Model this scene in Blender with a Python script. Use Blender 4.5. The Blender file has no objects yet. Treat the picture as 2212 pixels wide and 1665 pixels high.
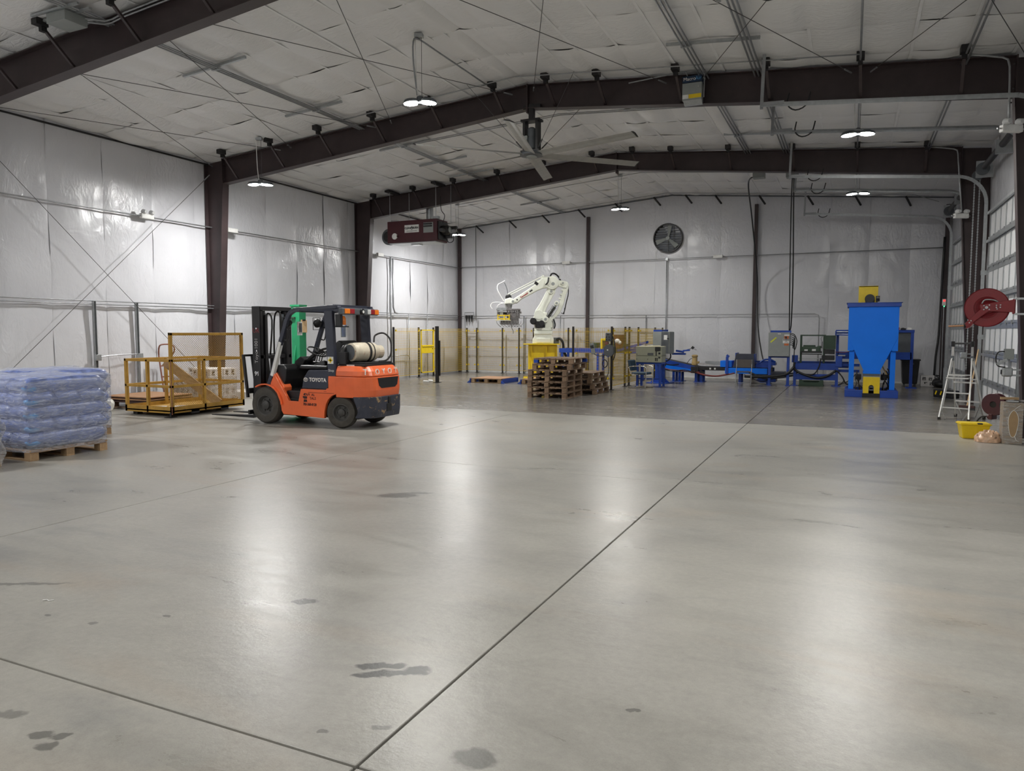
import bpy, bmesh, math, random
from mathutils import Vector, Matrix, noise as mnoise

# ------------------------------------------------------------------ camera, world, exposure
SC = bpy.context.scene
COL = SC.collection
PI = math.pi
CAM_POS = Vector((0.0, 0.0, 1.65))
F_PX, YAW, PITCH, ROLL = 1583.015, math.radians(24.753), math.radians(4.2015), math.radians(0.0912)
_f = Vector((-math.sin(YAW) * math.cos(PITCH), math.cos(YAW) * math.cos(PITCH), -math.sin(PITCH)))
_r = Vector((math.cos(YAW), math.sin(YAW), 0.0))
_u = _r.cross(_f)
_r2 = _r * math.cos(ROLL) + _u * math.sin(ROLL)
_u2 = _u * math.cos(ROLL) - _r * math.sin(ROLL)
cam_data = bpy.data.cameras.new('camera')
cam_data.sensor_width = 36.0
cam_data.lens = 36.0 * F_PX / 2212.0
cam_data.clip_end = 200.0
cam = bpy.data.objects.new('camera', cam_data)
COL.objects.link(cam)
cam.matrix_world = Matrix(((_r2.x, _u2.x, -_f.x, CAM_POS.x), (_r2.y, _u2.y, -_f.y, CAM_POS.y),
                           (_r2.z, _u2.z, -_f.z, CAM_POS.z), (0, 0, 0, 1)))
SC.camera = cam

world = bpy.data.worlds.new('world')
SC.world = world
world.use_nodes = True
world.node_tree.nodes['Background'].inputs[0].default_value = (0.02, 0.024, 0.03, 1)
world.node_tree.nodes['Background'].inputs[1].default_value = 0.3
SC.view_settings.view_transform = 'Standard'
SC.view_settings.look = 'None'
SC.view_settings.gamma = 1.0
SC.view_settings.use_curve_mapping = False
SC.view_settings.exposure = 0.0
SC.cycles.use_denoising = True
SC.cycles.max_bounces = 6
SC.cycles.diffuse_bounces = 4
SC.cycles.glossy_bounces = 3
SC.cycles.use_adaptive_sampling = True
SC.cycles.adaptive_threshold = 0.03
SC.cycles.transparent_max_bounces = 12
SC.cycles.sample_clamp_indirect = 6.0
SC.cycles.caustics_reflective = False
SC.cycles.caustics_refractive = False
LAMP_STRENGTH = 690.0
BRIGHT_LAMP_STRENGTH = 960.0  # raised so the long wall comes out brighter
DIM_LAMP_STRENGTH = 150.0  # lamp over the hopper dimmed to keep the rear wall there dark

# building constants (metres; X across, Y along the hall away from the camera)
XL, XR, YB, YF = -14.77, 2.80, 26.70, -11.0
RIDGE_X, EAVE, RISE = -5.98, 5.82, 0.72
FRAMES_Y = (7.65, 13.75, 19.85)
PURLIN_X = [-13.7, -12.25, -10.85, -9.4, -7.97, -6.54, -5.42, -4.4, -2.95, -1.43, 0.0, 1.43]


def ceil_z(x):
    if x <= RIDGE_X:
        return EAVE + RISE * (x - XL) / (RIDGE_X - XL)
    return EAVE + RISE * (XR - x) / (XR - RIDGE_X)


rnd = random.Random(7)

# ------------------------------------------------------------------ mesh builder


class MB:
    def __init__(self):
        self.v = []
        self.f = []

    def add(self, vs, fs):
        o = len(self.v)
        self.v += [tuple(p) for p in vs]
        self.f += [tuple(i + o for i in f) for f in fs]
        return self

    def box(self, x0, x1, y0, y1, z0, z1, M=None):
        vs = [Vector((x, y, z)) for x in (x0, x1) for y in (y0, y1) for z in (z0, z1)]
        if M is not None:
            vs = [M @ p for p in vs]
        return self.add(vs, [(0, 1, 3, 2), (4, 6, 7, 5), (0, 4, 5, 1), (2, 3, 7, 6), (0, 2, 6, 4), (1, 5, 7, 3)])

    def cbox(self, c, s, rot=(0, 0, 0)):
        from mathutils import Euler
        M = Matrix.Translation(c) @ Euler(rot).to_matrix().to_4x4()
        return self.box(-s[0] / 2, s[0] / 2, -s[1] / 2, s[1] / 2, -s[2] / 2, s[2] / 2, M)

    def beam(self, p0, p1, w, h, up=(0, 0, 1)):
        p0, p1 = Vector(p0), Vector(p1)
        d = (p1 - p0).normalized()
        up = Vector(up)
        if abs(d.dot(up)) > 0.98:
            up = Vector((1, 0, 0)) if abs(d.x) < 0.9 else Vector((0, 1, 0))
        s = d.cross(up).normalized()
        t = s.cross(d).normalized()
        vs = []
        for p in (p0, p1):
            for a, b in ((-1, -1), (1, -1), (1, 1), (-1, 1)):
                vs.append(p + s * (a * w / 2) + t * (b * h / 2))
        return self.add(vs, [(0, 1, 2, 3), (7, 6, 5, 4), (0, 4, 5, 1), (1, 5, 6, 2), (2, 6, 7, 3), (3, 7, 4, 0)])

    def cyl(self, p0, p1, r0, r1=None, n=12, caps=True):
        r1 = r0 if r1 is None else r1
        p0, p1 = Vector(p0), Vector(p1)
        d = (p1 - p0).normalized()
        a = Vector((0, 0, 1)) if abs(d.z) < 0.9 else Vector((1, 0, 0))
        s = d.cross(a).normalized()
        t = d.cross(s)
        vs = []
        for p, r in ((p0, r0), (p1, r1)):
            for i in range(n):
                an = 2 * PI * i / n
                vs.append(p + s * (r * math.cos(an)) + t * (r * math.sin(an)))
        fs = [(i, (i + 1) % n, n + (i + 1) % n, n + i) for i in range(n)]
        if caps:
            fs += [tuple(range(n - 1, -1, -1)), tuple(range(n, 2 * n))]
        return self.add(vs, fs)

    def tube(self, pts, r, n=6, closed=False, smooth=0):
        P = [Vector(p) for p in pts]
        if smooth and len(P) > 2:
            Q = []
            m = len(P)
            for i in range(m if closed else m - 1):
                g = lambda k: P[k % m] if closed else P[max(0, min(m - 1, k))]
                a, b, c, d = g(i - 1), g(i), g(i + 1), g(i + 2)
                for k in range(smooth):
                    t = k / smooth
                    Q.append(0.5 * ((2 * b) + (c - a) * t + (2 * a - 5 * b + 4 * c - d) * t * t + (3 * b - a - 3 * c + d) * t ** 3))
            if not closed:
                Q.append(P[-1])
            P = Q
        m = len(P)
        vs, prev = [], None
        for i, p in enumerate(P):
            if closed:
                d = P[(i + 1) % m] - P[i - 1]
            else:
                d = P[min(i + 1, m - 1)] - P[max(i - 1, 0)]
            d = d.normalized() if d.length > 1e-9 else Vector((0, 0, 1))
            if prev is None:
                a = Vector((0, 0, 1)) if abs(d.z) < 0.9 else Vector((1, 0, 0))
                s = d.cross(a).normalized()
            else:
                s = (prev - d * prev.dot(d))
                s = s.normalized() if s.length > 1e-6 else d.cross(Vector((0.3, 0.5, 0.8))).normalized()
            prev = s
            t = d.cross(s)
            rr = r[i] if isinstance(r, (list, tuple)) else r
            for k in range(n):
                an = 2 * PI * k / n
                vs.append(p + s * (rr * math.cos(an)) + t * (rr * math.sin(an)))
        fs = []
        for i in range(m if closed else m - 1):
            j = (i + 1) % m
            for k in range(n):
                k2 = (k + 1) % n
                fs.append((i * n + k, i * n + k2, j * n + k2, j * n + k))
        if not closed:
            fs += [tuple(range(n - 1, -1, -1)), tuple(range((m - 1) * n, m * n))]
        return self.add(vs, fs)

    def prism(self, poly, axis, a, b):
        n = len(poly)

        def p3(u, v, w):
            return {'x': (w, u, v), 'y': (u, w, v), 'z': (u, v, w)}[axis]
        vs = [p3(u, v, a) for u, v in poly] + [p3(u, v, b) for u, v in poly]
        fs = [(i, (i + 1) % n, n + (i + 1) % n, n + i) for i in range(n)]
        fs += [tuple(range(n - 1, -1, -1)), tuple(range(n, 2 * n))]
        return self.add(vs, fs)

    def lathe(self, prof, c, axis='z', n=24, close=True):
        c = Vector(c)
        ax = {'x': (Vector((0, 1, 0)), Vector((0, 0, 1)), Vector((1, 0, 0))),
              'y': (Vector((0, 0, 1)), Vector((1, 0, 0)), Vector((0, 1, 0))),
              'z': (Vector((1, 0, 0)), Vector((0, 1, 0)), Vector((0, 0, 1)))}[axis]
        vs = []
        for r, h in prof:
            for i in range(n):
                an = 2 * PI * i / n
                vs.append(c + ax[0] * (r * math.cos(an)) + ax[1] * (r * math.sin(an)) + ax[2] * h)
        fs = []
        for j in range(len(prof) - 1):
            for i in range(n):
                fs.append((j * n + i, j * n + (i + 1) % n, (j + 1) * n + (i + 1) % n, (j + 1) * n + i))
        if close:
            m = len(prof)
            if prof[0][0] > 1e-6:
                fs.append(tuple(range(n - 1, -1, -1)))
            if prof[-1][0] > 1e-6:
                fs.append(tuple(range((m - 1) * n, m * n)))
        return self.add(vs, fs)

    def ball(self, c, r, n=12, m=8):
        if not isinstance(r, (tuple, list)):
            r = (r, r, r)
        c = Vector(c)
        vs = [c + Vector((0, 0, -r[2]))]
        for j in range(1, m):
            th = PI * j / m - PI / 2
            for i in range(n):
                an = 2 * PI * i / n
                vs.append(c + Vector((r[0] * math.cos(th) * math.cos(an), r[1] * math.cos(th) * math.sin(an), r[2] * math.sin(th))))
        vs.append(c + Vector((0, 0, r[2])))
        fs = []
        for i in range(n):
            fs.append((0, 1 + (i + 1) % n, 1 + i))
            fs.append((len(vs) - 1, 1 + (m - 2) * n + i, 1 + (m - 2) * n + (i + 1) % n))
        for j in range(m - 2):
            for i in range(n):
                a = 1 + j * n + i
                b = 1 + j * n + (i + 1) % n
                fs.append((a, b, b + n, a + n))
        return self.add(vs, fs)

    def grid(self, fn, nu, nv):
        vs = [fn(i / nu, j / nv) for j in range(nv + 1) for i in range(nu + 1)]
        fs = [(j * (nu + 1) + i, j * (nu + 1) + i + 1, (j + 1) * (nu + 1) + i + 1, (j + 1) * (nu + 1) + i)
              for j in range(nv) for i in range(nu)]
        return self.add(vs, fs)

    def mesh(self, name):
        me = bpy.data.meshes.new(name)
        me.from_pydata(self.v, [], self.f)
        bm = bmesh.new()
        bm.from_mesh(me)
        bmesh.ops.recalc_face_normals(bm, faces=bm.faces)
        bm.to_mesh(me)
        bm.free()
        return me

    def build(self, name, m, parent=None, bevel=0.0, smooth=False, loc=None, seg=2, recalc=True):
        if recalc:
            me = self.mesh(name)
        else:
            me = bpy.data.meshes.new(name)
            me.from_pydata(self.v, [], self.f)
        me.materials.append(m)
        if smooth:
            me.polygons.foreach_set('use_smooth', [True] * len(me.polygons))
            if smooth == 'auto':
                try:
                    me.set_sharp_from_angle(angle=math.radians(40))
                except Exception:
                    pass
        o = bpy.data.objects.new(name, me)
        COL.objects.link(o)
        if parent is not None:
            o.parent = parent
        if loc is not None:
            o.location = loc
        if bevel > 0:
            b = o.modifiers.new('edge', 'BEVEL')
            b.width = bevel
            b.segments = seg
            b.limit_method = 'ANGLE'
            b.angle_limit = math.radians(40)
        return o


def thing(name, label, cat, loc=(0, 0, 0), rz=0.0, group=None):
    o = bpy.data.objects.new(name, None)
    COL.objects.link(o)
    o.location = loc
    o.rotation_euler = (0, 0, rz)
    o.empty_display_size = 0.1
    o['label'] = label
    o['category'] = cat
    if group:
        o['group'] = group
    return o


def tag(o, label, cat, group=None, kind=None):
    o['label'] = label
    o['category'] = cat
    if group:
        o['group'] = group
    if kind:
        o['kind'] = kind
    return o


def struct(name, label=None, loc=(0, 0, 0)):
    o = bpy.data.objects.new(name, None)
    COL.objects.link(o)
    o.location = loc
    o['kind'] = 'structure'
    if label:
        o['label'] = label
    return o


def kids(o):
    return list(o.children)


def copy_tree(o, parent=None):
    c = o.copy()
    COL.objects.link(c)
    if parent is not None:
        c.parent = parent
    for ch in kids(o):
        copy_tree(ch, c)
    return c


def text_obj(name, s, size, m, parent, origin, xdir, ydir, align='CENTER', depth=0.002, bold=0.0, spacing=1.0, xscale=1.0):
    cu = bpy.data.curves.new(name, 'FONT')
    cu.body = s
    cu.size = size
    cu.align_x = align
    cu.align_y = 'CENTER'
    cu.extrude = depth
    cu.offset = bold
    cu.space_character = spacing
    cu.resolution_u = 3
    tmp = bpy.data.objects.new(name, cu)
    COL.objects.link(tmp)
    dg = bpy.context.evaluated_depsgraph_get()
    me = bpy.data.meshes.new_from_object(tmp.evaluated_get(dg))
    bpy.data.objects.remove(tmp)
    me.name = name
    x = Vector(xdir).normalized()
    y = Vector(ydir).normalized()
    z = x.cross(y)
    o_ = Vector(origin)
    for v in me.vertices:
        p = v.co.copy()
        v.co = o_ + x * (p.x * xscale) + y * p.y + z * p.z
    me.materials.clear()
    me.materials.append(m)
    o = bpy.data.objects.new(name, me)
    COL.objects.link(o)
    if parent is not None:
        o.parent = parent
    return o


# ------------------------------------------------------------------ materials
def _nt(name):
    m = bpy.data.materials.new(name)
    m.use_nodes = True
    nt = m.node_tree
    b = nt.nodes['Principled BSDF']
    return m, nt, b


def N(nt, t, **kw):
    n = nt.nodes.new(t)
    for k, v in kw.items():
        if k.startswith('i_'):
            n.inputs[k[2:].replace('_', ' ')].default_value = v
        else:
            setattr(n, k, v)
    return n


def obj_coord(nt, scale=(1, 1, 1), out='Object'):
    tc = N(nt, 'ShaderNodeTexCoord')
    mp = N(nt, 'ShaderNodeMapping')
    mp.inputs['Scale'].default_value = scale
    nt.links.new(tc.outputs[out], mp.inputs['Vector'])
    return mp.outputs['Vector']


def noise_tex(nt, vec, scale, detail=4, rough=0.55, dist=0.0):
    n = N(nt, 'ShaderNodeTexNoise')
    n.inputs['Scale'].default_value = scale
    n.inputs['Detail'].default_value = detail
    n.inputs['Roughness'].default_value = rough
    n.inputs['Distortion'].default_value = dist
    nt.links.new(vec, n.inputs['Vector'])
    return n.outputs['Fac']


def ramp(nt, fac, stops):
    r = N(nt, 'ShaderNodeValToRGB')
    el = r.color_ramp.elements
    while len(el) < len(stops):
        el.new(0.5)
    for e, (p, c) in zip(el, stops):
        e.position = p
        e.color = (c, c, c, 1) if isinstance(c, (int, float)) else (*c, 1)
    nt.links.new(fac, r.inputs['Fac'])
    return r.outputs['Color']


def mixc(nt, fac, a, b, mode='MIX'):
    m = N(nt, 'ShaderNodeMix', data_type='RGBA', blend_type=mode)
    for s, v in (('Factor', fac), ('A', a), ('B', b)):
        sock = [i for i in m.inputs if i.name == s and i.type in (('RGBA',) if s != 'Factor' else ('VALUE',))][0]
        if isinstance(v, (int, float)):
            sock.default_value = v
        elif isinstance(v, tuple):
            sock.default_value = (*v, 1)
        else:
            nt.links.new(v, sock)
    return [o for o in m.outputs if o.type == 'RGBA'][0]


def bump(nt, b, h, strength=0.3, dist=0.01):
    bp = N(nt, 'ShaderNodeBump')
    bp.inputs['Strength'].default_value = strength
    bp.inputs['Distance'].default_value = dist
    nt.links.new(h, bp.inputs['Height'])
    nt.links.new(bp.outputs['Normal'], b.inputs['Normal'])


def simple(name, col, rough=0.5, metal=0.0, var=0.12, scale=6.0, bmp=0.0, wear=None, wear_amt=0.0, coat=0.0, spec=0.5):
    """painted / plain surface with a little mottling; wear = colour that shows through scratches"""
    m, nt, b = _nt(name)
    vec = obj_coord(nt)
    n1 = noise_tex(nt, vec, scale, 5, 0.6)
    dark = tuple(c * (1 - var) for c in col)
    light = tuple(min(1, c * (1 + var)) for c in col)
    c = ramp(nt, n1, [(0.3, dark), (0.7, light)])
    if wear:
        w = noise_tex(nt, vec, scale * 2.2, 8, 0.7, 0.6)
        wf = ramp(nt, w, [(0.62 - wear_amt * 0.12, 0.0), (0.66 - wear_amt * 0.10, 1.0)])
        c = mixc(nt, wf, c, wear)
    nt.links.new(c, b.inputs['Base Color'])
    b.inputs['Roughness'].default_value = rough
    b.inputs['Metallic'].default_value = metal
    b.inputs['Specular IOR Level'].default_value = spec
    if coat:
        b.inputs['Coat Weight'].default_value = coat
        b.inputs['Coat Roughness'].default_value = 0.15
    if bmp:
        bump(nt, b, noise_tex(nt, vec, scale * 5, 4), bmp, 0.004)
    return m


def wood(name, a, b_, scale=(1.0, 9.0, 9.0), rough=0.75):
    m, nt, b = _nt(name)
    vec = obj_coord(nt, scale)
    n1 = noise_tex(nt, vec, 2.2, 6, 0.65, 0.8)
    info = N(nt, 'ShaderNodeObjectInfo')
    c = ramp(nt, n1, [(0.28, a), (0.72, b_)])
    hs = N(nt, 'ShaderNodeHueSaturation')
    mr = N(nt, 'ShaderNodeMapRange')
    mr.inputs['To Min'].default_value = 0.7
    mr.inputs['To Max'].default_value = 1.25
    nt.links.new(info.outputs['Random'], mr.inputs['Value'])
    nt.links.new(mr.outputs['Result'], hs.inputs['Value'])
    nt.links.new(c, hs.inputs['Color'])
    nt.links.new(hs.outputs['Color'], b.inputs['Base Color'])
    b.inputs['Roughness'].default_value = rough
    bump(nt, b, n1, 0.25, 0.004)
    return m


def emit(name, col, strength):
    m, nt, b = _nt(name)
    b.inputs['Base Color'].default_value = (*col, 1)
    b.inputs['Emission Color'].default_value = (*col, 1)
    b.inputs['Emission Strength'].default_value = strength
    return m


def concrete(name, base, rough0, rough1):
    m, nt, b = _nt(name)
    tc = N(nt, 'ShaderNodeNewGeometry')
    pos = tc.outputs['Position']
    mp = N(nt, 'ShaderNodeMapping')
    mp.inputs['Scale'].default_value = (0.9, 2.6, 1.0)
    mp.inputs['Rotation'].default_value = (0, 0, 0.5)
    nt.links.new(pos, mp.inputs['Vector'])
    big = noise_tex(nt, pos, 0.42, 6, 0.62, 0.6)
    smear = noise_tex(nt, mp.outputs['Vector'], 0.9, 7, 0.68, 0.9)
    fine = noise_tex(nt, pos, 22.0, 6, 0.75)
    grit = noise_tex(nt, pos, 140.0, 3, 0.7)
    lo = tuple(c * 0.66 for c in base)
    hi = tuple(min(1, c * 1.20) for c in base)
    c1 = ramp(nt, big, [(0.30, lo), (0.70, hi)])
    c2 = ramp(nt, smear, [(0.30, tuple(c * 0.62 for c in base)), (0.50, base), (0.74, tuple(min(1, c * 1.18) for c in base))])
    c = mixc(nt, 0.42, c1, c2)
    # warm brownish tint patches
    warm = noise_tex(nt, mp.outputs['Vector'], 0.33, 4, 0.6, 1.2)
    wf = ramp(nt, warm, [(0.54, 0.0), (0.72, 0.5)])
    c = mixc(nt, wf, c, (base[0] * 1.02, base[1] * 0.88, base[2] * 0.76))
    cool = ramp(nt, noise_tex(nt, mp.outputs['Vector'], 0.5, 4, 0.6, 0.7), [(0.58, 0.0), (0.76, 0.6)])
    c = mixc(nt, cool, c, (base[0] * 0.62, base[1] * 0.65, base[2] * 0.70))
    fr = ramp(nt, fine, [(0.25, 0.86), (0.75, 1.10)])
    c = mixc(nt, 1.0, c, fr, 'MULTIPLY')
    gr = ramp(nt, grit, [(0.30, 0.90), (0.5, 1.0), (0.8, 1.05)])
    c = mixc(nt, 1.0, c, gr, 'MULTIPLY')
    # scattered round drips
    vo = N(nt, 'ShaderNodeTexVoronoi', feature='F1')
    vo.inputs['Scale'].default_value = 2.3
    nt.links.new(pos, vo.inputs['Vector'])
    ds = ramp(nt, vo.outputs['Distance'], [(0.055, 1.0), (0.085, 0.0)])
    gate = ramp(nt, noise_tex(nt, pos, 0.55, 3), [(0.56, 0.0), (0.62, 0.45)])
    dm = mixc(nt, 1.0, ds, gate, 'MULTIPLY')
    c = mixc(nt, dm, c, tuple(x * 0.42 for x in base))
    # scrape lines
    mp2 = N(nt, 'ShaderNodeMapping')
    mp2.inputs['Scale'].default_value = (0.5, 6.0, 1.0)
    mp2.inputs['Rotation'].default_value = (0, 0, 1.1)
    nt.links.new(pos, mp2.inputs['Vector'])
    sl = ramp(nt, noise_tex(nt, mp2.outputs['Vector'], 3.0, 8, 0.8, 1.0), [(0.66, 0.0), (0.72, 0.35)])
    c = mixc(nt, sl, c, tuple(min(1, x * 1.35) for x in base))
    nt.links.new(c, b.inputs['Base Color'])
    rr = ramp(nt, smear, [(0.25, rough0), (0.75, rough1)])
    nt.links.new(rr, b.inputs['Roughness'])
    b.inputs['Specular IOR Level'].default_value = 0.38
    add = N(nt, 'ShaderNodeMath', operation='ADD')
    nt.links.new(noise_tex(nt, pos, 9.0, 5, 0.6), add.inputs[0])
    mul = N(nt, 'ShaderNodeMath', operation='MULTIPLY')
    nt.links.new(fine, mul.inputs[0])
    mul.inputs[1].default_value = 0.35
    nt.links.new(mul.outputs[0], add.inputs[1])
    ad2 = N(nt, 'ShaderNodeMath', operation='ADD')
    ml2 = N(nt, 'ShaderNodeMath', operation='MULTIPLY')
    nt.links.new(noise_tex(nt, pos, 55.0, 3, 0.6), ml2.inputs[0])
    ml2.inputs[1].default_value = 0.22
    nt.links.new(add.outputs[0], ad2.inputs[0])
    nt.links.new(ml2.outputs[0], ad2.inputs[1])
    bump(nt, b, ad2.outputs[0], 0.34, 0.006)
    return m


def vinyl(name, base, rough, wr=0.5, axis='x'):
    """glossy white faced insulation: fine wrinkles, stronger in patches"""
    m, nt, b = _nt(name)
    g = N(nt, 'ShaderNodeNewGeometry')
    pos = g.outputs['Position']
    mp = N(nt, 'ShaderNodeMapping')
    mp.inputs['Rotation'].default_value = (0.5, 0.5, 0.4) if axis != 'z' else (0, 0, 0.25)
    mp.inputs['Scale'].default_value = (1.0, 1.0, 0.45) if axis != 'z' else (0.5, 1.4, 1.0)
    nt.links.new(pos, mp.inputs['Vector'])
    w1 = noise_tex(nt, mp.outputs['Vector'], 5.5, 5, 0.55, 2.4)
    w2 = noise_tex(nt, pos, 1.4, 3, 0.5, 1.0)
    patch = ramp(nt, noise_tex(nt, pos, 0.55, 3, 0.5), [(0.42, 0.10), (0.62, 1.0)])
    h = mixc(nt, 1.0, w1, patch, 'MULTIPLY')
    h2 = mixc(nt, 0.45, h, w2)
    bump(nt, b, h2, wr, 0.05)
    n1 = noise_tex(nt, pos, 1.1, 4)
    c = ramp(nt, n1, [(0.3, tuple(x * 0.95 for x in base)), (0.7, base)])
    nt.links.new(c, b.inputs['Base Color'])
    b.inputs['Roughness'].default_value = rough
    b.inputs['Specular IOR Level'].default_value = 0.5
    return m


def film(name, tint, alpha, rough=0.12):
    m, nt, b = _nt(name)
    b.inputs['Base Color'].default_value = (*tint, 1)
    b.inputs['Roughness'].default_value = rough
    b.inputs['Specular IOR Level'].default_value = 0.9
    vec = obj_coord(nt, (1.0, 1.0, 4.5))
    h = noise_tex(nt, vec, 5.0, 5, 0.6, 2.0)
    bump(nt, b, h, 1.0, 0.07)
    a = ramp(nt, h, [(0.35, alpha * 0.55), (0.7, min(1, alpha * 1.6))])
    nt.links.new(a, b.inputs['Alpha'])
    return m


MT = {}
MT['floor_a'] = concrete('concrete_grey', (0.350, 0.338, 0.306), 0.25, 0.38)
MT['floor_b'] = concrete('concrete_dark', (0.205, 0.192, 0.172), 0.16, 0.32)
MT['band'] = simple('white_band', (0.80, 0.80, 0.80), 0.45, var=0.05)
MT['joint'] = simple('joint_filler', (0.030, 0.025, 0.018), 0.9, bmp=0.6, scale=30)
MT['wall'] = vinyl('vinyl_wall', (0.64, 0.645, 0.675), 0.25, 0.8)
MT['ceil'] = vinyl('vinyl_ceiling', (0.79, 0.79, 0.785), 0.40, 1.0, 'z')
MT['steel'] = simple('oxide_primer_steel', (0.040, 0.026, 0.027), 0.50, var=0.25, scale=2.0, wear=(0.11, 0.04, 0.02), wear_amt=-0.5)
MT['black_steel'] = simple('black_steel', (0.014, 0.013, 0.014), 0.5)
MT['galv'] = simple('galvanised', (0.42, 0.44, 0.45), 0.38, 0.75, scale=14)
MT['conduit'] = simple('conduit_metal', (0.34, 0.35, 0.36), 0.42, 0.6, scale=10)
MT['cable'] = simple('steel_cable', (0.09, 0.09, 0.09), 0.5, 0.5)
MT['black'] = simple('black_plastic', (0.012, 0.012, 0.013), 0.45)
MT['rubber'] = simple('black_rubber', (0.020, 0.019, 0.018), 0.8, bmp=0.2, scale=10)
MT['tire'] = simple('dusty_tire', (0.060, 0.054, 0.046), 0.85, var=0.3, bmp=0.3, scale=8)
MT['rim'] = simple('rim_paint', (0.055, 0.053, 0.050), 0.6, var=0.3)
MT['orange'] = simple('orange_paint', (0.84, 0.155, 0.045), 0.36, var=0.08, scale=3, wear=(0.30, 0.10, 0.05), wear_amt=-0.6, coat=0.2)
MT['navy'] = simple('navy_grey_paint', (0.034, 0.038, 0.058), 0.42, var=0.15, scale=4)
MT['navy_worn'] = simple('navy_worn_paint', (0.034, 0.038, 0.058), 0.5, var=0.2, scale=4, wear=(0.36, 0.24, 0.12), wear_amt=0.35)
MT['white'] = simple('white_paint', (0.78, 0.78, 0.76), 0.45)
MT['letter'] = simple('white_letter', (0.82, 0.78, 0.74), 0.5)
MT['decal_black'] = simple('decal_black', (0.035, 0.006, 0.006), 0.6)
MT['black_letter'] = simple('black_letter', (0.01, 0.01, 0.01), 0.6)
MT['amber'] = simple('amber_lens', (0.85, 0.22, 0.02), 0.2)
MT['red_lens'] = simple('red_lens', (0.30, 0.02, 0.02), 0.2)
MT['clear_lens'] = simple('clear_lens', (0.55, 0.56, 0.56), 0.15)
MT['mirror'] = simple('mirror_glass', (0.75, 0.78, 0.75), 0.08, 0.9)
MT['cage'] = simple('mustard_paint', (0.40, 0.225, 0.035), 0.55, var=0.18, scale=5, wear=(0.12, 0.06, 0.02), wear_amt=-0.2)
MT['tank'] = simple('tank_cream', (0.62, 0.56, 0.44), 0.45, var=0.15, scale=7, wear=(0.45, 0.20, 0.12), wear_amt=0.1)
MT['yellow'] = simple('safety_yellow', (0.78, 0.56, 0.012), 0.42, var=0.08)
MT['fence_yellow'] = simple('fence_yellow', (0.62, 0.42, 0.03), 0.5, var=0.1)
MT['post_dark'] = simple('fence_post_dark', (0.016, 0.013, 0.012), 0.45)
MT['robot'] = simple('robot_ivory', (0.76, 0.78, 0.69), 0.38, var=0.05)
MT['robot_grey'] = simple('robot_grey', (0.33, 0.33, 0.31), 0.5)
MT['grip'] = simple('gripper_metal', (0.22, 0.21, 0.21), 0.42, 0.6, var=0.35, scale=20)
MT['blue'] = simple('hopper_blue', (0.003, 0.19, 0.90), 0.5, var=0.04, scale=2, spec=0.3)
MT['blue_d'] = simple('conveyor_blue', (0.012, 0.060, 0.36), 0.42, var=0.15, scale=4)
MT['belt'] = simple('belt_black', (0.016, 0.016, 0.018), 0.7)
MT['green'] = simple('machine_green', (0.016, 0.25, 0.105), 0.4, var=0.1)
MT['dgreen'] = simple('dark_green', (0.030, 0.060, 0.036), 0.5, var=0.15)
MT['maroon'] = simple('heater_maroon', (0.055, 0.008, 0.013), 0.4, var=0.12)
MT['reel'] = simple('reel_red', (0.22, 0.012, 0.018), 0.38, var=0.1)
MT['grey'] = simple('cabinet_grey', (0.27, 0.29, 0.28), 0.5, var=0.06)
MT['grey_d'] = simple('dark_grey', (0.09, 0.10, 0.11), 0.5)
MT['olive'] = simple('controller_olive', (0.36, 0.37, 0.28), 0.5, var=0.05)
MT['cream'] = simple('cream_top', (0.66, 0.63, 0.45), 0.5)
MT['brass'] = simple('motor_tan', (0.42, 0.29, 0.11), 0.45)
MT['aluminium'] = simple('aluminium', (0.62, 0.62, 0.60), 0.32, 0.85, var=0.1)
MT['chrome'] = simple('chrome', (0.72, 0.72, 0.72), 0.15, 0.95)
MT['pallet'] = wood('pallet_wood_weathered', (0.15, 0.095, 0.058), (0.29, 0.195, 0.125))
MT['pallet_light'] = wood('pallet_wood_tan', (0.27, 0.165, 0.085), (0.44, 0.30, 0.17))
MT['handle_wood'] = wood('pale_wood', (0.50, 0.33, 0.17), (0.66, 0.47, 0.27))
MT['chip'] = simple('brown_sheet', (0.36, 0.20, 0.105), 0.75, var=0.06)
MT['sheet_edge'] = simple('dark_sheet', (0.060, 0.025, 0.022), 0.6)
MT['card'] = simple('cardboard', (0.37, 0.28, 0.185), 0.8, var=0.06)
MT['box_white'] = simple('white_carton', (0.62, 0.60, 0.58), 0.7, var=0.04)
MT['bag_blue'] = simple('bag_blue', (0.19, 0.25, 0.52), 0.30, var=0.35, scale=9, bmp=0.5)
MT['bag_end'] = simple('bag_light_blue', (0.12, 0.40, 0.82), 0.3)
MT['film'] = film('stretch_film', (0.76, 0.80, 0.92), 0.36, 0.10)
MT['film_white'] = film('stretch_film_white', (0.86, 0.86, 0.86), 0.36)
MT['roll'] = simple('film_roll', (0.80, 0.80, 0.74), 0.35)
MT['rust'] = simple('rusty_handle', (0.22, 0.085, 0.055), 0.55)
MT['tote'] = simple('tote_yellow', (0.80, 0.58, 0.01), 0.35, var=0.05)
MT['plastic_bag'] = simple('tan_plastic_bag', (0.62, 0.40, 0.26), 0.30, var=0.3, scale=14, bmp=0.6)
MT['chair_blue'] = simple('chair_vinyl', (0.020, 0.050, 0.085), 0.5)
MT['chair_grey'] = simple('folding_chair_brown', (0.10, 0.085, 0.075), 0.4)
MT['door_panel'] = simple('door_white', (0.74, 0.75, 0.76), 0.42, var=0.04)
MT['label_white'] = simple('label_white', (0.72, 0.72, 0.70), 0.6)
MT['label_orange'] = simple('label_orange', (0.55, 0.15, 0.05), 0.6)
MT['tape_yellow'] = simple('tape_yellow', (0.62, 0.66, 0.06), 0.5)
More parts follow.
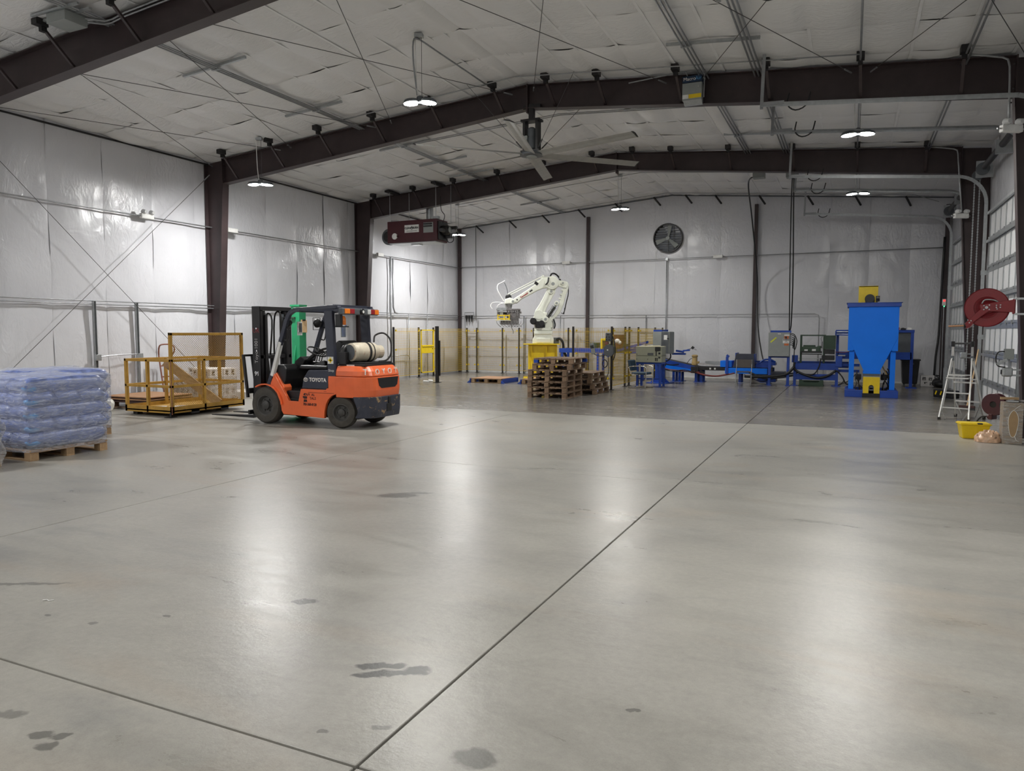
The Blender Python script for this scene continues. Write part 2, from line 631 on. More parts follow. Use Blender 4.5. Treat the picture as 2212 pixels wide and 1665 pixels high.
MT['label_blue'] = simple('label_blue', (0.01, 0.03, 0.07), 0.4)
MT['sky_blue'] = simple('letter_blue', (0.10, 0.30, 0.55), 0.5)
MT['lens'] = emit('lamp_lens', (1.0, 0.985, 0.94), LAMP_STRENGTH)
MT['lens_bright'] = emit('lamp_lens_bright', (1.0, 0.99, 0.97), BRIGHT_LAMP_STRENGTH)
MT['lens_dim'] = emit('lamp_lens_dim', (1.0, 0.985, 0.93), DIM_LAMP_STRENGTH)
MT['red_led'] = emit('red_led', (1.0, 0.05, 0.05), 1.5)
MT['green_led'] = emit('green_led', (0.1, 1.0, 0.4), 2.0)
MT['louver'] = simple('louver_blades', (0.30, 0.32, 0.36), 0.35, 0.5)
MT['hose_tan'] = simple('hose_tan', (0.45, 0.22, 0.10), 0.5)
MT['fan_blade'] = simple('fan_blade_alu', (0.36, 0.36, 0.34), 0.5, 0.3)
MT['card_bare'] = simple('bare_cardboard', (0.40, 0.27, 0.145), 0.8)
MT['stain'] = simple('oil_stain', (0.075, 0.074, 0.068), 0.30, var=0.25, scale=7)
MT['stain_soft'] = simple('faint_stain', (0.17, 0.155, 0.13), 0.32, var=0.25, scale=5)
MT['red_wire'] = simple('red_hose', (0.20, 0.035, 0.03), 0.45)
# ------------------------------------------------------------------ stains anchored in the slab material
STAINS = [(-2.05, 2.93, .12, .035, .45, .8), (-1.97, 2.87, .15, .032, .40, .85), (-1.88, 2.95, .07, .045, .38, .8), (-2.06, 2.80, .085, .03, .5, .75),
          (-2.98, 3.45, .07, .045, .38, .65), (-4.10, 6.14, .21, .11, .41, .55), (-3.98, 6.32, .16, .05, .43, .45), (-1.28, 2.42, .09, .07, .46, .5),
          (-2.96, 1.81, .055, .035, .24, .5), (-2.88, 1.84, .04, .03, .3, .5), (-2.87, 1.77, .04, .03, .3, .5), (-3.25, 1.86, .09, .03, .4, .4),
          (-4.85, 2.92, .30, .03, .46, .4), (-3.55, 2.93, .03, .02, .46, .5), (-1.72, 2.45, .045, .02, .3, .45), (-0.82, 3.03, .03, .02, .46, .5),
          (-4.19, 2.65, .03, .02, .4, .45), (-3.85, 2.67, .04, .02, .4, .4), (-1.92, 2.33, .03, .02, .4, .45)]


def add_stains(m):
    nt = m.node_tree
    b = nt.nodes['Principled BSDF']
    src = b.inputs['Base Color'].links[0].from_socket
    g = N(nt, 'ShaderNodeNewGeometry')
    nz = N(nt, 'ShaderNodeTexNoise')
    nz.inputs['Scale'].default_value = 11.0
    nz.inputs['Detail'].default_value = 3
    nt.links.new(g.outputs['Position'], nz.inputs['Vector'])
    sub = N(nt, 'ShaderNodeVectorMath', operation='SUBTRACT')
    nt.links.new(nz.outputs['Color'], sub.inputs[0])
    sub.inputs[1].default_value = (0.5, 0.5, 0.5)
    sc = N(nt, 'ShaderNodeVectorMath', operation='SCALE')
    nt.links.new(sub.outputs[0], sc.inputs[0])
    sc.inputs['Scale'].default_value = 0.11
    ad = N(nt, 'ShaderNodeVectorMath', operation='ADD')
    nt.links.new(g.outputs['Position'], ad.inputs[0])
    nt.links.new(sc.outputs[0], ad.inputs[1])
    tot = None
    for (x, y, rx, ry, rot, k) in STAINS:
        mp = N(nt, 'ShaderNodeMapping', vector_type='TEXTURE')
        mp.inputs['Location'].default_value = (x, y, 0)
        mp.inputs['Rotation'].default_value = (0, 0, rot)
        mp.inputs['Scale'].default_value = (rx, ry, 10)
        nt.links.new(ad.outputs[0], mp.inputs['Vector'])
        ln = N(nt, 'ShaderNodeVectorMath', operation='LENGTH')
        nt.links.new(mp.outputs['Vector'], ln.inputs[0])
        mr = N(nt, 'ShaderNodeMapRange')
        mr.inputs['From Min'].default_value = 0.8
        mr.inputs['From Max'].default_value = 1.1
        mr.inputs['To Min'].default_value = min(.95, k * 1.25)
        mr.inputs['To Max'].default_value = 0.0
        nt.links.new(ln.outputs['Value'], mr.inputs['Value'])
        if tot is None:
            tot = mr.outputs['Result']
        else:
            mx = N(nt, 'ShaderNodeMath', operation='MAXIMUM')
            nt.links.new(tot, mx.inputs[0])
            nt.links.new(mr.outputs['Result'], mx.inputs[1])
            tot = mx.outputs[0]
    out = mixc(nt, tot, src, (0.06, 0.06, 0.056))
    nt.links.new(out, b.inputs['Base Color'])


add_stains(MT['floor_a'])

# ------------------------------------------------------------------ floor: slabs with open joints over a dark base
floor = struct('floor')
MB().box(XL - .1, XR + .1, YF - .1, YB + .1, -.20, -.03).build('joint_base', MT['joint'], floor)
xs = [XL, -10.65, -6.15, -1.655, XR]
ys = [YF, -3.6, 2.18, 7.97, 13.72, 19.9, YB]
for i in range(len(xs) - 1):
    for j in range(len(ys) - 1):
        gx0 = .0065 if xs[i] in (-1.655,) else (.0055 if i else 0)
        gx1 = .0065 if xs[i + 1] in (-1.655,) else (.0055 if i < len(xs) - 2 else 0)
        gy0 = .007 if ys[j] == 2.18 else (.0022 if j else 0)
        gy1 = .007 if ys[j + 1] == 2.18 else (.0022 if j < len(ys) - 2 else 0)
        MB().box(xs[i] + gx0, xs[i + 1] - gx1, ys[j] + gy0, ys[j + 1] - gy1, -.10, 0).build(
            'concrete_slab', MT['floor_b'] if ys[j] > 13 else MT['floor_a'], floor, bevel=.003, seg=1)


# ------------------------------------------------------------------ walls of draped white liner sheets
def pinch(z, lv):
    for a, b in zip(lv, lv[1:]):
        if a <= z <= b + 1e-6:
            t = (z - a) / max(1e-6, b - a)
            return math.sin(PI * t) ** 0.6 if 0 < t < 1 else 0.0
    return 0.0


GIRTS = [0.0, 2.28, 4.23, 6.6]


def liner(parent, p_of, u0, u1, top_of, depth=.05, nu=10, nv=40, seed=0, damp=False):
    """one sheet; p_of(u, z, off) gives the wall point, off is the bulge into the room"""
    def fn(a, b):
        u = u0 + (u1 - u0) * a
        top = top_of(u)
        z = top * b
        k = pinch(z, GIRTS)
        n = mnoise.noise(Vector((u * 1.1, z * .9, seed * 3.1)))
        n2 = mnoise.noise(Vector((u * 4.0 + z * 1.5, z * 1.1 - u, seed + 9.0)))
        off = depth * k * (.5 + .7 * n) + .022 * math.sin(PI * a) ** .5 + .012 * n2
        if damp:
            fr = min(abs(u - q) for q in FRAMES_Y)
            off *= min(1.0, .05 + max(0, fr - .12) / .5)
        return p_of(u, z, max(off, 0.0))
    mb = MB().grid(fn, nu, nv)
    return mb.build('liner_sheet', MT['wall'], parent, smooth=True, recalc=False)


wall_left = struct('wall_left')
MB().box(XL - .25, XL - .03, YF, YB, -.1, EAVE + .1).build('wall_core', MT['wall'], wall_left)
n_l = 31
for i in range(n_l):
    a, b = YF + (YB - YF) * i / n_l, YF + (YB - YF) * (i + 1) / n_l
    liner(wall_left, lambda u, z, o, k=i % 2: (XL + o, u, z), b, a, lambda u: EAVE + .05, seed=i, damp=True)

wall_back = struct('wall_back')
MB().box(XL - .25, XR + .25, YB + .03, YB + .2, -.1, EAVE + RISE + .2).build('wall_core', MT['wall'], wall_back)
n_b = 15
for i in range(n_b):
    a, b = XL + (XR - XL) * i / n_b, XL + (XR - XL) * (i + 1) / n_b
    liner(wall_back, lambda u, z, o, k=i % 2: (u, YB - o, z), b, a, lambda u: ceil_z(u) + .05, depth=.04, seed=50 + i)

wall_front = struct('wall_front')
MB().box(XL - .25, XR + .25, YF - .2, YF, -.1, EAVE + RISE + .2).build('wall_core', MT['wall'], wall_front)

DOORS = [(8.65, 12.85), (14.75, 18.95), (20.85, 25.05)]
DOOR_H = 4.27
wall_right = struct('wall_right')
edges = [YF] + [v for d in DOORS for v in d] + [YB]
mb = MB()
for k in range(0, len(edges), 2):
    mb.box(XR, XR + .2, edges[k], edges[k + 1], -.1, EAVE + .1)
for a, b in DOORS:
    mb.box(XR, XR + .2, a, b, DOOR_H, EAVE + .1)
mb.build('wall_core', MT['wall'], wall_right)
for k in range(0, len(edges), 2):
    e0, e1 = edges[k], edges[k + 1]
    m_ = max(1, round((e1 - e0) / 1.2))
    for i in range(m_):
        a, b = e0 + (e1 - e0) * i / m_, e0 + (e1 - e0) * (i + 1) / m_
        liner(wall_right, lambda u, z, o: (XR - .03 - o * .6, u, z), a, b, lambda u: EAVE + .05, depth=.03, nv=22, seed=90 + i + k)
for a, b in DOORS:
    MB().grid(lambda s, t: (XR - .03 - .02 * math.sin(PI * t), a + (b - a) * s, DOOR_H + (EAVE + .05 - DOOR_H) * t), 10, 8).build(
        'liner_sheet', MT['wall'], wall_right, smooth=True, recalc=False)

# ------------------------------------------------------------------ ceiling: sheets pillowed between purlins
ceiling = struct('ceiling')
mb = MB()
mb.prism([(XL - .3, EAVE + .10), (RIDGE_X, EAVE + RISE + .14), (XR + .3, EAVE + .10), (XR + .3, EAVE + .3), (RIDGE_X, EAVE + RISE + .34), (XL - .3, EAVE + .3)],
         'y', YF, YB)
mb.build('roof_deck', MT['ceil'], ceiling)
_pn = [XL] + PURLIN_X[:6] + [RIDGE_X] + PURLIN_X[6:] + [XR]
PX_ALL = [_pn[0]]
for _a, _b in zip(_pn, _pn[1:]):
    PX_ALL += [(_a + _b) / 2, _b]


def pillow_x(x):
    for a, b in zip(PX_ALL, PX_ALL[1:]):
        if a <= x <= b:
            t = (x - a) / (b - a)
            return math.sin(PI * t) ** .55 if 0 < t < 1 else 0.0
    return 0.0


n_c = 31
for i in range(n_c):
    a, b = YF + (YB - YF) * i / n_c, YF + (YB - YF) * (i + 1) / n_c
    for side in (0, 1):
        x0, x1 = (XL, RIDGE_X) if side == 0 else (RIDGE_X, XR)

        def fn(s, t):
            x = x0 + (x1 - x0) * s
            y = a + (b - a) * t
            n = mnoise.noise(Vector((x * .75, y * .75, 3.3)))
            n2 = mnoise.noise(Vector((x * 2.3, y * 1.2, 8.1 + i)))
            n3 = mnoise.noise(Vector((x * .6 + i * 5.1, y * .4, 1.7)))
            fr = min(1.0, min(abs(y - q) for q in FRAMES_Y) / .55)
            sag = (.25 + .75 * fr) * .085 * pillow_x(x) * (.25 + .75 * math.sin(PI * t) ** .5) * (.75 + .9 * n + .6 * n3) + .022 * n2 + .012 * abs(mnoise.noise(Vector((x * 3.1, y * .9 + i, 4.4))))
            return (x, y, ceil_z(x) + .055 - max(-.01, min(sag, .05 + .06 * fr)))
        MB().grid(fn, 84, 10).build('liner_sheet', MT['ceil'], ceiling, smooth=True, recalc=False)

for xa in PX_ALL[1:-1]:
    if abs(xa - RIDGE_X) > .1:
        MB().box(xa - .022, xa + .022, YF, YB, ceil_z(xa) + .028, ceil_z(xa) + .032).build('support_band', MT['band'], ceiling)

trim = struct('trim_1')
MB().beam((XL + .06, YF, EAVE - .03), (XL + .06, YB, EAVE - .03), .03, .035).build('eave_strip', MT['black_steel'], trim)
trim = struct('trim_2')
MB().beam((XL, YB - .05, EAVE - .01), (RIDGE_X, YB - .05, EAVE + RISE - .01), .03, .03).beam((RIDGE_X, YB - .05, EAVE + RISE - .01), (XR, YB - .05, EAVE - .01), .03, .03).build(
    'gable_strip', MT['grey_d'], trim)
trim = struct('trim_3')
MB().box(XL, XR, YB - .07, YB - .03, 0, .05).build('base_strip', MT['label_white'], trim, bevel=.005)

# ------------------------------------------------------------------ rigid frames


def col_depth(z):
    return .30 + .34 * min(z, 5.3) / 5.3


def raf_bot(x):
    """underside of the rafter"""
    s = -1 if x < RIDGE_X else 1
    e = (XL + .62) if s < 0 else (XR - .62)
    t = (x - e) / (RIDGE_X - e)
    return 5.27 + (6.08 - 5.27) * t


def make_frame(y, label):
    fr = thing('steel_frame', label, 'steel frame', ((XL + XR) / 2, y, 0))
    ox = (XL + XR) / 2
    for s in (-1, 1):
        e = XL if s < 0 else XR
        sg = -s
        mb = MB()
        x_in0, x_in1 = e + sg * col_depth(0), e + sg * col_depth(5.3)
        mb.prism([(e + sg * .03 - ox, 0), (x_in0 - ox, 0), (x_in1 - ox, 5.27), (x_in1 - ox, ceil_z(x_in1) - .02), (e + sg * .03 - ox, EAVE - .02)], 'y', -.006, .006)
        mb.beam((e + sg * .035 - ox, 0, 0), (e + sg * .035 - ox, 0, EAVE), .20, .014, up=(1, 0, 0))
        mb.beam((x_in0 - ox, 0, 0), (x_in1 - ox, 0, 5.32), .20, .014, up=(1, 0, 0))
        mb.box(min(e + sg * .0, x_in0 + sg * .03) - ox, max(e, x_in0 + sg * .03) - ox, -.12, .12, 0, .018)
        mb.build('column', MT['steel'], fr)
        # rafter
        xr, xk = RIDGE_X, x_in1
        mb = MB()
        mb.prism([(xk - ox, 5.27), (xr - ox, 6.08), (xr - ox, ceil_z(xr) - .01), (xk - ox, ceil_z(xk) - .01)], 'y', -.006, .006)
        mb.beam((xk - ox, 0, 5.27), (xr - ox, 0, 6.08), .20, .014)
        mb.beam((xk - ox, 0, ceil_z(xk) - .015), (xr - ox, 0, ceil_z(xr) - .015), .20, .014)
        mb.build('rafter', MT['steel'], fr)
        # end plate at the knee and the ridge
        MB().beam((xk - ox - sg * .015, 0, 5.10), (xk - ox - sg * .015, 0, ceil_z(xk)), .20, .02, up=(1, 0, 0)).build('knee_plate', MT['steel'], fr)
        mb = MB()
        for q in range(4):
            mb.cyl((xk - ox + sg * .01, -.06 if q % 2 else .06, 5.2 + .18 * q), (xk - ox + sg * .03, -.06 if q % 2 else .06, 5.2 + .18 * q), .012, n=6)
        mb.build('bolts', MT['cable'], fr)
    MB().beam((RIDGE_X - ox, 0, 5.98), (RIDGE_X - ox, 0, ceil_z(RIDGE_X)), .21, .03, up=(1, 0, 0)).build('ridge_plate', MT['steel'], fr)
    for x in PURLIN_X:
        zc = ceil_z(x)
        b = MB()
        b.beam((x - ox, -.48, zc - .09), (x - ox + .02, -.03, raf_bot(x) + .03), .045, .035)
        b.build('flange_brace', MT['steel'], fr)
        c = MB()
        c.box(x - ox - .06, x - ox + .06, -.62, -.44, zc - .07, zc + .03)
        c.box(x - ox - .035, x - ox + .035, -.53, -.45, zc - .14, zc - .06)
        c.build('purlin_clip', MT['black_steel'], fr)
    return fr


make_frame(FRAMES_Y[0], 'dark steel frame crossing overhead at the near end, its brown rafter highest in view')
make_frame(FRAMES_Y[1], 'dark brown steel frame carrying the big ceiling fan at its ridge')
make_frame(FRAMES_Y[2], 'dark steel frame above the hanging maroon heater')

ef = thing('end_frame', 'slim dark posts and short braces standing against the rear wall', 'steel frame', (0, YB - .12, 0))
for x, top in ((-14.62, 5.9), (-9.1, 5.95), (-3.06, 6.0), (2.62, 5.6)):
    MB().box(x - .055, x + .055, -.06, .06, 0, top).build('post', MT['steel'], ef)
for x in PURLIN_X:
    z = ceil_z(x)
    MB().beam((x, -.32, z - .06), (x + .16, .02, z - .30), .05, .04).build('flange_brace', MT['black_steel'], ef)

# ------------------------------------------------------------------ overhead doors in the right wall


def make_door(idx, y0, y1):
    d = struct('door_%d' % idx, loc=(XR - .10, y0, 0))
    w = y1 - y0
    n = 7
    h = DOOR_H / n
    for i in range(n):
        z0 = i * h
        p = MB().box(-.02, .02, .0, w, z0 + .004, z0 + h - .004).build('door_panel', MT['door_panel'], d, bevel=.004, seg=1)
        MB().box(-.045, -.021, 0, w, z0 + .0, z0 + .045).box(-.032, -.021, 0, w, z0 + h - .10, z0 + h - .0).build('rail', MT['galv'], p)
        if i in (1, 3, 5, 6):
            MB().box(-.095, -.046, 0, w, z0 + h - .075, z0 + h - .02).build('strut', MT['galv'], p)
        ns = 7
        for k in range(ns + 1):
            y = .03 + (w - .06) * k / ns
            MB().box(-.036, -.021, y - .022, y + .022, z0 + .046, z0 + h - .102).build('stile', MT['galv'], p)
            MB().box(-.062, -.046, y - .035, y + .035, z0 - .03 if i else .0, z0 + .05).build('hinge', MT['conduit'], p)
    for s, yy in ((0, -.06), (1, w + .06)):
        pts = [(-.12, yy, 0), (-.12, yy, 4.45)]
        for k in range(1, 9):
            a = PI / 2 * k / 8
            pts.append((-.12 - .62 * (1 - math.cos(a)), yy, 4.45 + .62 * math.sin(a)))
        pts.append((-4.15, yy, 5.36))
        t = MB()
        for p, q in zip(pts, pts[1:]):
            t.beam(p, q, .055, .03, up=(1, 0, 0) if abs(q[2] - p[2]) > abs(q[0] - p[0]) else (0, 0, 1))
            dy = -.028 if s else .028
            t.beam((p[0], p[1] + dy, p[2]), (q[0], q[1] + dy, q[2]), .006, .07, up=(1, 0, 0) if abs(q[2] - p[2]) > abs(q[0] - p[0]) else (0, 0, 1))
        t.build('track', MT['galv'], d)
        hx = -4.15
        zc = ceil_z(XR - .1 + hx)
        MB().beam((hx, yy, 5.30), (hx + .02, yy + .03, zc), .05, .05).beam((hx, yy - .05, 5.36), (hx + .35, yy - .02, 5.36), .05, .05).build('track_hanger', MT['conduit'], d)
        MB().tube([(hx + .42, yy, 5.5), (hx + .40, yy, 5.32), (hx + .52, yy, 5.22), (hx + .68, yy, 5.28), (hx + .74, yy, 5.48)], .012, 5, smooth=3).build('track_bumper', MT['black'], d)
        MB().box(-.17, -.02, yy - .03, yy + .03, .0, .6).box(-.16, -.02, yy - .02, yy + .02, 1.5, 1.6).box(-.16, -.02, yy - .02, yy + .02, 2.9, 3.0).build('track_bracket', MT['galv'], d)
    sh = MB().cyl((-.22, -.12, 5.18), (-.22, w + .25, 5.18), .016, n=8)
    sh.build('torsion_shaft', MT['conduit'], d)
    for y in (.02, w - .02):
        MB().lathe([(.05, -.05), (.13, -.05), (.13, -.03), (.10, -.02), (.10, .03), (.13, .04), (.05, .05)], (-.22, y, 5.18), 'y', 16).build('cable_drum', MT['grey_d'], d)
    for a, b in ((.25, w * .45), (w * .55, w - .25)):
        mb = MB().cyl((-.22, a, 5.18), (-.22, b, 5.18), .062, n=12)
        mb.build('torsion_spring', MT['black_steel'], d, smooth='auto')
    MB().box(-.30, -.02, w * .5 - .05, w * .5 + .05, 5.05, 5.3).box(-.34, -.02, w + .02, w + .06, 5.0, 5.36).build('bearing_bracket', MT['galv'], d)
    return d


for i, (a, b) in enumerate(DOORS):
    make_door(i + 1, a, b)

MB_CH = MB()
ch = thing('chain_hoist', 'long steel pull chain hanging beside the dark column above the ladder', 'chain', (2.44, 19.35, 0))
for sx in (-.05, .05):
    mb = MB()
    k = 0
    z = .80 + (.15 if sx > 0 else 0)
    while z < 5.08:
        if k % 2:
            mb.box(sx - .014, sx + .014, -.006, .006, z, z + .036)
        else:
            mb.box(sx - .006, sx + .006, -.014, .014, z, z + .036)
        z += .03
        k += 1
    mb.build('chain', MT['galv'], ch)
MB().lathe([(.02, -.02), (.11, -.02), (.11, .02), (.02, .02)], (0, 0, 5.12), 'y', 16).build('chain_wheel', MT['grey_d'], ch)
# ------------------------------------------------------------------ hanging lamps (the light of the hall)


def make_lamp(x, y, z, rz, label, m='lens'):
    t = thing('pendant_lamp', label, 'lamp', (x, y, z), rz, 'twin head lamps hanging from the ceiling')
    MB().lathe([(.02, .16), (.055, .14), (.065, .05), (.05, .02)], (0, 0, 0), 'z', 14).build('housing', MT['grey_d'], t, smooth='auto')
    for s in (-1, 1):
        M = Matrix.Translation((s * .145, 0, .05)) @ Matrix.Rotation(s * math.radians(5), 4, 'Y')
        h = MB().lathe([(.03, .06), (.115, .045), (.137, .01), (.137, -.010), (.129, -.010), (.127, -.002)], (0, 0, 0), 'z', 20)
        h.v = [tuple(M @ Vector(p)) for p in h.v]
        h.build('lamp_head', MT['grey_d'], t, smooth='auto')
        d = MB().lathe([(.122, -.004), (.118, -.010), (.095, -.020), (.06, -.027), (.02, -.030), (0, -.030)], (0, 0, 0), 'z', 20)
        d.v = [tuple(M @ Vector(p)) for p in d.v]
        d.build('lens', MT[m], t, smooth=True)
    zc = ceil_z(x) - z
    MB().cyl((.03, 0, .14), (.03, 0, zc), .004, n=5).build('hanging_wire', MT['cable'], t)
    MB().tube([(-.03, 0, .14), (-.06, 0, .4), (-.075, .0, zc - .1), (-.05, 0, zc - .02)], .009, 5, smooth=3).build('power_cord', MT['label_white'], t)
    MB().box(-.08, .06, -.05, .05, zc - .06, zc).build('junction_box', MT['galv'], t, bevel=.004)
    return t


LAMPS = [(-6.55, 10.58, 5.35, .3, 'lit twin head lamp hanging above and in front of the fan'),
         (-12.30, 13.00, 4.93, .5, 'lit twin head lamp hanging over the forklift beside the tall column', 'lens_bright'),
         (0.0, 14.75, 5.13, .1, 'lit twin head lamp hanging between the door tracks, larger of two in line'),
         (0.05, 20.90, 5.12, .1, 'lit twin head lamp hanging above the blue hopper, farther of two in line', 'lens_dim'),
         (-6.62, 22.35, 5.40, .15, 'lit twin head lamp hanging above the robot and the wall fan'),
         (-12.38, 22.37, 4.92, .4, 'lit twin head lamp hanging just past the maroon heater', 'lens_bright')]
for a in LAMPS:
    make_lamp(*a)
for x, y, z in [(0.0, 5.0, 5.13), (-6.55, -1.2, 5.35), (-12.3, 3.6, 4.93), (0.0, -4.5, 5.13), (-12.3, -5.8, 4.93)]:  # unseen lamps at assumed places; first one put there to brighten hopper and floor
    make_lamp(x, y, z, .3, 'lit twin head lamp hanging unseen outside the view, at an assumed place', 'lens_bright' if x < -10 else 'lens')

# ------------------------------------------------------------------ conduits


def conduit(name, label, runs, r=.014, m='conduit', parts_name='pipe', cat='conduit', strut=None, smooth=0):
    t = thing(name, label, cat, runs[0][0])
    o = Vector(runs[0][0])
    for pts in runs:
        MB().tube([Vector(p) - o for p in pts], r, 6, smooth=smooth).build(parts_name, MT[m], t, smooth=True)
    for (a, b) in strut or []:
        MB().beam(Vector(a) - o, Vector(b) - o, .042, .042).build('strut_channel', MT['galv'], t)
    return t


wx = XL + .14
conduit('wall_conduit', 'galvanized conduit along the long wall at head height behind the forklift', [
    [(wx, YF, 2.29), (wx, YB - .2, 2.29)], [(wx - .02, YF, 2.22), (wx - .02, YB - .2, 2.22)]])
conduit('wall_conduit', 'conduit run high on the long wall carrying the emergency light box', [
    [(wx, YF, 4.24), (wx, YB - .2, 4.24)]], r=.016)
conduit('wall_conduit', 'thin conduit crossing the rear wall just below the round fan', [
    [(XL + .2, YB - .16, 4.26), (XR - .2, YB - .16, 4.28)]])
conduit('wall_conduit', 'conduit along the rear wall at head height behind the robot, ending in a drop', [
    [(XL + .2, YB - .15, 2.27), (-1.12, YB - .15, 2.26), (-1.0, YB - .15, 2.22), (-.97, YB - .15, 2.1), (-.97, YB - .15, .05)]])
conduit('wall_conduit', 'vertical conduit dropping near the rear corner behind the heater', [
    [(-13.86, YB - .16, 5.85), (-13.86, YB - .16, 2.1)]])
conduit('wall_conduit', 'vertical strut post with conduit below the round wall fan', [
    [(-6.10, YB - .17, 4.26), (-6.10, YB - .17, 0.0)]], r=.022)
conduit('wall_conduit', 'short conduit post from head height to floor left of the grey cabinet', [
    [(-6.83, YB - .17, 2.27), (-6.83, YB - .17, 0.0)]], r=.022)
conduit('wall_conduit', 'short conduit post on the rear wall just behind the robot pedestal', [
    [(-10.18, YB - .17, 2.27), (-10.18, YB - .17, 0.0)]], r=.022)
conduit('wall_conduit', 'short conduit post on the rear wall behind the robot gripper', [
    [(-11.72, YB - .17, 2.27), (-11.72, YB - .17, 0.0)]], r=.026)
conduit('wall_conduit', 'steel strut post with pipe and valves beyond the heater, reaching the floor', [
    [(wx, 21.60, 4.24), (wx, 21.60, 0.0)], [(wx, 21.75, 4.2), (wx, 21.75, 2.5), (wx, 21.85, 2.32), (wx, 22.0, 2.29)]], r=.028)
conduit('wall_conduit', 'thin conduit drop on the long wall behind the mesh fence panel', [
    [(wx, 22.76, 2.29), (wx, 22.76, 0.0)], [(wx + .02, 21.66, .78), (wx + .02, 22.6, .80), (wx + .02, 22.72, .75), (wx + .02, 22.76, .65)]], r=.018)
conduit('wall_conduit', 'thin conduit drop on the long wall behind the yellow fence gate', [
    [(wx, 24.05, 2.29), (wx, 24.05, 0.0)]], r=.018)
MBT = None
for yy, lab in ((10.50, 'galvanized strut post on the long wall nearer the blue bags'), (11.52, 'galvanized strut post on the long wall just behind the mustard cage')):
    t = thing('strut_post', lab, 'post', (wx, yy, 0))
    MB().box(-.03, -.022, -.03, .03, 0, 2.29).box(-.022, .03, -.03, -.022, 0, 2.29).box(-.022, .03, .022, .03, 0, 2.29).build('channel', MT['galv'], t)
    MB().box(.03, .10, -.06, .06, 1.02, 1.15).build('outlet_box', MT['galv'], t, bevel=.006)
    MB().tube([(.05, .07, 1.10), (.05, .5, 1.13), (.05, .97, 1.13)] if yy < 11 else [(.05, -.02, 1.0), (.05, -.02, .2)], .012, 6, smooth=3).build('pipe', MT['conduit'], t)


def cz(x, y, d=.05):
    return (x, y, ceil_z(x) - d)


def bundle(label, x, n, y0, y1, struts, half=.72, sp=.06):
    t = thing('ceiling_conduit', label, 'conduit', (x, 0, ceil_z(x)))
    o = Vector((x, 0, ceil_z(x)))
    for k in range(n):
        xx = x + (k - (n - 1) / 2) * sp
        MB().tube([Vector((xx, y0, ceil_z(x) - .075)) - o, Vector((xx, y1, ceil_z(x) - .075)) - o], .016, 6).build('pipe', MT['conduit'], t, smooth=True)
    for y, off in struts:
        a, b = x - half + off, x + half + off
        MB().beam(Vector(cz(a, y, .035)) - o, Vector(cz(b, y, .035)) - o, .045, .045).build('strut_channel', MT['galv'], t)
        mb = MB()
        for k in range(n):
            mb.box((k - (n - 1) / 2) * sp - .026, (k - (n - 1) / 2) * sp + .026, y - .02, y + .02, -.10, -.05)
        mb.build('pipe_clamp', MT['galv'], t)
    return t


bundle('three grey conduits on cross struts under the ceiling, passing over the forklift side', -10.02, 3, -6, 26.3,
       [(9.6, -.05), (12.2, -.08), (15.45, 0), (17.3, 0), (18.9, 0), (24.0, 0)])
bundle('grey conduit bundle under the ceiling leading to the small control box', -2.52, 3, -6, 22.1, [(12.05, .4), (17.95, .4)])
bundle('grey conduit bundle under the ceiling just beyond the small control box', -1.60, 3, -6, 22.1, [])
bundle('pair of conduits under the ceiling nearest the overhead doors', 1.48, 2, -6, 20.0, [(8.0, -.3)], half=.3)
bundle('single conduit under the ceiling carrying the two lamps in line', 0.0, 1, -6, 24.5, [(7.0, 0)], half=.3)

conduit('ceiling_conduit', 'thin conduit following the roof slope just before the fan frame', [
    [cz(-10.0, 13.05), cz(-6.55, 13.05), cz(RIDGE_X, 13.05), cz(-2.5, 13.05), cz(0, 13.05)]], r=.011)
conduit('ceiling_conduit', 'thin pipe following the roof slope just beyond the fan frame', [
    [cz(-9.7, 15.4), cz(RIDGE_X, 15.4, .12), cz(-2.6, 15.4)], [cz(-9.7, 15.5), cz(RIDGE_X, 15.5, .12), cz(-2.6, 15.5)]], r=.011)
conduit('ceiling_conduit', 'thin conduit under the ceiling joining the two farthest left lamps', [
    [cz(-12.38, 22.30), cz(-6.62, 22.30), cz(RIDGE_X, 22.30), cz(-2.6, 22.30), cz(.05, 22.3)]], r=.011)
conduit('ceiling_conduit', 'thin conduit under the ceiling close to the rear wall', [
    [(-14.1, 25.9, 5.75), cz(-13.9, 25.9), cz(RIDGE_X, 25.9), cz(1.6, 25.9), (2.3, 25.9, 5.6)]], r=.011)
conduit('ceiling_conduit', 'bent conduits from the ceiling box hugging the nearest frame', [
    [cz(-10.2, 7.05, .1), cz(-9.9, 7.45, .12), cz(-9.6, 7.53, .05), cz(-8.0, 7.53, .05), cz(-6.2, 7.53, .05)],
    [cz(-10.25, 7.1, .12), cz(-9.95, 7.48, .14), cz(-9.65, 7.56, .08), cz(-8.0, 7.56, .08), cz(-6.2, 7.56, .08)]], r=.014, smooth=2)
conduit('column_conduit', 'bent conduit from the ceiling down the dark column by the hose reel', [
    [cz(1.5, 13.35, .06), cz(1.95, 13.45, .1), (2.03, 13.45, 5.7), (2.05, 13.45, 5.5), (2.07, 13.45, 4.75)]], r=.016, smooth=2)
conduit('column_conduit', 'bent conduit from the ceiling down the dark column behind the ladder', [
    [cz(1.5, 19.5, .06), cz(1.98, 19.55, .1), (2.06, 19.55, 5.7), (2.08, 19.55, 5.5), (2.2, 19.55, 4.3)]], r=.016, smooth=2)

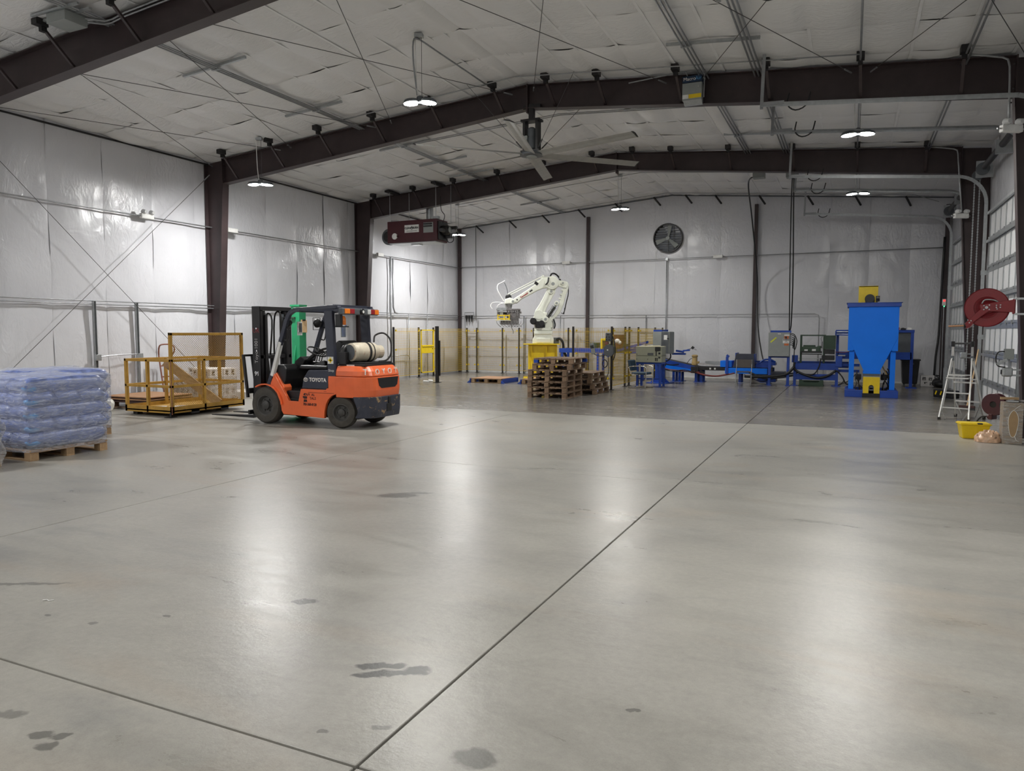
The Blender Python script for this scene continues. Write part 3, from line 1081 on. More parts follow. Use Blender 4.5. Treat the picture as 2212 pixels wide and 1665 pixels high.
# ceiling junction box
t = thing('junction_box', 'large grey electrical box fixed to the ceiling before the nearest frame', 'electrical box', (-10.25, 7.12, ceil_z(-10.25)))
MB().box(-.20, .20, -.17, .17, -.22, -.08).build('box_body', MT['grey'], t, bevel=.006)
MB().box(-.5, .5, -.02, .02, -.08, -.05).box(-.5, .5, -.2, -.16, -.08, -.05).build('strut_channel', MT['galv'], t)
for xx, yy, lab in ((-2.52, 22.25, 'grey junction box under the ceiling above the grey cabinet cord'), (-1.62, 22.15, 'grey junction box under the ceiling above the twin black cords')):
    t = thing('junction_box', lab, 'electrical box', (xx, yy, ceil_z(xx)))
    MB().box(-.16, .16, -.14, .14, -.24, -.07).build('box_body', MT['grey'], t, bevel=.006)
    MB().box(-.3, .3, -.02, .02, -.06, -.02).build('strut_channel', MT['galv'], t)

conduit('ceiling_conduit', 'conduit looping from the lamp before the fan to the ridge box', [
    [(-6.60, 10.58, 5.52), (-6.63, 10.52, 6.0), (-6.62, 10.50, 6.36), (-6.58, 10.62, 6.42), (-6.57, 11.2, 6.42), (-6.57, 13.05, 6.42)]], r=.014, smooth=3)

# black power cords
conduit('power_cord', 'black power cord arching from the ceiling box down the dark post', [
    [(-2.6, 22.25, 6.05), (-2.8, 22.6, 6.1), (-2.92, 23.2, 5.95), (-2.96, 24.6, 5.2), (-2.95, 26.3, 3.5), (-2.88, 26.2, 1.9), (-2.65, 25.5, .9), (-2.5, 25.2, .55)]],
    r=.022, m='black', parts_name='cord', cat='cord', smooth=4)
conduit('power_cord', 'pair of long black cords hanging from the ceiling to the grey cabinet', [
    [(-1.62, 22.15, 5.95), (-1.66, 22.6, 5.0), (-1.70, 23.4, 3.4), (-1.72, 24.0, 2.0), (-1.74, 24.3, 1.7)],
    [(-1.58, 22.15, 5.95), (-1.60, 22.7, 5.0), (-1.62, 23.5, 3.4), (-1.67, 24.1, 2.0), (-1.72, 24.35, 1.7)]],
    r=.018, m='black', parts_name='cord', cat='cord', smooth=4)
conduit('power_cord', 'thick black insulated line running down the far corner by the door', [
    [(2.55, YB - .2, 4.6), (2.52, YB - .22, 3.0), (2.50, YB - .2, 1.6), (2.44, YB - .24, .9), (2.42, YB - .22, .1)]],
    r=.035, m='black', parts_name='cord', cat='cord', smooth=3)

# ------------------------------------------------------------------ brace cables


def brace(label, a, b):
    t = thing('brace_cable', label, 'cable', a)
    a, b = Vector(a), Vector(b)
    d = b - a
    MB().cyl((0, 0, 0), d, .006, n=5).build('wire', MT['cable'], t)
    u = d.normalized()
    MB().cyl(d - u * .25, d - u * .02, .014, n=6).build('turnbuckle', MT['galv'], t)
    return t


def rc(x, y):
    return (x, y, ceil_z(x) - .13)


f1, f2 = FRAMES_Y[0] + .1, FRAMES_Y[1] - .05
brace('thin diagonal ceiling cable ending at the eave on top of the tall column', rc(-11.5, f1), rc(-14.5, f2))
brace('thin diagonal ceiling cable from the eave to the frame behind the forklift lamp', rc(-14.4, f1 + .5), rc(-12.3, f2))
brace('thin ceiling cable slanting down to the frame past the conduit bundle', rc(-9.4, f1), rc(-12.0, f2))
brace('thin ceiling cable crossing the conduit bundle towards the fan side', rc(-12.1, f1), rc(-9.6, f2))
brace('thin ceiling cable running to the ridge just before the fan', rc(-9.0, f1), rc(-6.3, f2))
brace('steep thin ceiling cable beside the lamp in front of the fan', rc(-6.3, f1), rc(-9.2, f2))
brace('thin ceiling cable running from the ridge to the small control box', rc(-6.0, f1), rc(-3.2, f2))
brace('steep thin ceiling cable ending directly above the fan motor', rc(-3.1, f1), rc(-5.86, f2))
brace('thin ceiling cable ending just beyond the small control box', rc(0.1, f1), rc(-2.6, f2))
brace('thin ceiling cable slanting towards the twin door lamps', rc(-3.1, f1), rc(-.12, f2))
brace('thin ceiling cable slanting from above the doors to the frame', rc(2.5, f1), rc(.15, f2))
brace('short thin ceiling cable closest to the overhead door wall', rc(0.3, f1), rc(2.35, f2))
brace('diagonal steel cable on the long wall falling towards the mustard cage', (XL + .26, 7.8, 5.6), (XL + .26, 13.6, .2))
brace('diagonal steel cable on the long wall rising to the tall column top', (XL + .28, 7.9, .2), (XL + .28, 13.6, 5.5))

# ------------------------------------------------------------------ emergency lights and outlets


def emergency(loc, rz, label, heads=True):
    t = thing('emergency_light', label, 'emergency light', loc, rz)
    MB().box(-.16, .16, -.05, .04, -.055, .055).build('box_body', MT['label_white'], t, bevel=.01)
    if heads:
        for s in (-1, 1):
            MB().lathe([(.035, -.05), (.06, .03), (.055, .05)], (s * .10, -.06, .09), 'y', 12).build('lamp_head', MT['clear_lens'], t, smooth='auto')
    MB().cyl((-.22, 0, 0), (.22, 0, 0), .012, n=6).build('pipe', MT['conduit'], t)
    return t


emergency((wx + .05, 11.83, 4.24), PI / 2, 'white emergency light box on the high conduit before the tall column')
emergency((XL + .3, 14.25, 4.22), PI / 2, 'small white box on the high conduit just beyond the tall column', False)
emergency((wx + .06, 20.9, 4.24), PI / 2, 'small white box with valves on the high conduit past the heater', False)
emergency((-9.95, YB - .2, 4.28), 0, 'small white box on the rear wall conduit above the robot elbow', False)
emergency((-4.30, YB - .2, 4.28), 0, 'small white box on the rear wall conduit beside the dark post', False)
emergency((2.10, 13.45, 4.72), .5, 'white emergency light with two heads on the column above the hose reel')
emergency((2.18, 19.55, 4.28), .5, 'white emergency light with two heads on the column above the ladder')
t = thing('outlet_box', 'grey switch box with looped cord and steel clamp on the hose reel column', 'electrical box', (2.16, 13.35, 1.30))
MB().box(-.02, .10, -.07, .05, -.06, .10).build('box_body', MT['grey'], t, bevel=.006)
MB().tube([(0, -.03, .06), (-.10, -.05, .05), (-.13, -.05, -.05), (-.10, -.05, -.16), (0, -.02, -.18)], .010, 6, smooth=4).build('cord', MT['black'], t)
MB().cbox((-.05, -.06, -.10), (.15, .03, .045), (0, -.5, 0)).build('plug', MT['galv'], t, bevel=.006)
MB().cyl((.05, 0, -.06), (.05, 0, -.22), .014, n=6).build('pipe', MT['conduit'], t)
t = thing('outlet_box', 'rounded grey outlet box clamped low on the hose reel column', 'electrical box', (2.17, 13.35, 1.04))
MB().box(-.05, .09, -.06, .05, -.065, .075).build('box_body', MT['galv'], t, bevel=.025)
MB().box(-.062, -.05, -.03, .03, -.03, .04).build('socket', MT['black'], t, bevel=.004)
MB().box(.09, .19, -.03, -.01, .03, .055).box(.09, .19, -.03, -.01, -.055, -.03).build('clamp', MT['galv'], t)
t = thing('outlet_box', 'small grey outlet box on the dark column behind the ladder', 'electrical box', (2.36, 19.45, 1.12))
MB().box(-.09, .05, -.06, .05, -.06, .08).build('box_body', MT['galv'], t, bevel=.02)
MB().box(.05, .15, -.03, -.01, .03, .055).box(.05, .15, -.03, -.01, -.055, -.03).build('clamp', MT['galv'], t)
t = thing('call_station', 'small red button box with a green light in the far corner', 'control box', (2.52, 25.6, 2.55))
MB().box(-.05, .05, -.04, .04, -.10, .10).build('box_body', MT['label_white'], t, bevel=.008)
MB().cyl((-.0, -.04, .05), (-.0, -.06, .05), .03, n=10).build('red_button', MT['red_led'], t)
MB().cyl((-.0, -.04, -.12), (-.0, -.055, -.12), .018, n=10).build('green_light', MT['green_led'], t)
MB().cyl((0, 0, -.1), (0, 0, -2.54), .014, n=6).build('pipe', MT['conduit'], t)

# manifold bracket on rear wall
t = thing('regulator_rack', 'small steel wall rack with black air regulators near the rear corner', 'regulator', (-14.35, YB - .2, 2.20))
MB().tube([(0, 0, .22), (.42, 0, .22), (.42, 0, .0)], .018, 6).tube([(.0, 0, .22), (.02, 0, -.62), (.60, 0, -.62), (.60, 0, .0)], .016, 6).build('bracket', MT['conduit'], t)
for k in range(3):
    MB().lathe([(.03, .05), (.05, .03), (.05, -.06), (.03, -.10), (.012, -.22)], (.10 + .12 * k, -.03, .06), 'z', 10).build('regulator', MT['black'], t, smooth='auto')

# ------------------------------------------------------------------ big ceiling fan
fan = thing('ceiling_fan', 'huge six blade grey ceiling fan hanging from the frame ridge', 'ceiling fan', (-5.9, 13.72, 5.17))
for k in range(6):
    a = math.radians(-76 + 60 * k)
    M = Matrix.Rotation(a, 4, 'Z') @ Matrix.Rotation(math.radians(-16), 4, 'X')
    mb = MB()
    sec = [(-.105, .0), (-.06, .018), (0, .024), (.07, .012), (.108, 0.0), (.07, -.003), (0, .004), (-.06, .0)]
    vs = [M @ Vector((x, y, z)) for x in (.20, 2.36) for y, z in sec]
    n = len(sec)
    mb.add(vs, [(i, (i + 1) % n, n + (i + 1) % n, n + i) for i in range(n)] + [tuple(range(n - 1, -1, -1)), tuple(range(n, 2 * n))])
    bl = mb.build('blade', MT['fan_blade'], fan)
    cp = MB().prism([(y * 1.06, z * 1.15) for y, z in sec], 'x', 2.36, 2.385)
    cp.v = [tuple(M @ Vector(p)) for p in cp.v]
    cp.build('end_cap', MT['black'], bl)
MB().lathe([(.04, .06), (.20, .05), (.235, .015), (.235, -.02), (.10, -.035), (.0, -.036)], (0, 0, 0), 'z', 28).build('hub', MT['grey_d'], fan, smooth='auto')
MB().cyl((0, 0, -.03), (0, 0, -.045), .11, n=20).build('hub_cap', MT['grey'], fan)
MB().box(-.16, -.11, -.09, .09, .06, .66).box(.11, .16, -.09, .09, .06, .66).box(-.2, .2, -.11, .11, .64, .68).box(-.2, .2, -.11, .11, .05, .08).build('motor_frame', MT['black_steel'], fan)
MB().lathe([(.04, .08), (.09, .12), (.10, .30), (.08, .34), (.085, .36), (.085, .50), (.05, .53)], (0, 0, 0), 'z', 16).build('motor', MT['grey_d'], fan, smooth='auto')
MB().box(-.12, -.05, -.12, -.04, .2, .36).build('gear_box', MT['grey'], fan, bevel=.01)
MB().box(-.05, .05, -.05, .05, .68, .98).box(-.16, -.06, -.06, .06, .88, .96).box(.06, .2, -.06, .06, .90, .96).build('mounting_stem', MT['black_steel'], fan)
for a in (35, 150, 215, 330):
    an = math.radians(a)
    top = Vector((1.3 * math.cos(an), 1.3 * math.sin(an), ceil_z(-5.9 + 1.3 * math.cos(an)) - 5.17 - (.0)))
    bot = Vector((.17 * math.cos(an), .12 * math.sin(an), .08))
    MB().cyl(bot, top, .005, n=5).cyl(bot + (top - bot) * .04, bot + (top - bot) * .14, .014, n=6).build('guy_wire', MT['cable'], fan)

# fan controller on the rafter
bx = thing('fan_control_box', 'small grey control box with white lettering fixed to the dark frame', 'control box', (-2.70, 13.60, 5.76))
MB().box(-.17, .17, -.14, .02, 0, .30).build('enclosure', MT['grey'], bx, bevel=.006)
MB().box(-.17, .17, -.142, .02, .31, .42).build('name_plate', MT['label_blue'], bx, bevel=.003)
MB().prism([(-.14, 0), (-.05, -.06), (.02, -.06), (.02, 0)], 'x', -.15, .17).build('cable_chute', MT['galv'], bx)
MB().box(-.165, -.06, -.143, -.14, .03, .10).build('white_sticker', MT['label_white'], bx)
MB().box(-.055, .165, -.143, -.14, .03, .10).build('warning_sticker', MT['yellow'], bx)
MB().cyl((.11, -.14, .22), (.11, -.147, .22), .012, n=8).build('latch', MT['chrome'], bx)
text_obj('lettering', 'Macro', .085, MT['letter'], bx, (-.155, -.1435, .365), (1, 0, 0), (0, 0, 1), 'LEFT', .001)
text_obj('lettering_blue', 'Air', .085, MT['sky_blue'], bx, (.055, -.1435, .365), (1, 0, 0), (0, 0, 1), 'LEFT', .001)
MB().tube([(-.1, -.05, .40), (-.12, -.05, .50), (-.25, -.02, .54), (-1.2, .02, .50)], .012, 6, smooth=4).tube([(.1, -.05, .40), (.12, -.02, .6)], .014, 6).tube([(.19, -.05, .05), (.2, -.05, .6)], .014, 6).build('pipe', MT['conduit'], bx)

# ------------------------------------------------------------------ waste oil heater
ht = thing('unit_heater', 'maroon rectangular heater with white label hanging from the ceiling on rods', 'heater', (-13.10, 19.20, 4.36))
MB().box(0, 1.75, 0, .67, 0, .66).build('cabinet', MT['maroon'], ht, bevel=.012)
MB().box(.06, 1.70, .02, .66, -.02, .0).build('bottom_panel', MT['galv'], ht)
MB().box(.70, 1.0, .25, .45, -.06, -.02).build('bottom_bracket', MT['chrome'], ht)
MB().lathe([(.02, -.10), (.20, -.10), (.25, -.06), (.25, .06), (.20, .10), (.02, .10)], (-.14, .33, .24), 'y', 26).build('blower_housing', MT['grey_d'], ht, smooth='auto')
MB().lathe([(.16, -.115), (.13, -.105), (.06, -.11), (.05, -.14), (.0, -.14)], (-.14, .33, .24), 'y', 20).build('blower_intake', MT['black'], ht, smooth='auto')
MB().box(.63, 1.14, -.006, .0, .29, .52).build('name_plate', MT['label_white'], ht, bevel=.003)
text_obj('lettering', 'CLEAN', .082, MT['black_letter'], ht, (.745, -.0075, .425), (1, 0, 0), (0, 0, 1), 'CENTER', .001, bold=.004, xscale=.86)
text_obj('lettering', 'BURN', .082, MT['black_letter'], ht, (1.025, -.0075, .425), (1, 0, 0), (0, 0, 1), 'CENTER', .001, bold=.004, xscale=.9)
fl = MB().prism([(.885, .36), (.845, .42), (.862, .455), (.875, .44), (.882, .49), (.92, .45), (.925, .41)], 'y', -.0085, -.006)
fl.build('flame_emblem', MT['black_letter'], ht)
MB().prism([(.885, .375), (.870, .41), (.882, .435), (.902, .41)], 'y', -.0095, -.0085).build('flame_center', MT['label_white'], ht)
MB().box(.70, 1.07, -.0075, -.006, .325, .345).build('small_print', MT['grey'], ht)
MB().cyl((.28, 0, .20), (.28, -.03, .20), .095, n=24).build('round_cover', MT['label_white'], ht)
MB().cyl((.38, 0, .20), (.38, -.03, .20), .03, n=12).build('cover_knob', MT['maroon'], ht)
MB().box(1.30, 1.64, -.006, 0, .26, .56).build('data_plate', MT['grey'], ht)
MB().box(1.32, 1.60, -.05, 0, .50, .535).box(1.32, 1.60, -.05, 0, .43, .465).build('louver', MT['black'], ht)
MB().box(1.75, 1.80, .08, .6, .05, .6).build('burner_door', MT['black'], ht, bevel=.008)
MB().lathe([(.13, 0), (.15, .05), (.15, .16), (.10, .20), (.09, .24)], (1.80, .33, .34), 'x', 18).build('burner_fan', MT['black'], ht, smooth='auto')
MB().lathe([(.02, .0), (.085, .0), (.085, .012), (.02, .014)], (2.04, .30, .34), 'x', 14).build('burner_cap', MT['grey'], ht)
MB().cyl((1.95, .1, .30), (1.95, -.08, .30), .06, n=12).cyl((1.9, .45, .42), (2.2, .45, .42), .05, n=12).box(1.80, 1.98, .42, .58, .12, .26).build('burner_motor', MT['black'], ht)
MB().tube([(1.85, .2, .55), (1.95, .15, .75), (1.80, .2, .95), (1.72, .3, 1.35)], .012, 6, smooth=4).tube([(1.9, .3, .15), (2.0, .3, -.03), (2.1, .4, .02), (2.05, .5, .2)], .012, 6, smooth=4).build('burner_cord', MT['black'], ht)
MB().box(1.58, 1.78, .05, .16, .66, .74).box(.10, .32, .05, .16, .66, .71).build('control_box', MT['galv'], ht, bevel=.004)
for x_, y_ in ((.06, .06), (1.70, .06), (.40, .62), (1.90, .62)):
    MB().cyl((x_, y_, .62), (x_, y_, ceil_z(-13.10 + x_) - 4.36), .008, n=6).build('hanging_rod', MT['galv'], ht)
for x_ in (.06, 1.70):
    MB().box(x_ - .08, x_ + .08, -.1, .5, ceil_z(-13.1 + x_) - 4.36 - .06, ceil_z(-13.1 + x_) - 4.36).build('ceiling_bracket', MT['black_steel'], ht)
MB().cyl((.95, .95, .66), (.95, .95, ceil_z(-12.1) - 4.36 + .05), .11, n=18).cyl((.95, .60, .55), (.95, .95, .55), .11, n=14).cyl((.95, .95, .42), (.95, .95, .70), .11, n=18).build('flue_pipe', MT['galv'], ht, smooth='auto')

# ------------------------------------------------------------------ wall exhaust fan
ex = thing('exhaust_fan', 'round black exhaust fan with three blades high on the rear wall', 'exhaust fan', (-6.08, YB - .10, 5.01))
R_ = .49
MB().lathe([(R_, -.10), (R_ + .035, -.10), (R_ + .035, .06), (R_ - .0, .06)], (0, 0, 0), 'y', 36, close=False).build('ring', MT['black_steel'], ex, smooth='auto')
MB().cyl((0, .065, 0), (0, .06, 0), R_, n=36).build('dark_opening', MT['black'], ex)
for k in range(11):
    z = -.44 + .088 * k
    hw = math.sqrt(max(.01, R_ * R_ - z * z)) - .01
    MB().cbox((0, .03, z), (2 * hw, .012, .066), (math.radians(35), 0, 0)).build('louver', MT['louver'], ex)
MB().box(-.01, .01, -.02, .0, -.48, .48).box(.20, .215, -.02, .0, -.43, .43).build('louver_bar', MT['black'], ex)
for a in (82, 200, 318):
    an = math.radians(a)
    d = Vector((math.cos(an), 0, math.sin(an)))
    s = Vector((-math.sin(an), 0, math.cos(an)))
    mb = MB()
    vs = [d * .05 + s * .03 + Vector((0, -.04, 0)), d * .05 - s * .04 + Vector((0, -.07, 0)), d * .44 - s * .09 + Vector((0, -.09, 0)), d * .45 + s * .08 + Vector((0, -.03, 0))]
    vs2 = [p + Vector((0, .008, 0)) for p in vs]
    mb.add(vs + vs2, [(0, 1, 2, 3), (7, 6, 5, 4), (0, 4, 5, 1), (1, 5, 6, 2), (2, 6, 7, 3), (3, 7, 4, 0)])
    mb.build('blade', MT['grey'], ex)
MB().cyl((0, -.10, 0), (0, -.02, 0), .07, n=14).build('hub', MT['grey'], ex)
MB().tube([(-.40, -.02, -.32), (-.44, -.05, -.55), (-.42, -.06, -.68), (-.34, -.06, -.74)], .010, 5, smooth=4).build('cord', MT['label_white'], ex)
MB().box(-.06, .02, -.1, -.02, -.80, -.70).build('outlet_box', MT['galv'], ex, bevel=.006)
# ------------------------------------------------------------------ forklift  (local x forward, y towards its own left side = the camera)
fk = thing('forklift', 'orange and dark grey forklift with gas tank, parked facing the mustard cage', 'forklift', (-9.47, 10.55, 0), PI)


def mirror_y(fn):
    for s in (1, -1):
        fn(s)


# chassis core
MB().box(-1.95, -.36, -.42, .42, .16, .60).box(-.40, .16, -.28, .28, .14, .62).build('chassis', MT['black_steel'], fk, bevel=.01)
side = [(-.12, .70), (-.12, .73), (-.21, .90), (-.50, .47), (-.53, .43), (-.74, .43), (-.80, .65), (-1.34, .65), (-1.38, .70), (-1.40, .89),
        (-1.56, .89), (-1.56, .585), (-1.47, .555), (-1.39, .49), (-1.34, .40), (-1.31, .28), (-1.30, .16), (-.40, .19), (-.36, .25), (-.34, .38), (-.26, .55), (-.18, .64)]
for s in (1, -1):
    MB().prism(side, 'y', s * .475, s * .535).build('side_panel', MT['orange'], fk, bevel=.006)
    MB().box(-.76, -.52, s * .40, s * .50, .42, .435).build('step', MT['black'], fk)
    # fender arc over the front wheel
    mb = MB()
    pts_o, pts_i = [], []
    for k in range(11):
        a = math.radians(58 + 118 * k / 10)
        pts_o.append((.395 * math.cos(a), .335 + .385 * math.sin(a)))
        pts_i.append((.375 * math.cos(a), .335 + .365 * math.sin(a)))
    mb.prism(pts_o + pts_i[::-1], 'y', s * .30, s * .575)
    mb.build('fender', MT['orange'], fk, smooth='auto')
    MB().prism([(.02, .70), (-.11, .74), (-.22, .92), (-.40, .66), (-.36, .40), (-.30, .56), (-.16, .69)], 'y', s * .30, s * .50).build('fender_cheek', MT['orange'], fk, bevel=.006)
MB().prism([(-.30, .45), (-.42, .62), (-.46, .47)], 'y', -.30, .30).build('toe_board', MT['black'], fk)
MB().box(-.80, -.36, -.46, .46, .44, .47).build('floor_plate', MT['rubber'], fk)
# cowl and dashboard
MB().prism([(-.10, .62), (-.10, .99), (-.22, 1.06), (-.36, 1.06), (-.42, .98), (-.40, .80), (-.30, .55)], 'y', -.44, .46).build('front_cowl', MT['black'], fk, bevel=.02)
MB().prism([(-.30, 1.00), (-.34, 1.12), (-.46, 1.20), (-.56, 1.14), (-.50, 1.02), (-.40, .94)], 'y', -.12, .14).build('dashboard', MT['black'], fk, bevel=.015)
MB().cyl((-.40, .02, 1.04), (-.70, .02, 1.24), .035, n=10).build('steering_column', MT['black'], fk)
st = Matrix.Translation((-.745, .02, 1.285)) @ Matrix.Rotation(math.radians(-28), 4, 'Y')
ring = [st @ Vector((.18 * math.cos(a), .18 * math.sin(a), 0)) for a in [2 * PI * k / 24 for k in range(24)]]
wh = MB().tube(ring, .014, 7, closed=True).build('steering_wheel', MT['black'], fk, smooth=True)
mb = MB()
for a in (90, 210, 330):
    mb.beam(st @ Vector((0, 0, -.02)), st @ Vector((.17 * math.cos(math.radians(a)), .17 * math.sin(math.radians(a)), 0)), .03, .012)
mb.cyl(st @ Vector((0, 0, -.03)), st @ Vector((0, 0, .01)), .045, n=12)
mb.build('spoke', MT['black'], wh)
for k in range(4):
    MB().tube([(-.50, -.16 - .07 * k, 1.02), (-.55, -.16 - .07 * k, 1.20), (-.62, -.17 - .07 * k, 1.26)], .010, 6).ball((-.63, -.17 - .07 * k, 1.27), .024, 8, 6).build('lever', MT['black'], fk)
MB().tube([(-.72, -.02, 1.28), (-.85, -.02, 1.33), (-1.02, -.02, 1.36)], [.018, .02, .022], 7).build('knob_lever', MT['black'], fk)
MB().cbox((-.72, .16, 1.02), (.16, .12, .012), (0, .2, 0)).build('clipboard', MT['grey'], fk)
MB().box(-.72, -.46, -.44, -.10, .80, 1.10).build('lever_console', MT['black'], fk, bevel=.02)
# engine hood under the seat
hood = [(-.82, .66), (-.86, .84), (-.97, .985), (-1.42, 1.0), (-1.42, .66)]
MB().prism(hood, 'y', -.50, .535).build('engine_hood', MT['navy'], fk, bevel=.02, seg=3)
MB().box(-1.44, -.92, -.30, .30, .99, 1.10).build('seat', MT['black'], fk, bevel=.04, seg=3)
MB().prism([(-1.30, 1.06), (-1.22, 1.12), (-1.27, 1.26), (-1.33, 1.46), (-1.40, 1.50), (-1.47, 1.45), (-1.46, 1.1)], 'y', -.24, .24).build('seat_back', MT['black'], fk, bevel=.03, seg=3)
MB().box(-1.35, -.75, .30, .50, 1.0, 1.06).cbox((-1.12, .36, 1.06), (.25, .12, .10), (.3, .3, 0)).build('seat_belt_tray', MT['black'], fk, bevel=.02)
# counterweight


def plan(inset, x_rear, x_front=-1.55, hw=.535):
    pts = [(x_front, hw - inset)]
    for k in range(9):
        t = k / 8
        a = PI / 2 * t
        pts.append((-1.86 - (abs(x_rear) - 1.86) * math.sin(a) ** 1.1, (hw - inset) * (1 - .42 * (1 - math.cos(a)))))
    return pts + [(x, -y) for x, y in pts[::-1]]


def lofts(name, levels, m, bev=.012):
    n = len(levels[0][1])
    vs, fs = [], []
    for z, pl in levels:
        vs += [(x, y, z) for x, y in pl]
    for j in range(len(levels) - 1):
        for i in range(n):
            fs.append((j * n + i, j * n + (i + 1) % n, (j + 1) * n + (i + 1) % n, (j + 1) * n + i))
    fs += [tuple(range(n - 1, -1, -1)), tuple(range((len(levels) - 1) * n, len(levels) * n))]
    return MB().add(vs, fs).build(name, m, fk, bevel=bev)


lofts('counterweight', [(.53, plan(.01, -2.24)), (.66, plan(0, -2.26)), (.885, plan(0, -2.25))], MT['orange'])
lofts('counterweight_top', [(.89, plan(.0, -2.25)), (.98, plan(.01, -2.22)), (1.065, plan(.05, -2.14))], MT['orange'], .02)
low = [(-1.62, .40), (-1.80, .44)] + [p for p in plan(.01, -2.27)[2:9]]
low = [(-2.00, .525)] + plan(.01, -2.27)[4:-4] + [(-2.00, -.525)]
low_top = [(-1.90, .53)] + plan(.0, -2.27)[4:-4] + [(-1.90, -.53)]
lofts('counterweight_base', [(.19, [(x + (.06 if i in (0, len(low) - 1) else .02), y) for i, (x, y) in enumerate(low)]), (.30, low), (.55, low_top)], MT['navy_worn'], .01)
MB().box(-2.0, -1.5, -.36, .36, .2, .56).build('axle_housing', MT['black_steel'], fk)
# rear grille, tow pin, letters
MB().prism([(-.30, .865), (.30, .865), (.27, .735), (.20, .690), (-.20, .690), (-.27, .735)], 'x', -2.262, -2.20).build('rear_grille', MT['black'], fk)
MB().box(-2.285, -2.2, -.07, .07, .28, .42).box(-2.29, -2.2, -.03, .03, .42, .54).build('tow_pin', MT['black'], fk, bevel=.01)
tl = 'TOYOTA'
for i, c in enumerate(tl):
    t_ = -1 + 2 * (i + .5) / 6          # along the curved rear, -1 = own left (camera) side
    y = -t_ * .545

    def surf(yy):
        ca = 1 - (1 - min(abs(yy), .524) / .525) / .42
        return -2.215 if ca <= 0 else -1.86 - .355 * math.sqrt(max(0, 1 - ca * ca)) ** 1.1
    x = surf(y)
    nn = Vector((-1, (surf(y + .03) - surf(y - .03)) / .06, 0)).normalized()
    xd = Vector((0, 0, 1)).cross(nn)
    text_obj('lettering', c, .140, MT['letter'], fk, Vector((x, y, .965)) + nn * .012, xd, (nn.x * -.15, nn.y * -.15, 1), depth=.004, bold=.002)
text_obj('side_lettering', 'TOYOTA', .088, MT['letter'], fk, (-1.175, .538, .815), (-1, 0, 0), (0, 0, 1), depth=.001, bold=.003)
el = lambda cx, cz, rx, rz: [(cx + rx * math.cos(2 * PI * k / 20), .538, cz + rz * math.sin(2 * PI * k / 20)) for k in range(20)]
MB().tube(el(-.915, .815, .045, .031), .0045, 4, closed=True).tube(el(-.915, .815, .016, .029), .004, 4, closed=True).tube(el(-.915, .829, .032, .011), .004, 4, closed=True).build('side_emblem', MT['letter'], fk)
text_obj('rental_lettering', 'CAPI  AL', .062, MT['decal_black'], fk, (-.985, .5365, .555), (-1, 0, 0), (0, 0, 1), depth=.0006, bold=.001)
text_obj('rental_lettering', 'TALS', .062, MT['decal_black'], fk, (-1.06, .5365, .492), (-1, 0, 0), (0, 0, 1), depth=.0006, bold=.001)
text_obj('phone_lettering', '703-368-8120', .060, MT['decal_black'], fk, (-.995, .5365, .385), (-1, 0, 0), (0, 0, 1), depth=.0006, bold=.0025, xscale=.86)
MB().prism([(-.855, .545), (-.87, .575), (-.92, .575), (-.885, .545)], 'y', .5355, .5375).prism([(-.845, .53), (-.94, .525), (-.935, .485), (-.88, .48), (-.845, .50)], 'y', .5355, .5375).prism(
    [(-.865, .47), (-.93, .47), (-.94, .43), (-.86, .425)], 'y', .5355, .5375).build('rental_emblem', MT['decal_black'], fk)
MB().box(-1.36, -1.30, .536, .5365, .62, .625).box(-1.52, -.96, .5355, .537, .592, .598).build('scratch', MT['decal_black'], fk)
# wheels


def wheel(x, y, r, w, steer=0.0):
    s = 1 if y > 0 else -1
    hub = bpy.data.objects.new('wheel', None)
    COL.objects.link(hub)
    hub.parent = fk
    hub.location = (x, y, r)
    hub.rotation_euler = (0, 0, steer)
    prof = [(r * .56, -w / 2 + .01), (r * .66, -w / 2), (r * .90, -w / 2 + .012), (r * .985, -w / 2 + .045), (r, -w * .18), (r, w * .18), (r * .985, w / 2 - .045), (r * .90, w / 2 - .012), (r * .66, w / 2), (r * .56, w / 2 - .01)]
    MB().lathe(prof, (0, 0, 0), 'y', 36, close=False).build('tire', MT['tire'], hub, smooth='auto')
    mb = MB().lathe([(r * .57, s * w * .5 - s * .012), (r * .50, s * w * .44), (r * .44, s * w * .26), (r * .40, s * w * .20), (0, s * w * .20)], (0, 0, 0), 'y', 28, close=False)
    mb.lathe([(r * .57, -s * w * .5), (0, -s * w * .3)], (0, 0, 0), 'y', 20, close=False)
    mb.build('rim', MT['rim'], hub, smooth='auto')
    mb = MB().lathe([(r * .24, s * w * .18), (r * .23, s * w * .40), (r * .16, s * w * .46), (0, s * w * .47)], (0, 0, 0), 'y', 16, close=False)
    for k in range(6):
        a = 2 * PI * k / 6
        mb.cyl((r * .33 * math.cos(a), s * w * .18, r * .33 * math.sin(a)), (r * .33 * math.cos(a), s * w * .30, r * .33 * math.sin(a)), .014, n=6)
    mb.build('hub', MT['rim'], hub, smooth='auto')


wheel(0, .455, .335, .22)
wheel(0, -.455, .335, .22)
wheel(-1.63, .445, .272, .18, math.radians(14))
wheel(-1.63, -.445, .272, .18, math.radians(12))
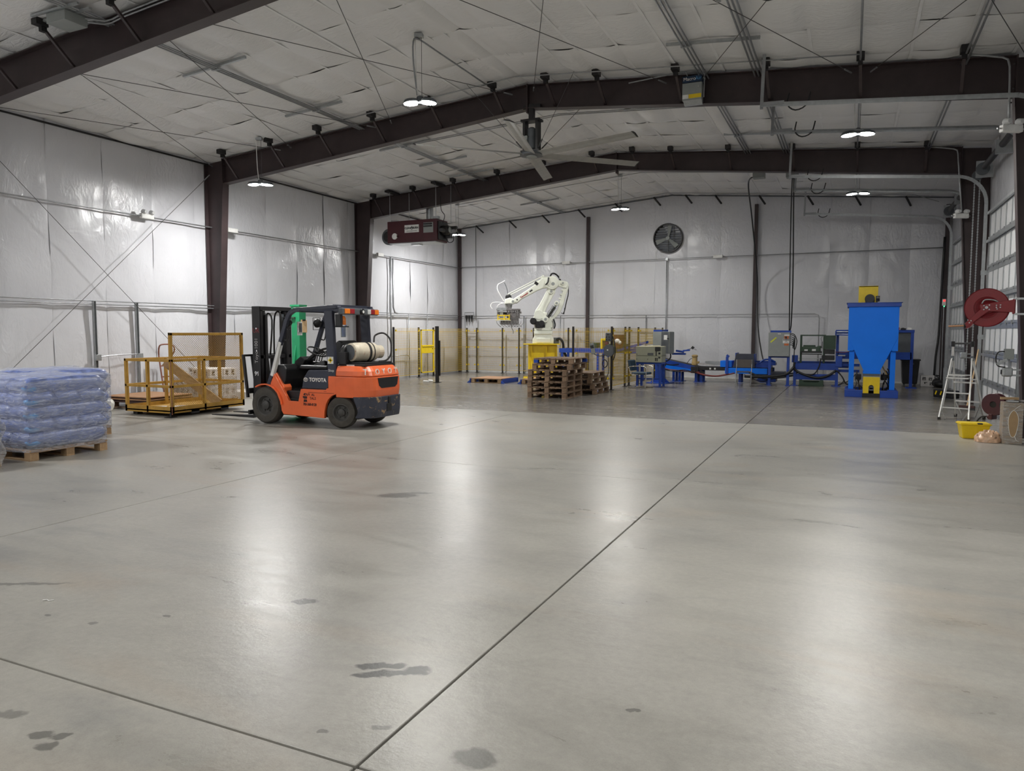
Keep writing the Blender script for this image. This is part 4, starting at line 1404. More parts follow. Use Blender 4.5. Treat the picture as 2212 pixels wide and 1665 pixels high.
# overhead guard
for s in (1, -1):
    y = s * .50
    fp = [(-.05, .66), (-.35, 1.47), (-.50, 1.86), (-.56, 1.96), (-.66, 2.015), (-.80, 2.03)]
    mb = MB()
    for p, q in zip(fp, fp[1:]):
        mb.beam((p[0], y, p[1]), (q[0], y, q[1]), .065, .075, up=(1, 0, .4))
    mb.build('front_pillar', MT['navy'], fk, bevel=.008)
    if s > 0:
        MB().beam((-.145, y + .002, .86), (-.352, y + .002, 1.46), .070, .062, up=(1, 0, .4)).build('reflector_strip', MT['label_white'], fk, bevel=.004)
    MB().prism([(-1.33, 2.0), (-1.50, 2.0), (-1.555, .89), (-1.40, .89)], 'y', y - .04, y + .04).build('rear_pillar', MT['navy'], fk, bevel=.01)
    MB().beam((-.66, y, 2.025), (-1.58, y, 2.065), .06, .065).build('roof_rail', MT['navy'], fk, bevel=.01)
    MB().tube([(-.47, y + .05 * 0, 1.72), (-.53, y, 1.70), (-.50, y, 1.50), (-.42, y, 1.50)], .012, 6, smooth=3).build('grab_handle', MT['black'], fk)
mb = MB()
for k in range(7):
    x = -.74 - .125 * k
    mb.box(x - .014, x + .014, -.48, .48, 2.0 + .012 * k, 2.045 + .010 * k)
mb.build('roof_bars', MT['navy'], fk)
MB().box(-.70, -.60, -.50, .50, 1.985, 2.04).build('roof_front_beam', MT['navy'], fk, bevel=.01)
MB().box(-1.62, -1.50, -.50, .50, 1.98, 2.06).build('roof_rear_beam', MT['navy'], fk, bevel=.01)
MB().box(-1.60, -1.56, .42, .50, 2.055, 2.085).build('roof_clip', MT['chrome'], fk)
# tail light bar
MB().box(-1.69, -1.60, -.55, .50, 1.935, 2.045).build('light_bar', MT['grey_d'], fk, bevel=.015)
for y0, y1, m in ((.30, .44, 'amber'), (.17, .30, 'red_lens'), (-.30, -.21, 'clear_lens'), (-.42, -.30, 'red_lens'), (-.54, -.42, 'amber')):
    MB().box(-1.705, -1.66, y0, y1, 1.95, 2.035).build('signal_lens', MT[m], fk, bevel=.008)
MB().lathe([(.05, 0), (.055, -.03), (.0, -.035)], (-1.69, -.04, 1.99), 'x', 16).build('round_lamp', MT['black'], fk)
MB().cyl((-1.727, -.04, 1.99), (-1.732, -.04, 1.99), .025, n=12).build('round_lamp_lens', MT['label_white'], fk)
MB().box(-1.64, -1.54, .43, .50, 1.74, 1.94).box(-1.64, -1.50, .26, .46, 1.72, 1.74).build('beacon_bracket', MT['black'], fk)
MB().lathe([(.05, 0), (.05, .11), (.03, .15), (0, .155)], (-1.58, .34, 1.76), 'z', 14).build('beacon', MT['amber'], fk, smooth='auto')
MB().cyl((-1.58, .34, 1.735), (-1.58, .34, 1.76), .055, n=14).build('beacon_base', MT['chrome'], fk)
# mirrors and work lamps on the front pillars
for s in (1, -1):
    MB().lathe([(.03, -.08), (.075, -.03), (.085, .02), (.08, .03), (0, .03)], (-.42, s * .40, 1.80), 'x', 14).build('work_lamp', MT['black'], fk, smooth='auto')
    MB().tube([(-.40, s * .30, 1.90), (-.40, s * .50, 1.90), (-.40, s * .50, 1.68), (-.40, s * .30, 1.68)], .007, 5, closed=True).build('lamp_guard', MT['black'], fk)
MB().box(-.66, -.64, .30, .40, 1.62, 1.80).build('mirror', MT['mirror'], fk, bevel=.01)
MB().box(-.92, -.90, -.60, -.46, 1.54, 1.76).build('side_mirror', MT['mirror'], fk, bevel=.01)
MB().cyl((-.60, .30, 1.58), (-.60, .30, 1.82), .045, n=12).build('mirror_housing', MT['label_white'], fk, smooth='auto')
# decal on the rear pillar
MB().box(-1.52, -1.40, .541, .543, 1.10, 1.22).build('safety_decal', MT['label_white'], fk)
MB().box(-1.475, -1.445, .543, .5445, 1.115, 1.205).box(-1.505, -1.415, .543, .5445, 1.145, 1.175).build('decal_cross', MT['yellow'], fk)
text_obj('decal_lettering', 'Shop', .06, MT['label_white'], fk, (-1.47, .5415, .985), (-1, 0, 0), (0, 0, 1), depth=.0006)
# gas tank
tk = MB().lathe([(.0, -.37), (.10, -.365), (.155, -.335), (.158, -.30), (.15, -.29), (.162, -.25), (.165, -.05), (.165, .10), (.155, .20), (.12, .27), (.06, .30), (.0, .305)], (0, 0, 0), 'y', 28)
tnk = tk.build('gas_tank', MT['tank'], fk, smooth='auto')
tnk.location = (-1.82, .06, 1.295)
tnk.scale = (1, .9, 1)
tnk.rotation_euler = (0, 0, math.radians(-24) + PI)
tnk.rotation_euler = (0, 0, math.radians(166))
MB().lathe([(.168, -.02), (.172, -.02), (.172, .03), (.168, .03)], (0, 0, 0), 'y', 28, close=False).lathe([(.168, .09), (.172, .09), (.172, .11), (.168, .11)], (0, 0, 0), 'y', 28, close=False).build('strap', MT['black_steel'], tnk)
MB().lathe([(.115, .25), (.115, .39), (.10, .39), (.10, .25)], (0, 0, 0), 'y', 20, close=False).build('collar', MT['tank'], tnk)
MB().cyl((0, .28, 0), (0, .36, 0), .03, n=8).cyl((0, .34, 0), (.06, .36, .02), .018, n=8).build('valve', MT['brass'], tnk)
MB().cyl((0, -.372, 0), (0, -.368, 0), .13, n=24).build('tank_foot', MT['grey_d'], tnk)
MB().box(-2.10, -1.56, -.42, .44, 1.06, 1.10).box(-2.08, -1.62, -.38, .38, 1.10, 1.125).box(-1.72, -1.58, .10, .47, 1.09, 1.30).build('tank_cradle', MT['black_steel'], fk, bevel=.008)
MB().tube([(-1.84, -.18, 1.47), (-1.80, -.28, 1.58), (-1.92, -.36, 1.62), (-2.05, -.38, 1.50), (-2.09, -.34, 1.27), (-2.06, -.25, 1.15), (-2.0, -.1, 1.13)], .016, 7, smooth=5).build('gas_hose', MT['rubber'], fk, smooth=True)
MB().tube([(-1.60, -.4, 1.1), (-1.62, -.4, 1.38), (-1.62, .35, 1.38), (-1.60, .38, 1.1)], .05, 8, smooth=4).build('air_cleaner', MT['black'], fk, smooth=True)
MB().box(-1.88, -1.72, .441, .444, 1.055, 1.085).build('tank_sticker', MT['label_white'], fk)
# mast
for s in (1, -1):
    y = s * .40
    MB().box(.22, .40, y - .012 * 1, y + .012, .08, 2.10).box(.22, .245, y - s * .07, y, .08, 2.10).box(.375, .40, y - s * .07, y, .08, 2.10).build('mast_rail', MT['black_steel'], fk)
    y2 = s * .315
    MB().box(.23, .37, y2 - .012, y2 + .012, .12, 2.02).box(.23, .25, y2 - s * .055, y2, .12, 2.02).box(.35, .37, y2 - s * .055, y2, .12, 2.02).build('inner_rail', MT['black_steel'], fk)
    MB().cyl((.20, s * .27, .15), (.20, s * .27, 1.95), .028, n=10).build('lift_cylinder', MT['black_steel'], fk)
    MB().cyl((.12, s * .36, .62), (-.10, s * .36, .80), .035, n=10).build('tilt_cylinder', MT['chrome'], fk)
    for k in range(3):
        MB().cyl((.30, y + s * .012, .9 + .4 * k), (.30, y + s * .02, .9 + .4 * k), .016, n=6).build('mast_bolt', MT['chrome'], fk)
MB().box(.20, .38, -.40, .40, 2.03, 2.10).box(.22, .30, -.40, .40, 1.15, 1.22).box(.22, .36, -.40, .40, .10, .2).box(.22, .28, -.40, .40, .62, .70).build('mast_crossbar', MT['black_steel'], fk, bevel=.006)
MB().cyl((.31, .0, .2), (.31, .0, 1.15), .05, n=12).build('center_cylinder', MT['black_steel'], fk)
MB().tube([(.24, -.1, 1.2), (.18, -.1, 1.9), (.30, -.1, 2.0), (.36, -.1, 1.7), (.36, -.1, .6)], .016, 6, smooth=4).tube([(.24, .14, 1.2), (.18, .14, 1.85), (.30, .14, 1.96), (.36, .14, 1.6), (.36, .14, .6)], .016, 6, smooth=4).build('hydraulic_hose', MT['rubber'], fk, smooth=True)
MB().cyl((.26, .24, 1.92), (.30, .24, 1.92), .06, n=14).cyl((.26, -.24, 1.92), (.30, -.24, 1.92), .06, n=14).build('chain_wheel', MT['grey_d'], fk)
MB().box(.29, .31, .225, .255, .4, 1.92).box(.29, .31, -.255, -.225, .4, 1.92).build('lift_chain', MT['black_steel'], fk)
# carriage, load guard, forks
MB().box(.42, .46, -.50, .50, .52, .62).box(.42, .46, -.50, .50, .14, .22).box(.40, .46, -.34, -.28, .14, .62).box(.40, .46, .28, .34, .14, .62).build('carriage', MT['black_steel'], fk, bevel=.005)
mb = MB()
for y in (-.50, .50):
    mb.beam((.45, y, .45), (.54, y, 1.22), .05, .04, up=(1, 0, 0))
mb.beam((.54, -.52, 1.21), (.54, .52, 1.21), .035, .04)
mb.build('load_guard', MT['black_steel'], fk, bevel=.005)
for y in (-.3, -.1, .1, .3):
    MB().beam((.46, y, .60), (.54, y, 1.20), .03, .025, up=(1, 0, 0)).build('guard_bar', MT['black_steel'], fk)
for y in (.27, -.27):
    MB().prism([(.46, .62), (.50, .62), (.505, .11), (1.55, .075), (1.55, .060), (.50, .055), (.46, .08)], 'y', y - .06, y + .06).build('fork', MT['black_steel'], fk, bevel=.004)
text_obj('mast_marking', 'Toyo 1001', .105, MT['label_white'], fk, (.31, .4135, 1.30), (0, 0, 1), (1, 0, 0), depth=.0008, bold=-.002)
text_obj('mast_marking_red', 'UR', .12, MT['reel'], fk, (.31, .4135, 1.66), (-1, 0, 0), (0, 0, 1), depth=.0008)
text_obj('mast_number', '91', .11, MT['label_white'], fk, (.31, .4135, .88), (-1, 0, 0), (0, 0, 1), depth=.0008, bold=.002)

# ------------------------------------------------------------------ mustard forklift basket
cg = thing('work_platform', 'mustard yellow steel forklift basket with railings and tall mesh back', 'platform', (-11.75, 9.95, 0))
W_, D_ = 1.30, 1.85            # x from -W_ to 0, y from 0 to D_
t_ = .055
MB().box(-W_, 0, 0, D_, .10, .125).build('deck', MT['cage'], cg)
MB().box(-W_, 0, 0, .012, .07, .20).build('toe_board', MT['cage'], cg)
MB().box(-W_, 0, D_ - .012, D_, .07, .20).build('toe_board', MT['cage'], cg)
MB().box(-W_, -W_ + .012, 0, D_, .07, .20).build('toe_board', MT['cage'], cg)
MB().box(-.012, 0, 0, D_, .07, .20).build('toe_board', MT['cage'], cg)
for y in (.45, 1.2):
    MB().box(-W_ + .02, 0.0, y, y + .20, .03, .10).build('fork_pocket', MT['black_steel'], cg)
for x, y, h in ((-W_, 0, 1.10), (-W_, D_ - t_, 1.10), (-t_, 0, 1.62), (-t_, D_ - t_, 1.62), (-.70, 0, 1.10), (-.70, D_ - t_, 1.10), (-W_, D_ * .5, 1.10), (-t_, D_ * .42, 1.10)):
    MB().box(x, x + t_, y, y + t_, .07, h).build('post', MT['cage'], cg, bevel=.004)
for z in (.56, 1.06):
    MB().box(-W_, 0, 0, t_ * .8, z, z + .05).build('rail', MT['cage'], cg, bevel=.004)
    MB().box(-W_, 0, D_ - t_ * .8, D_, z, z + .05).build('rail', MT['cage'], cg, bevel=.004)
    MB().box(-W_, -W_ + t_ * .8, 0, D_, z, z + .05).build('rail', MT['cage'], cg, bevel=.004)
    MB().box(-t_ * .8, 0, 0, D_, z, z + .05).build('rail', MT['cage'], cg, bevel=.004)
MB().box(-t_, 0, 0, D_, 1.565, 1.62).build('top_rail', MT['cage'], cg, bevel=.004)
mb = MB()
h0, h1 = .20, 1.57
step = .046
n_ = int((D_ + (h1 - h0)) / step)
for k in range(n_):
    o_ = k * step - (h1 - h0)
    for sgn in (1, -1):
        a0, a1 = max(.05, o_), min(D_ - .05, o_ + (h1 - h0))
        if a1 <= a0:
            continue
        if sgn > 0:
            p, q = (-.03, a0, h0 + (a0 - o_)), (-.03, a1, h0 + (a1 - o_))
        else:
            p, q = (-.026, a0, h1 - (a0 - o_)), (-.026, a1, h1 - (a1 - o_))
        mb.beam(p, q, .004, .0045)
mb.build('expanded_mesh', MT['cage'], cg)
mb = MB()
for k in range(26):
    z = .05 + .04 * k
    if k % 2:
        mb.box(.004, .010, -.016, .002, z, z + .036)
    else:
        mb.box(-.004, .018, -.010, -.004, z, z + .036)
mb.build('safety_chain', MT['rust'], cg)
MB().box(-.10, .06, -.10, .06, 0, .012).cyl((-.02, -.02, .0), (-.02, -.02, .09), .018, n=8).build('foot_plate', MT['black_steel'], cg)
mb = MB()
for x, y in ((-1.2, .2), (-1.2, 1.6)):
    mb.box(x - .06, x + .06, y - .06, y + .06, 0, .07)
mb.build('skid_foot', MT['black_steel'], cg)
MB().cbox((-.45, .7, .131), (.5, .35, .008), (0, 0, .3)).cbox((-.2, 1.1, .131), (.3, .4, .008), (0, 0, .1)).cbox((-.9, .4, .131), (.35, .25, .008), (0, 0, .7)).build('scrap_sheet', MT['label_white'], cg)

wd = tag(MB().beam((0, 0, 0), (1.02, .45, -.86), .045, .18, up=(0, 0, 1)).build('ramp_board', MT['pallet_light'], None, bevel=.004, loc=(-12.86, 10.75, 1.02)),
         'wide pale wooden board slanting inside the mustard basket', 'board')

# sheets, roll, box, hand truck behind the basket
def pallet(name, label, loc, rz, L=1.2, W=1.0, wood_='pallet', h=.14, group=None, blue=()):
    """block pallet: boards, stringer boards, nine blocks, skids; L along x, W along y"""
    t = thing(name, label, 'pallet', loc, rz, group)
    bt = .020
    bh = h - 3 * bt
    nb = 7
    bw = W / (nb * 1.22 - .22)
    top = MB().box(-L / 2, L / 2, -bw / 2, bw / 2, 0, bt).mesh('top_board')
    top.materials.append(MT[wood_])
    strg = MB().box(-.05, .05, -W / 2, W / 2, 0, bt).mesh('stringer_board')
    strg.materials.append(MT[wood_])
    blk = MB().box(-.06, .06, -.055, .055, 0, bh).mesh('block')
    blk.materials.append(MT[wood_])
    skid = MB().box(-L / 2, L / 2, -.055, .055, 0, bt).mesh('bottom_board')
    skid.materials.append(MT[wood_])

    def put(n, me, x, y, z):
        o = bpy.data.objects.new(n, me)
        COL.objects.link(o)
        o.parent = t
        o.location = (x, y, z)
        return o
    for i in range(nb):
        put('top_board', top, rnd.uniform(-.008, .008), -W / 2 + bw / 2 + i * bw * 1.22, h - bt)
    for x in (-L / 2 + .06, 0, L / 2 - .06):
        put('stringer_board', strg, x, 0, h - 2 * bt)
        for y in (-W / 2 + .055, 0, W / 2 - .055):
            b = put('block', blk, x, y, bt)
            if (x > .01, y > .01) in blue and abs(x) > .1 and abs(y) > .1:
                b.data = b.data.copy()
                b.data.materials.clear()
                b.data.materials.append(MT['blue_d'])
    for y in (-W / 2 + .055, 0, W / 2 - .055):
        put('bottom_board', skid, 0, y, 0)
    return t


pallet('wooden_pallet', 'weathered wooden pallet under the brown sheets behind the mustard basket', (-13.95, 11.25, 0), 0, 1.15, 1.05)
for k in range(5):
    m_ = 'sheet_edge' if k in (0, 1, 3) else 'chip'
    o = MB().box(-.66, .66, -.58, .58, 0, .022).build('brown_sheet', MT[m_], None, bevel=.002, loc=(-13.93 + (.02, -.03, .03, -.05, .0)[k], 11.22 + (.0, .03, -.03, .02, -.02)[k], .142 + .026 * k), seg=1)
    o.rotation_euler = (0, 0, (.02, -.02, .05, .0, .03)[k])
    tag(o, ['dark brown sheet lowest on the pallet behind the basket', 'dark brown sheet second from bottom of the stack behind the basket',
            'light brown sheet in the middle of the stack behind the basket', 'dark brown sheet second from top of the stack behind the basket',
            'light brown sheet on top of the stack behind the basket'][k], 'sheet', 'brown sheets behind the mustard basket')
rl = thing('film_roll', 'white roll of plastic film lying on the floor beside the mustard basket', 'roll', (-13.98, 10.26, .115), math.radians(-38))
MB().lathe([(.045, -.30), (.110, -.30), (.115, -.29), (.115, .29), (.110, .30), (.045, .30)], (0, 0, 0), 'x', 28, close=False).build('film', MT['roll'], rl, smooth='auto')
MB().lathe([(.036, -.31), (.045, -.31), (.045, .31), (.036, .31), (.036, -.31)], (0, 0, 0), 'x', 18, close=False).build('core', MT['sheet_edge'], rl)
tag(MB().box(-.07, .07, -.06, .06, 0, .16).build('cardboard_box', MT['card'], None, bevel=.004, loc=(-13.62, 9.86, 0)), 'small cardboard box on the floor in front of the film roll', 'box')
hk = thing('hand_truck', 'rusty hand truck with loop handle leaning on the wall behind the brown sheets', 'hand truck', (-14.40, 12.05, 0))
for s in (-.15, .15):
    MB().tube([(.14, s, .05), (.0, s, .9), (-.03, s, 1.12), (-.02, s * 1.0, 1.26)], .017, 7, smooth=3).build('frame_tube', MT['rust'], hk, smooth=True)
MB().tube([(-.03, -.15, 1.10), (-.01, -.15, 1.28), (.03, -.11, 1.34), (.03, .11, 1.34), (-.01, .15, 1.28), (-.03, .15, 1.10)], .017, 7, smooth=3).tube([(-.03, .12, 1.02), (.12, .15, 1.18), (.14, .12, 1.30), (.03, .10, 1.34)], .017, 7, smooth=3).build('loop_handle', MT['rust'], hk, smooth=True)
for z in (.35, .6, .85):
    MB().beam((.09 - z * .1, -.15, z), (.09 - z * .1, .15, z), .02, .03).build('crossbar', MT['rust'], hk)
for s in (-.2, .2):
    MB().lathe([(.03, -.03), (.10, -.03), (.12, -.015), (.12, .015), (.10, .03), (.03, .03)], (.05, s, .12), 'y', 18).build('wheel', MT['rubber'], hk, smooth='auto')
MB().box(.12, .32, -.18, .18, .01, .02).build('toe_plate', MT['rust'], hk)

# ------------------------------------------------------------------ wrapped loads


def wrap_shell(parent, x0, x1, y0, y1, z0, z1, mat_, seed=0, name='stretch_wrap', out=.035):
    def fn(a, b):
        an = 2 * PI * a
        cx, cy, hx, hy = (x0 + x1) / 2, (y0 + y1) / 2, (x1 - x0) / 2 + out, (y1 - y0) / 2 + out
        e = .16
        c, s = math.cos(an), math.sin(an)
        px = cx + hx * math.copysign(abs(c) ** e, c)
        py = cy + hy * math.copysign(abs(s) ** e, s)
        z = z0 + (z1 - z0) * b
        n = mnoise.noise(Vector((px * 3.0, py * 3.0, z * 10.0 + seed))) * .020 + mnoise.noise(Vector((px * 9.0 + z * 3, py * 9.0, z * 16.0 + seed))) * .008
        d = Vector((px - cx, py - cy, 0)).normalized()
        sh = -.10 * max(0, b - .93) / .07
        return (px + d.x * (n + sh), py + d.y * (n + sh), z + .006 * mnoise.noise(Vector((px * 6, py * 6, seed))))
    mb = MB().grid(fn, 96, 34)

    def top(a, b):
        x = x0 - out * .3 + (x1 - x0 + out * .6) * a
        y = y0 - out * .3 + (y1 - y0 + out * .6) * b
        ed = min(a, 1 - a, b, 1 - b)
        return (x, y, z1 + .010 + .035 * mnoise.noise(Vector((x * 4.5, y * 4.5, seed + 4))) + min(.03, ed * .25))
    mb.grid(top, 24, 24)
    return mb.build(name, mat_, parent, smooth=True)


def bag_mesh(L, W, H, seed):
    mb = MB()
    n = 10

    def face(a, b, top):
        x, y = (a - .5) * L, (b - .5) * W
        ex, ey = 1 - abs(2 * a - 1) ** 8, 1 - abs(2 * b - 1) ** 7
        k = (max(0, ex) ** .45) * (max(0, ey) ** .45)
        z = H / 2 + (H / 2 if top else -H / 2) * k * (.93 + .16 * mnoise.noise(Vector((a * 3, b * 3, seed + (5 if top else 0)))))
        return (x, y, z)
    mb.grid(lambda a, b: face(a, b, True), n * 2, n)
    mb.grid(lambda a, b: face(a, b, False), n * 2, n)
    me = mb.mesh('bag')
    bm = bmesh.new()
    bm.from_mesh(me)
    bmesh.ops.remove_doubles(bm, verts=bm.verts, dist=.0006)
    bmesh.ops.recalc_face_normals(bm, faces=bm.faces)
    bm.to_mesh(me)
    bm.free()
    me.materials.append(MT['bag_blue'])
    me.polygons.foreach_set('use_smooth', [True] * len(me.polygons))
    return me


BAGS = [bag_mesh(1.09, .44, .235, k * 3.3) for k in range(3)]


def bag_load(label, loc, rz, layers=5, lx=1.2, ly=1.06):
    t = thing('wrapped_bag_load', label, 'load', loc, rz)
    for k in range(layers):
        for j in range(3):
            o = bpy.data.objects.new('bag', BAGS[(k + j) % 3])
            COL.objects.link(o)
            o.parent = t
            if k % 2 == 0:
                o.location = (-lx / 2 + .21 + j * .395 + rnd.uniform(-.01, .01), 0, .173 * k)
                o.rotation_euler = (rnd.uniform(-.015, .015), 0, PI / 2 + rnd.uniform(-.02, .02))
            else:
                o.location = (.05, -ly / 2 + .20 + j * .335, .173 * k)
                o.rotation_euler = (0, 0, rnd.uniform(-.02, .02))
                o.scale = (1.08, .86, 1)
    for k in range(layers):
        e = MB().ball((0, 0, 0), (.07, .10, .05), 12, 8).build('bag_end', MT['bag_end'], t, smooth=True)
        e.location = (lx / 2 - .045 + rnd.uniform(-.012, .012), -ly / 2 + .08, .173 * k + .09)
    wrap_shell(t, -lx / 2 - .01, lx / 2 + .01, -ly / 2 - .01, ly / 2 + .01, -.03, .173 * layers + .03, MT['film'], seed=loc[1])
    return t


pallet('wooden_pallet', 'tan wooden pallet under the full blue bag load', (-9.98, 6.31, 0), 0, 1.22, 1.06, 'pallet_light')
bag_load('shrink wrapped stack of blue bags on a tan pallet, corner towards the camera', (-9.99, 6.31, .14), 0)
pallet('wooden_pallet', 'tan wooden pallet under the rear blue bag load, mostly hidden', (-11.36, 7.40, 0), 0, 1.22, 1.06, 'pallet_light')
bag_load('shrink wrapped stack of blue bags just behind the first one, mostly hidden', (-11.36, 7.40, .14), 0, 5)
pallet('wooden_pallet', 'tan wooden pallet cut by the photo edge beside the blue bags', (-10.02, 4.93, 0), 0, 1.22, 1.06, 'pallet_light')
l3 = bag_load('shrink wrapped stack of blue bags cut off by the photo edge', (-10.02, 4.93, .14), 0, 3)
MB().grid(lambda a, b: (.62 + .05 * math.sin(9 * a + 3 * b) + .05 * b, .42 + .13 * a + .03 * math.sin(12 * b), .40 - .52 * b + .03 * math.sin(7 * a)), 14, 20).build('loose_film', MT['film_white'], l3, smooth=True)

# wrapped cartons by the wall
pallet('wooden_pallet', 'weathered pallet under the wrapped white cartons by the wall', (-13.72, 13.02 - .45, 0), 0, 1.2, .8, 'pallet')
wc = thing('wrapped_carton_load', 'shrink wrapped white cartons with black emblems seen through the mustard basket', 'load', (-13.72, 12.57, .14))
for k in range(3):
    for j in range(2):
        for i in range(2):
            if k == 2 and j == 0 and i == 0:
                continue
            c = MB().box(-.28, .28, -.19, .19, 0, .215).build('carton', MT['box_white'], wc, bevel=.004, loc=(-.29 + .58 * i, -.2 + .4 * j, .218 * k), seg=1)
            mb = MB()
            for q in range(3):
                x = -.18 + .17 * q
                mb.box(x - .035, x + .035, -.1935, -.191, .12, .15).box(x - .04, x - .015, -.1935, -.191, .07, .12).box(x + .0, x + .035, -.1935, -.191, .04, .10).box(x - .045, x + .045, -.1935, -.191, .165, .178)
            for q in range(2):
                y = -.09 + .18 * q
                mb.box(.281, .2835, y - .035, y + .035, .12, .15).box(.281, .2835, y - .04, y - .015, .07, .12).box(.281, .2835, y, y + .035, .04, .10).box(.281, .2835, y - .045, y + .045, .165, .178)
            mb.build('print', MT['black_letter'], c)
wrap_shell(wc, -.58, .58, -.39, .39, -.05, .52, MT['film_white'], 3.0)
MB().grid(lambda a, b: (-.55 + 1.1 * a, -.42 - .06 * math.sin(3 * a) * (1 - b), .34 + .33 * b * (a * .8 + .2) + .03 * math.sin(11 * a + 4 * b)), 20, 8).build('loose_film', MT['film_white'], wc, smooth=True)
wb = tag(MB().box(-.5, .5, -.45, .45, 0, .16).build('white_carton', MT['box_white'], None, bevel=.006, loc=(-13.75, 14.0, .0)), 'low white carton on the floor just behind the forklift mast', 'box')

# ------------------------------------------------------------------ green column machine with clipboard
gm = thing('green_press', 'tall bright green square steel column standing behind the forklift', 'machine', (-12.75, 14.70, 0))
MB().box(-.13, .13, -.13, .13, .02, 2.28).build('column', MT['green'], gm, bevel=.012)
MB().box(-.15, .15, -.15, .15, 2.27, 2.32).build('top_plate', MT['green'], gm, bevel=.006)
MB().box(-.40, .40, -.40, .40, 0, .03).build('base_plate', MT['green'], gm, bevel=.006)
MB().box(-.34, -.24, -.10, .0, .03, 1.75).build('side_post', MT['green'], gm, bevel=.01)
MB().prism([(-.13, .1), (-.13, 1.3), (-.36, .1)], 'x', -.02, .02).build('gusset', MT['green'], gm)
MB().box(-.30, .02, -.19, -.13, 1.97, 2.01).box(-.22, -.16, -.19, -.13, 1.80, 1.99).build('steel_arm', MT['dgreen'], gm, bevel=.006)
cb = thing('clipboard', 'brown clipboard hanging on the bright green column', 'clipboard', (-12.612, 14.72, 1.62))
MB().box(0, .012, -.10, .12, 0, .32).build('board', MT['handle_wood'], cb, bevel=.004)
MB().box(.012, .03, -.05, .05, .29, .33).build('clip', MT['black'], cb)
# ------------------------------------------------------------------ pallets in the robot cell
def pallet_stack(label_fn, cx, cy, n, offs, group, rz=0.0, blue=None, L=1.22, W=1.03):
    for k in range(n):
        ox, oy, r = offs[k]
        pallet('wooden_pallet', label_fn(k, n), (cx + ox, cy + oy, .142 * k), rz + r, L, W, 'pallet', .14, group, blue=(blue or {}).get(k, ()))


def words_pos(k, n, base):
    o = ['bottom', 'second from bottom', 'third from bottom', 'fourth from bottom', 'fifth from bottom', 'second from top', 'top']
    w = 'top' if k == n - 1 else ('second from top' if k == n - 2 and n > 3 else o[k])
    return 'weathered wooden pallet, %s of %s' % (w, base)


# near stack of seven; local x runs along world Y
pallet_stack(lambda k, n: words_pos(k, n, 'the taller stack beside the yellow pedestal'), -6.83, 17.47, 7,
             [(0, 0, 0), (-.01, .01, .01), (.0, -.01, -.01), (-.01, .02, .015), (.01, 0, 0), (.10, .05, .02), (.12, .08, .03)], 'pallets in the taller stack', PI / 2, {6: ((False, True), (True, False))})
pallet_stack(lambda k, n: words_pos(k, n, 'the shorter stack behind the taller one'), -6.66, 18.92, 4,
             [(.10, .05, .02), (.06, .02, .0), (0, 0, -.02), (-.02, .02, .03)], 'pallets in the shorter stack', PI / 2)
# pallets on the blue centring frames
for (px, py, lab, lab2, sh) in ((-10.58, 21.52, 'wooden pallet with tan cover sheet lying in a blue floor frame', 'blue steel floor frame holding the sheet covered pallet', True),
                                (-8.85, 21.65, 'wooden pallet on the floor mostly hidden by the taller stack', 'blue steel floor frame peeking out beside the taller pallet stack', True)):
    pallet('wooden_pallet', lab, (px, py, 0.004), 0, 1.06, 1.15, 'pallet_light')
    t = thing('pallet_frame', lab2, 'floor frame', (px, py, 0))
    for s in (-1, 1):
        MB().prism([(s * .56, .003), (s * .60, .14), (s * .585, .14), (s * .545, .003)], 'y', -.56, .62).build('guide_plate', MT['blue_d'], t)
        MB().prism([(s * .545, .003), (s * .68, .003), (s * .56, .10)], 'y', -.60, -.575).build('guide_gusset', MT['blue_d'], t)
    MB().box(-.60, .60, .60, .625, 0, .14).build('back_plate', MT['blue_d'], t)
    tag(MB().box(-.54, .54, -.58, .58, 0, .008).build('cover_sheet', MT['chip'], None, loc=(px, py, .1465)),
        'tan cover sheet lying on the pallet in the open floor frame' if px < -10 else 'tan cover sheet on the pallet beside the taller stack', 'sheet')

# ------------------------------------------------------------------ palletising robot; u runs along the arm plane
RU = Vector((.92530514, .37922342, 0))
rp = thing('palletizing_robot', 'ivory white jointed robot arm on a yellow pedestal with a grey bag gripper', 'robot', (-10.0, 24.4, 0), math.atan2(RU.y, RU.x))
# local x = u (towards image right), local y = away from the camera
MB().box(-.55, .47, -.30, -.26, .03, 1.19).box(-.55, .47, .26, .30, .03, 1.19).box(-.55, -.51, -.28, .28, .03, 1.19).box(.43, .47, -.28, .28, .03, 1.19).box(-.5, .42, -.26, .26, 1.10, 1.16).build('pedestal', MT['yellow'], rp, bevel=.006)
for x in (-.42, .10, .47):
    MB().prism([(-.30, .03), (-.30, 1.15), (-.42, 1.15), (-.36, .6), (-.42, .03)], 'x', x - .012, x + .012).build('pedestal_rib', MT['yellow'], rp)
MB().box(-.72, .58, -.48, .48, 1.19, 1.225).build('pedestal_top', MT['yellow'], rp, bevel=.004)
MB().box(-.72, .58, -.52, .52, 0, .03).build('pedestal_foot', MT['yellow'], rp, bevel=.004)
MB().prism([(-.40, 1.225), (.34, 1.225), (.36, 1.36), (.30, 1.50), (.32, 1.68), (-.36, 1.68), (-.33, 1.50), (-.39, 1.38)], 'y', -.34, .34).build('robot_base', MT['robot'], rp, bevel=.03)
MB().box(-.26, .24, -.37, -.33, 1.26, 1.42).box(-.34, .28, -.36, -.33, 1.56, 1.62).build('base_cover', MT['robot'], rp, bevel=.012)
MB().box(.36, .54, -.24, .10, 1.23, 1.44).build('connector_box', MT['grey_d'], rp, bevel=.01)
MB().tube([(.46, -.24, 1.36), (.58, -.28, 1.40), (.68, -.28, 1.25), (.72, -.25, .95), (.85, -.2, .70)], .045, 8, smooth=4).build('cable_hose', MT['black'], rp, smooth=True)
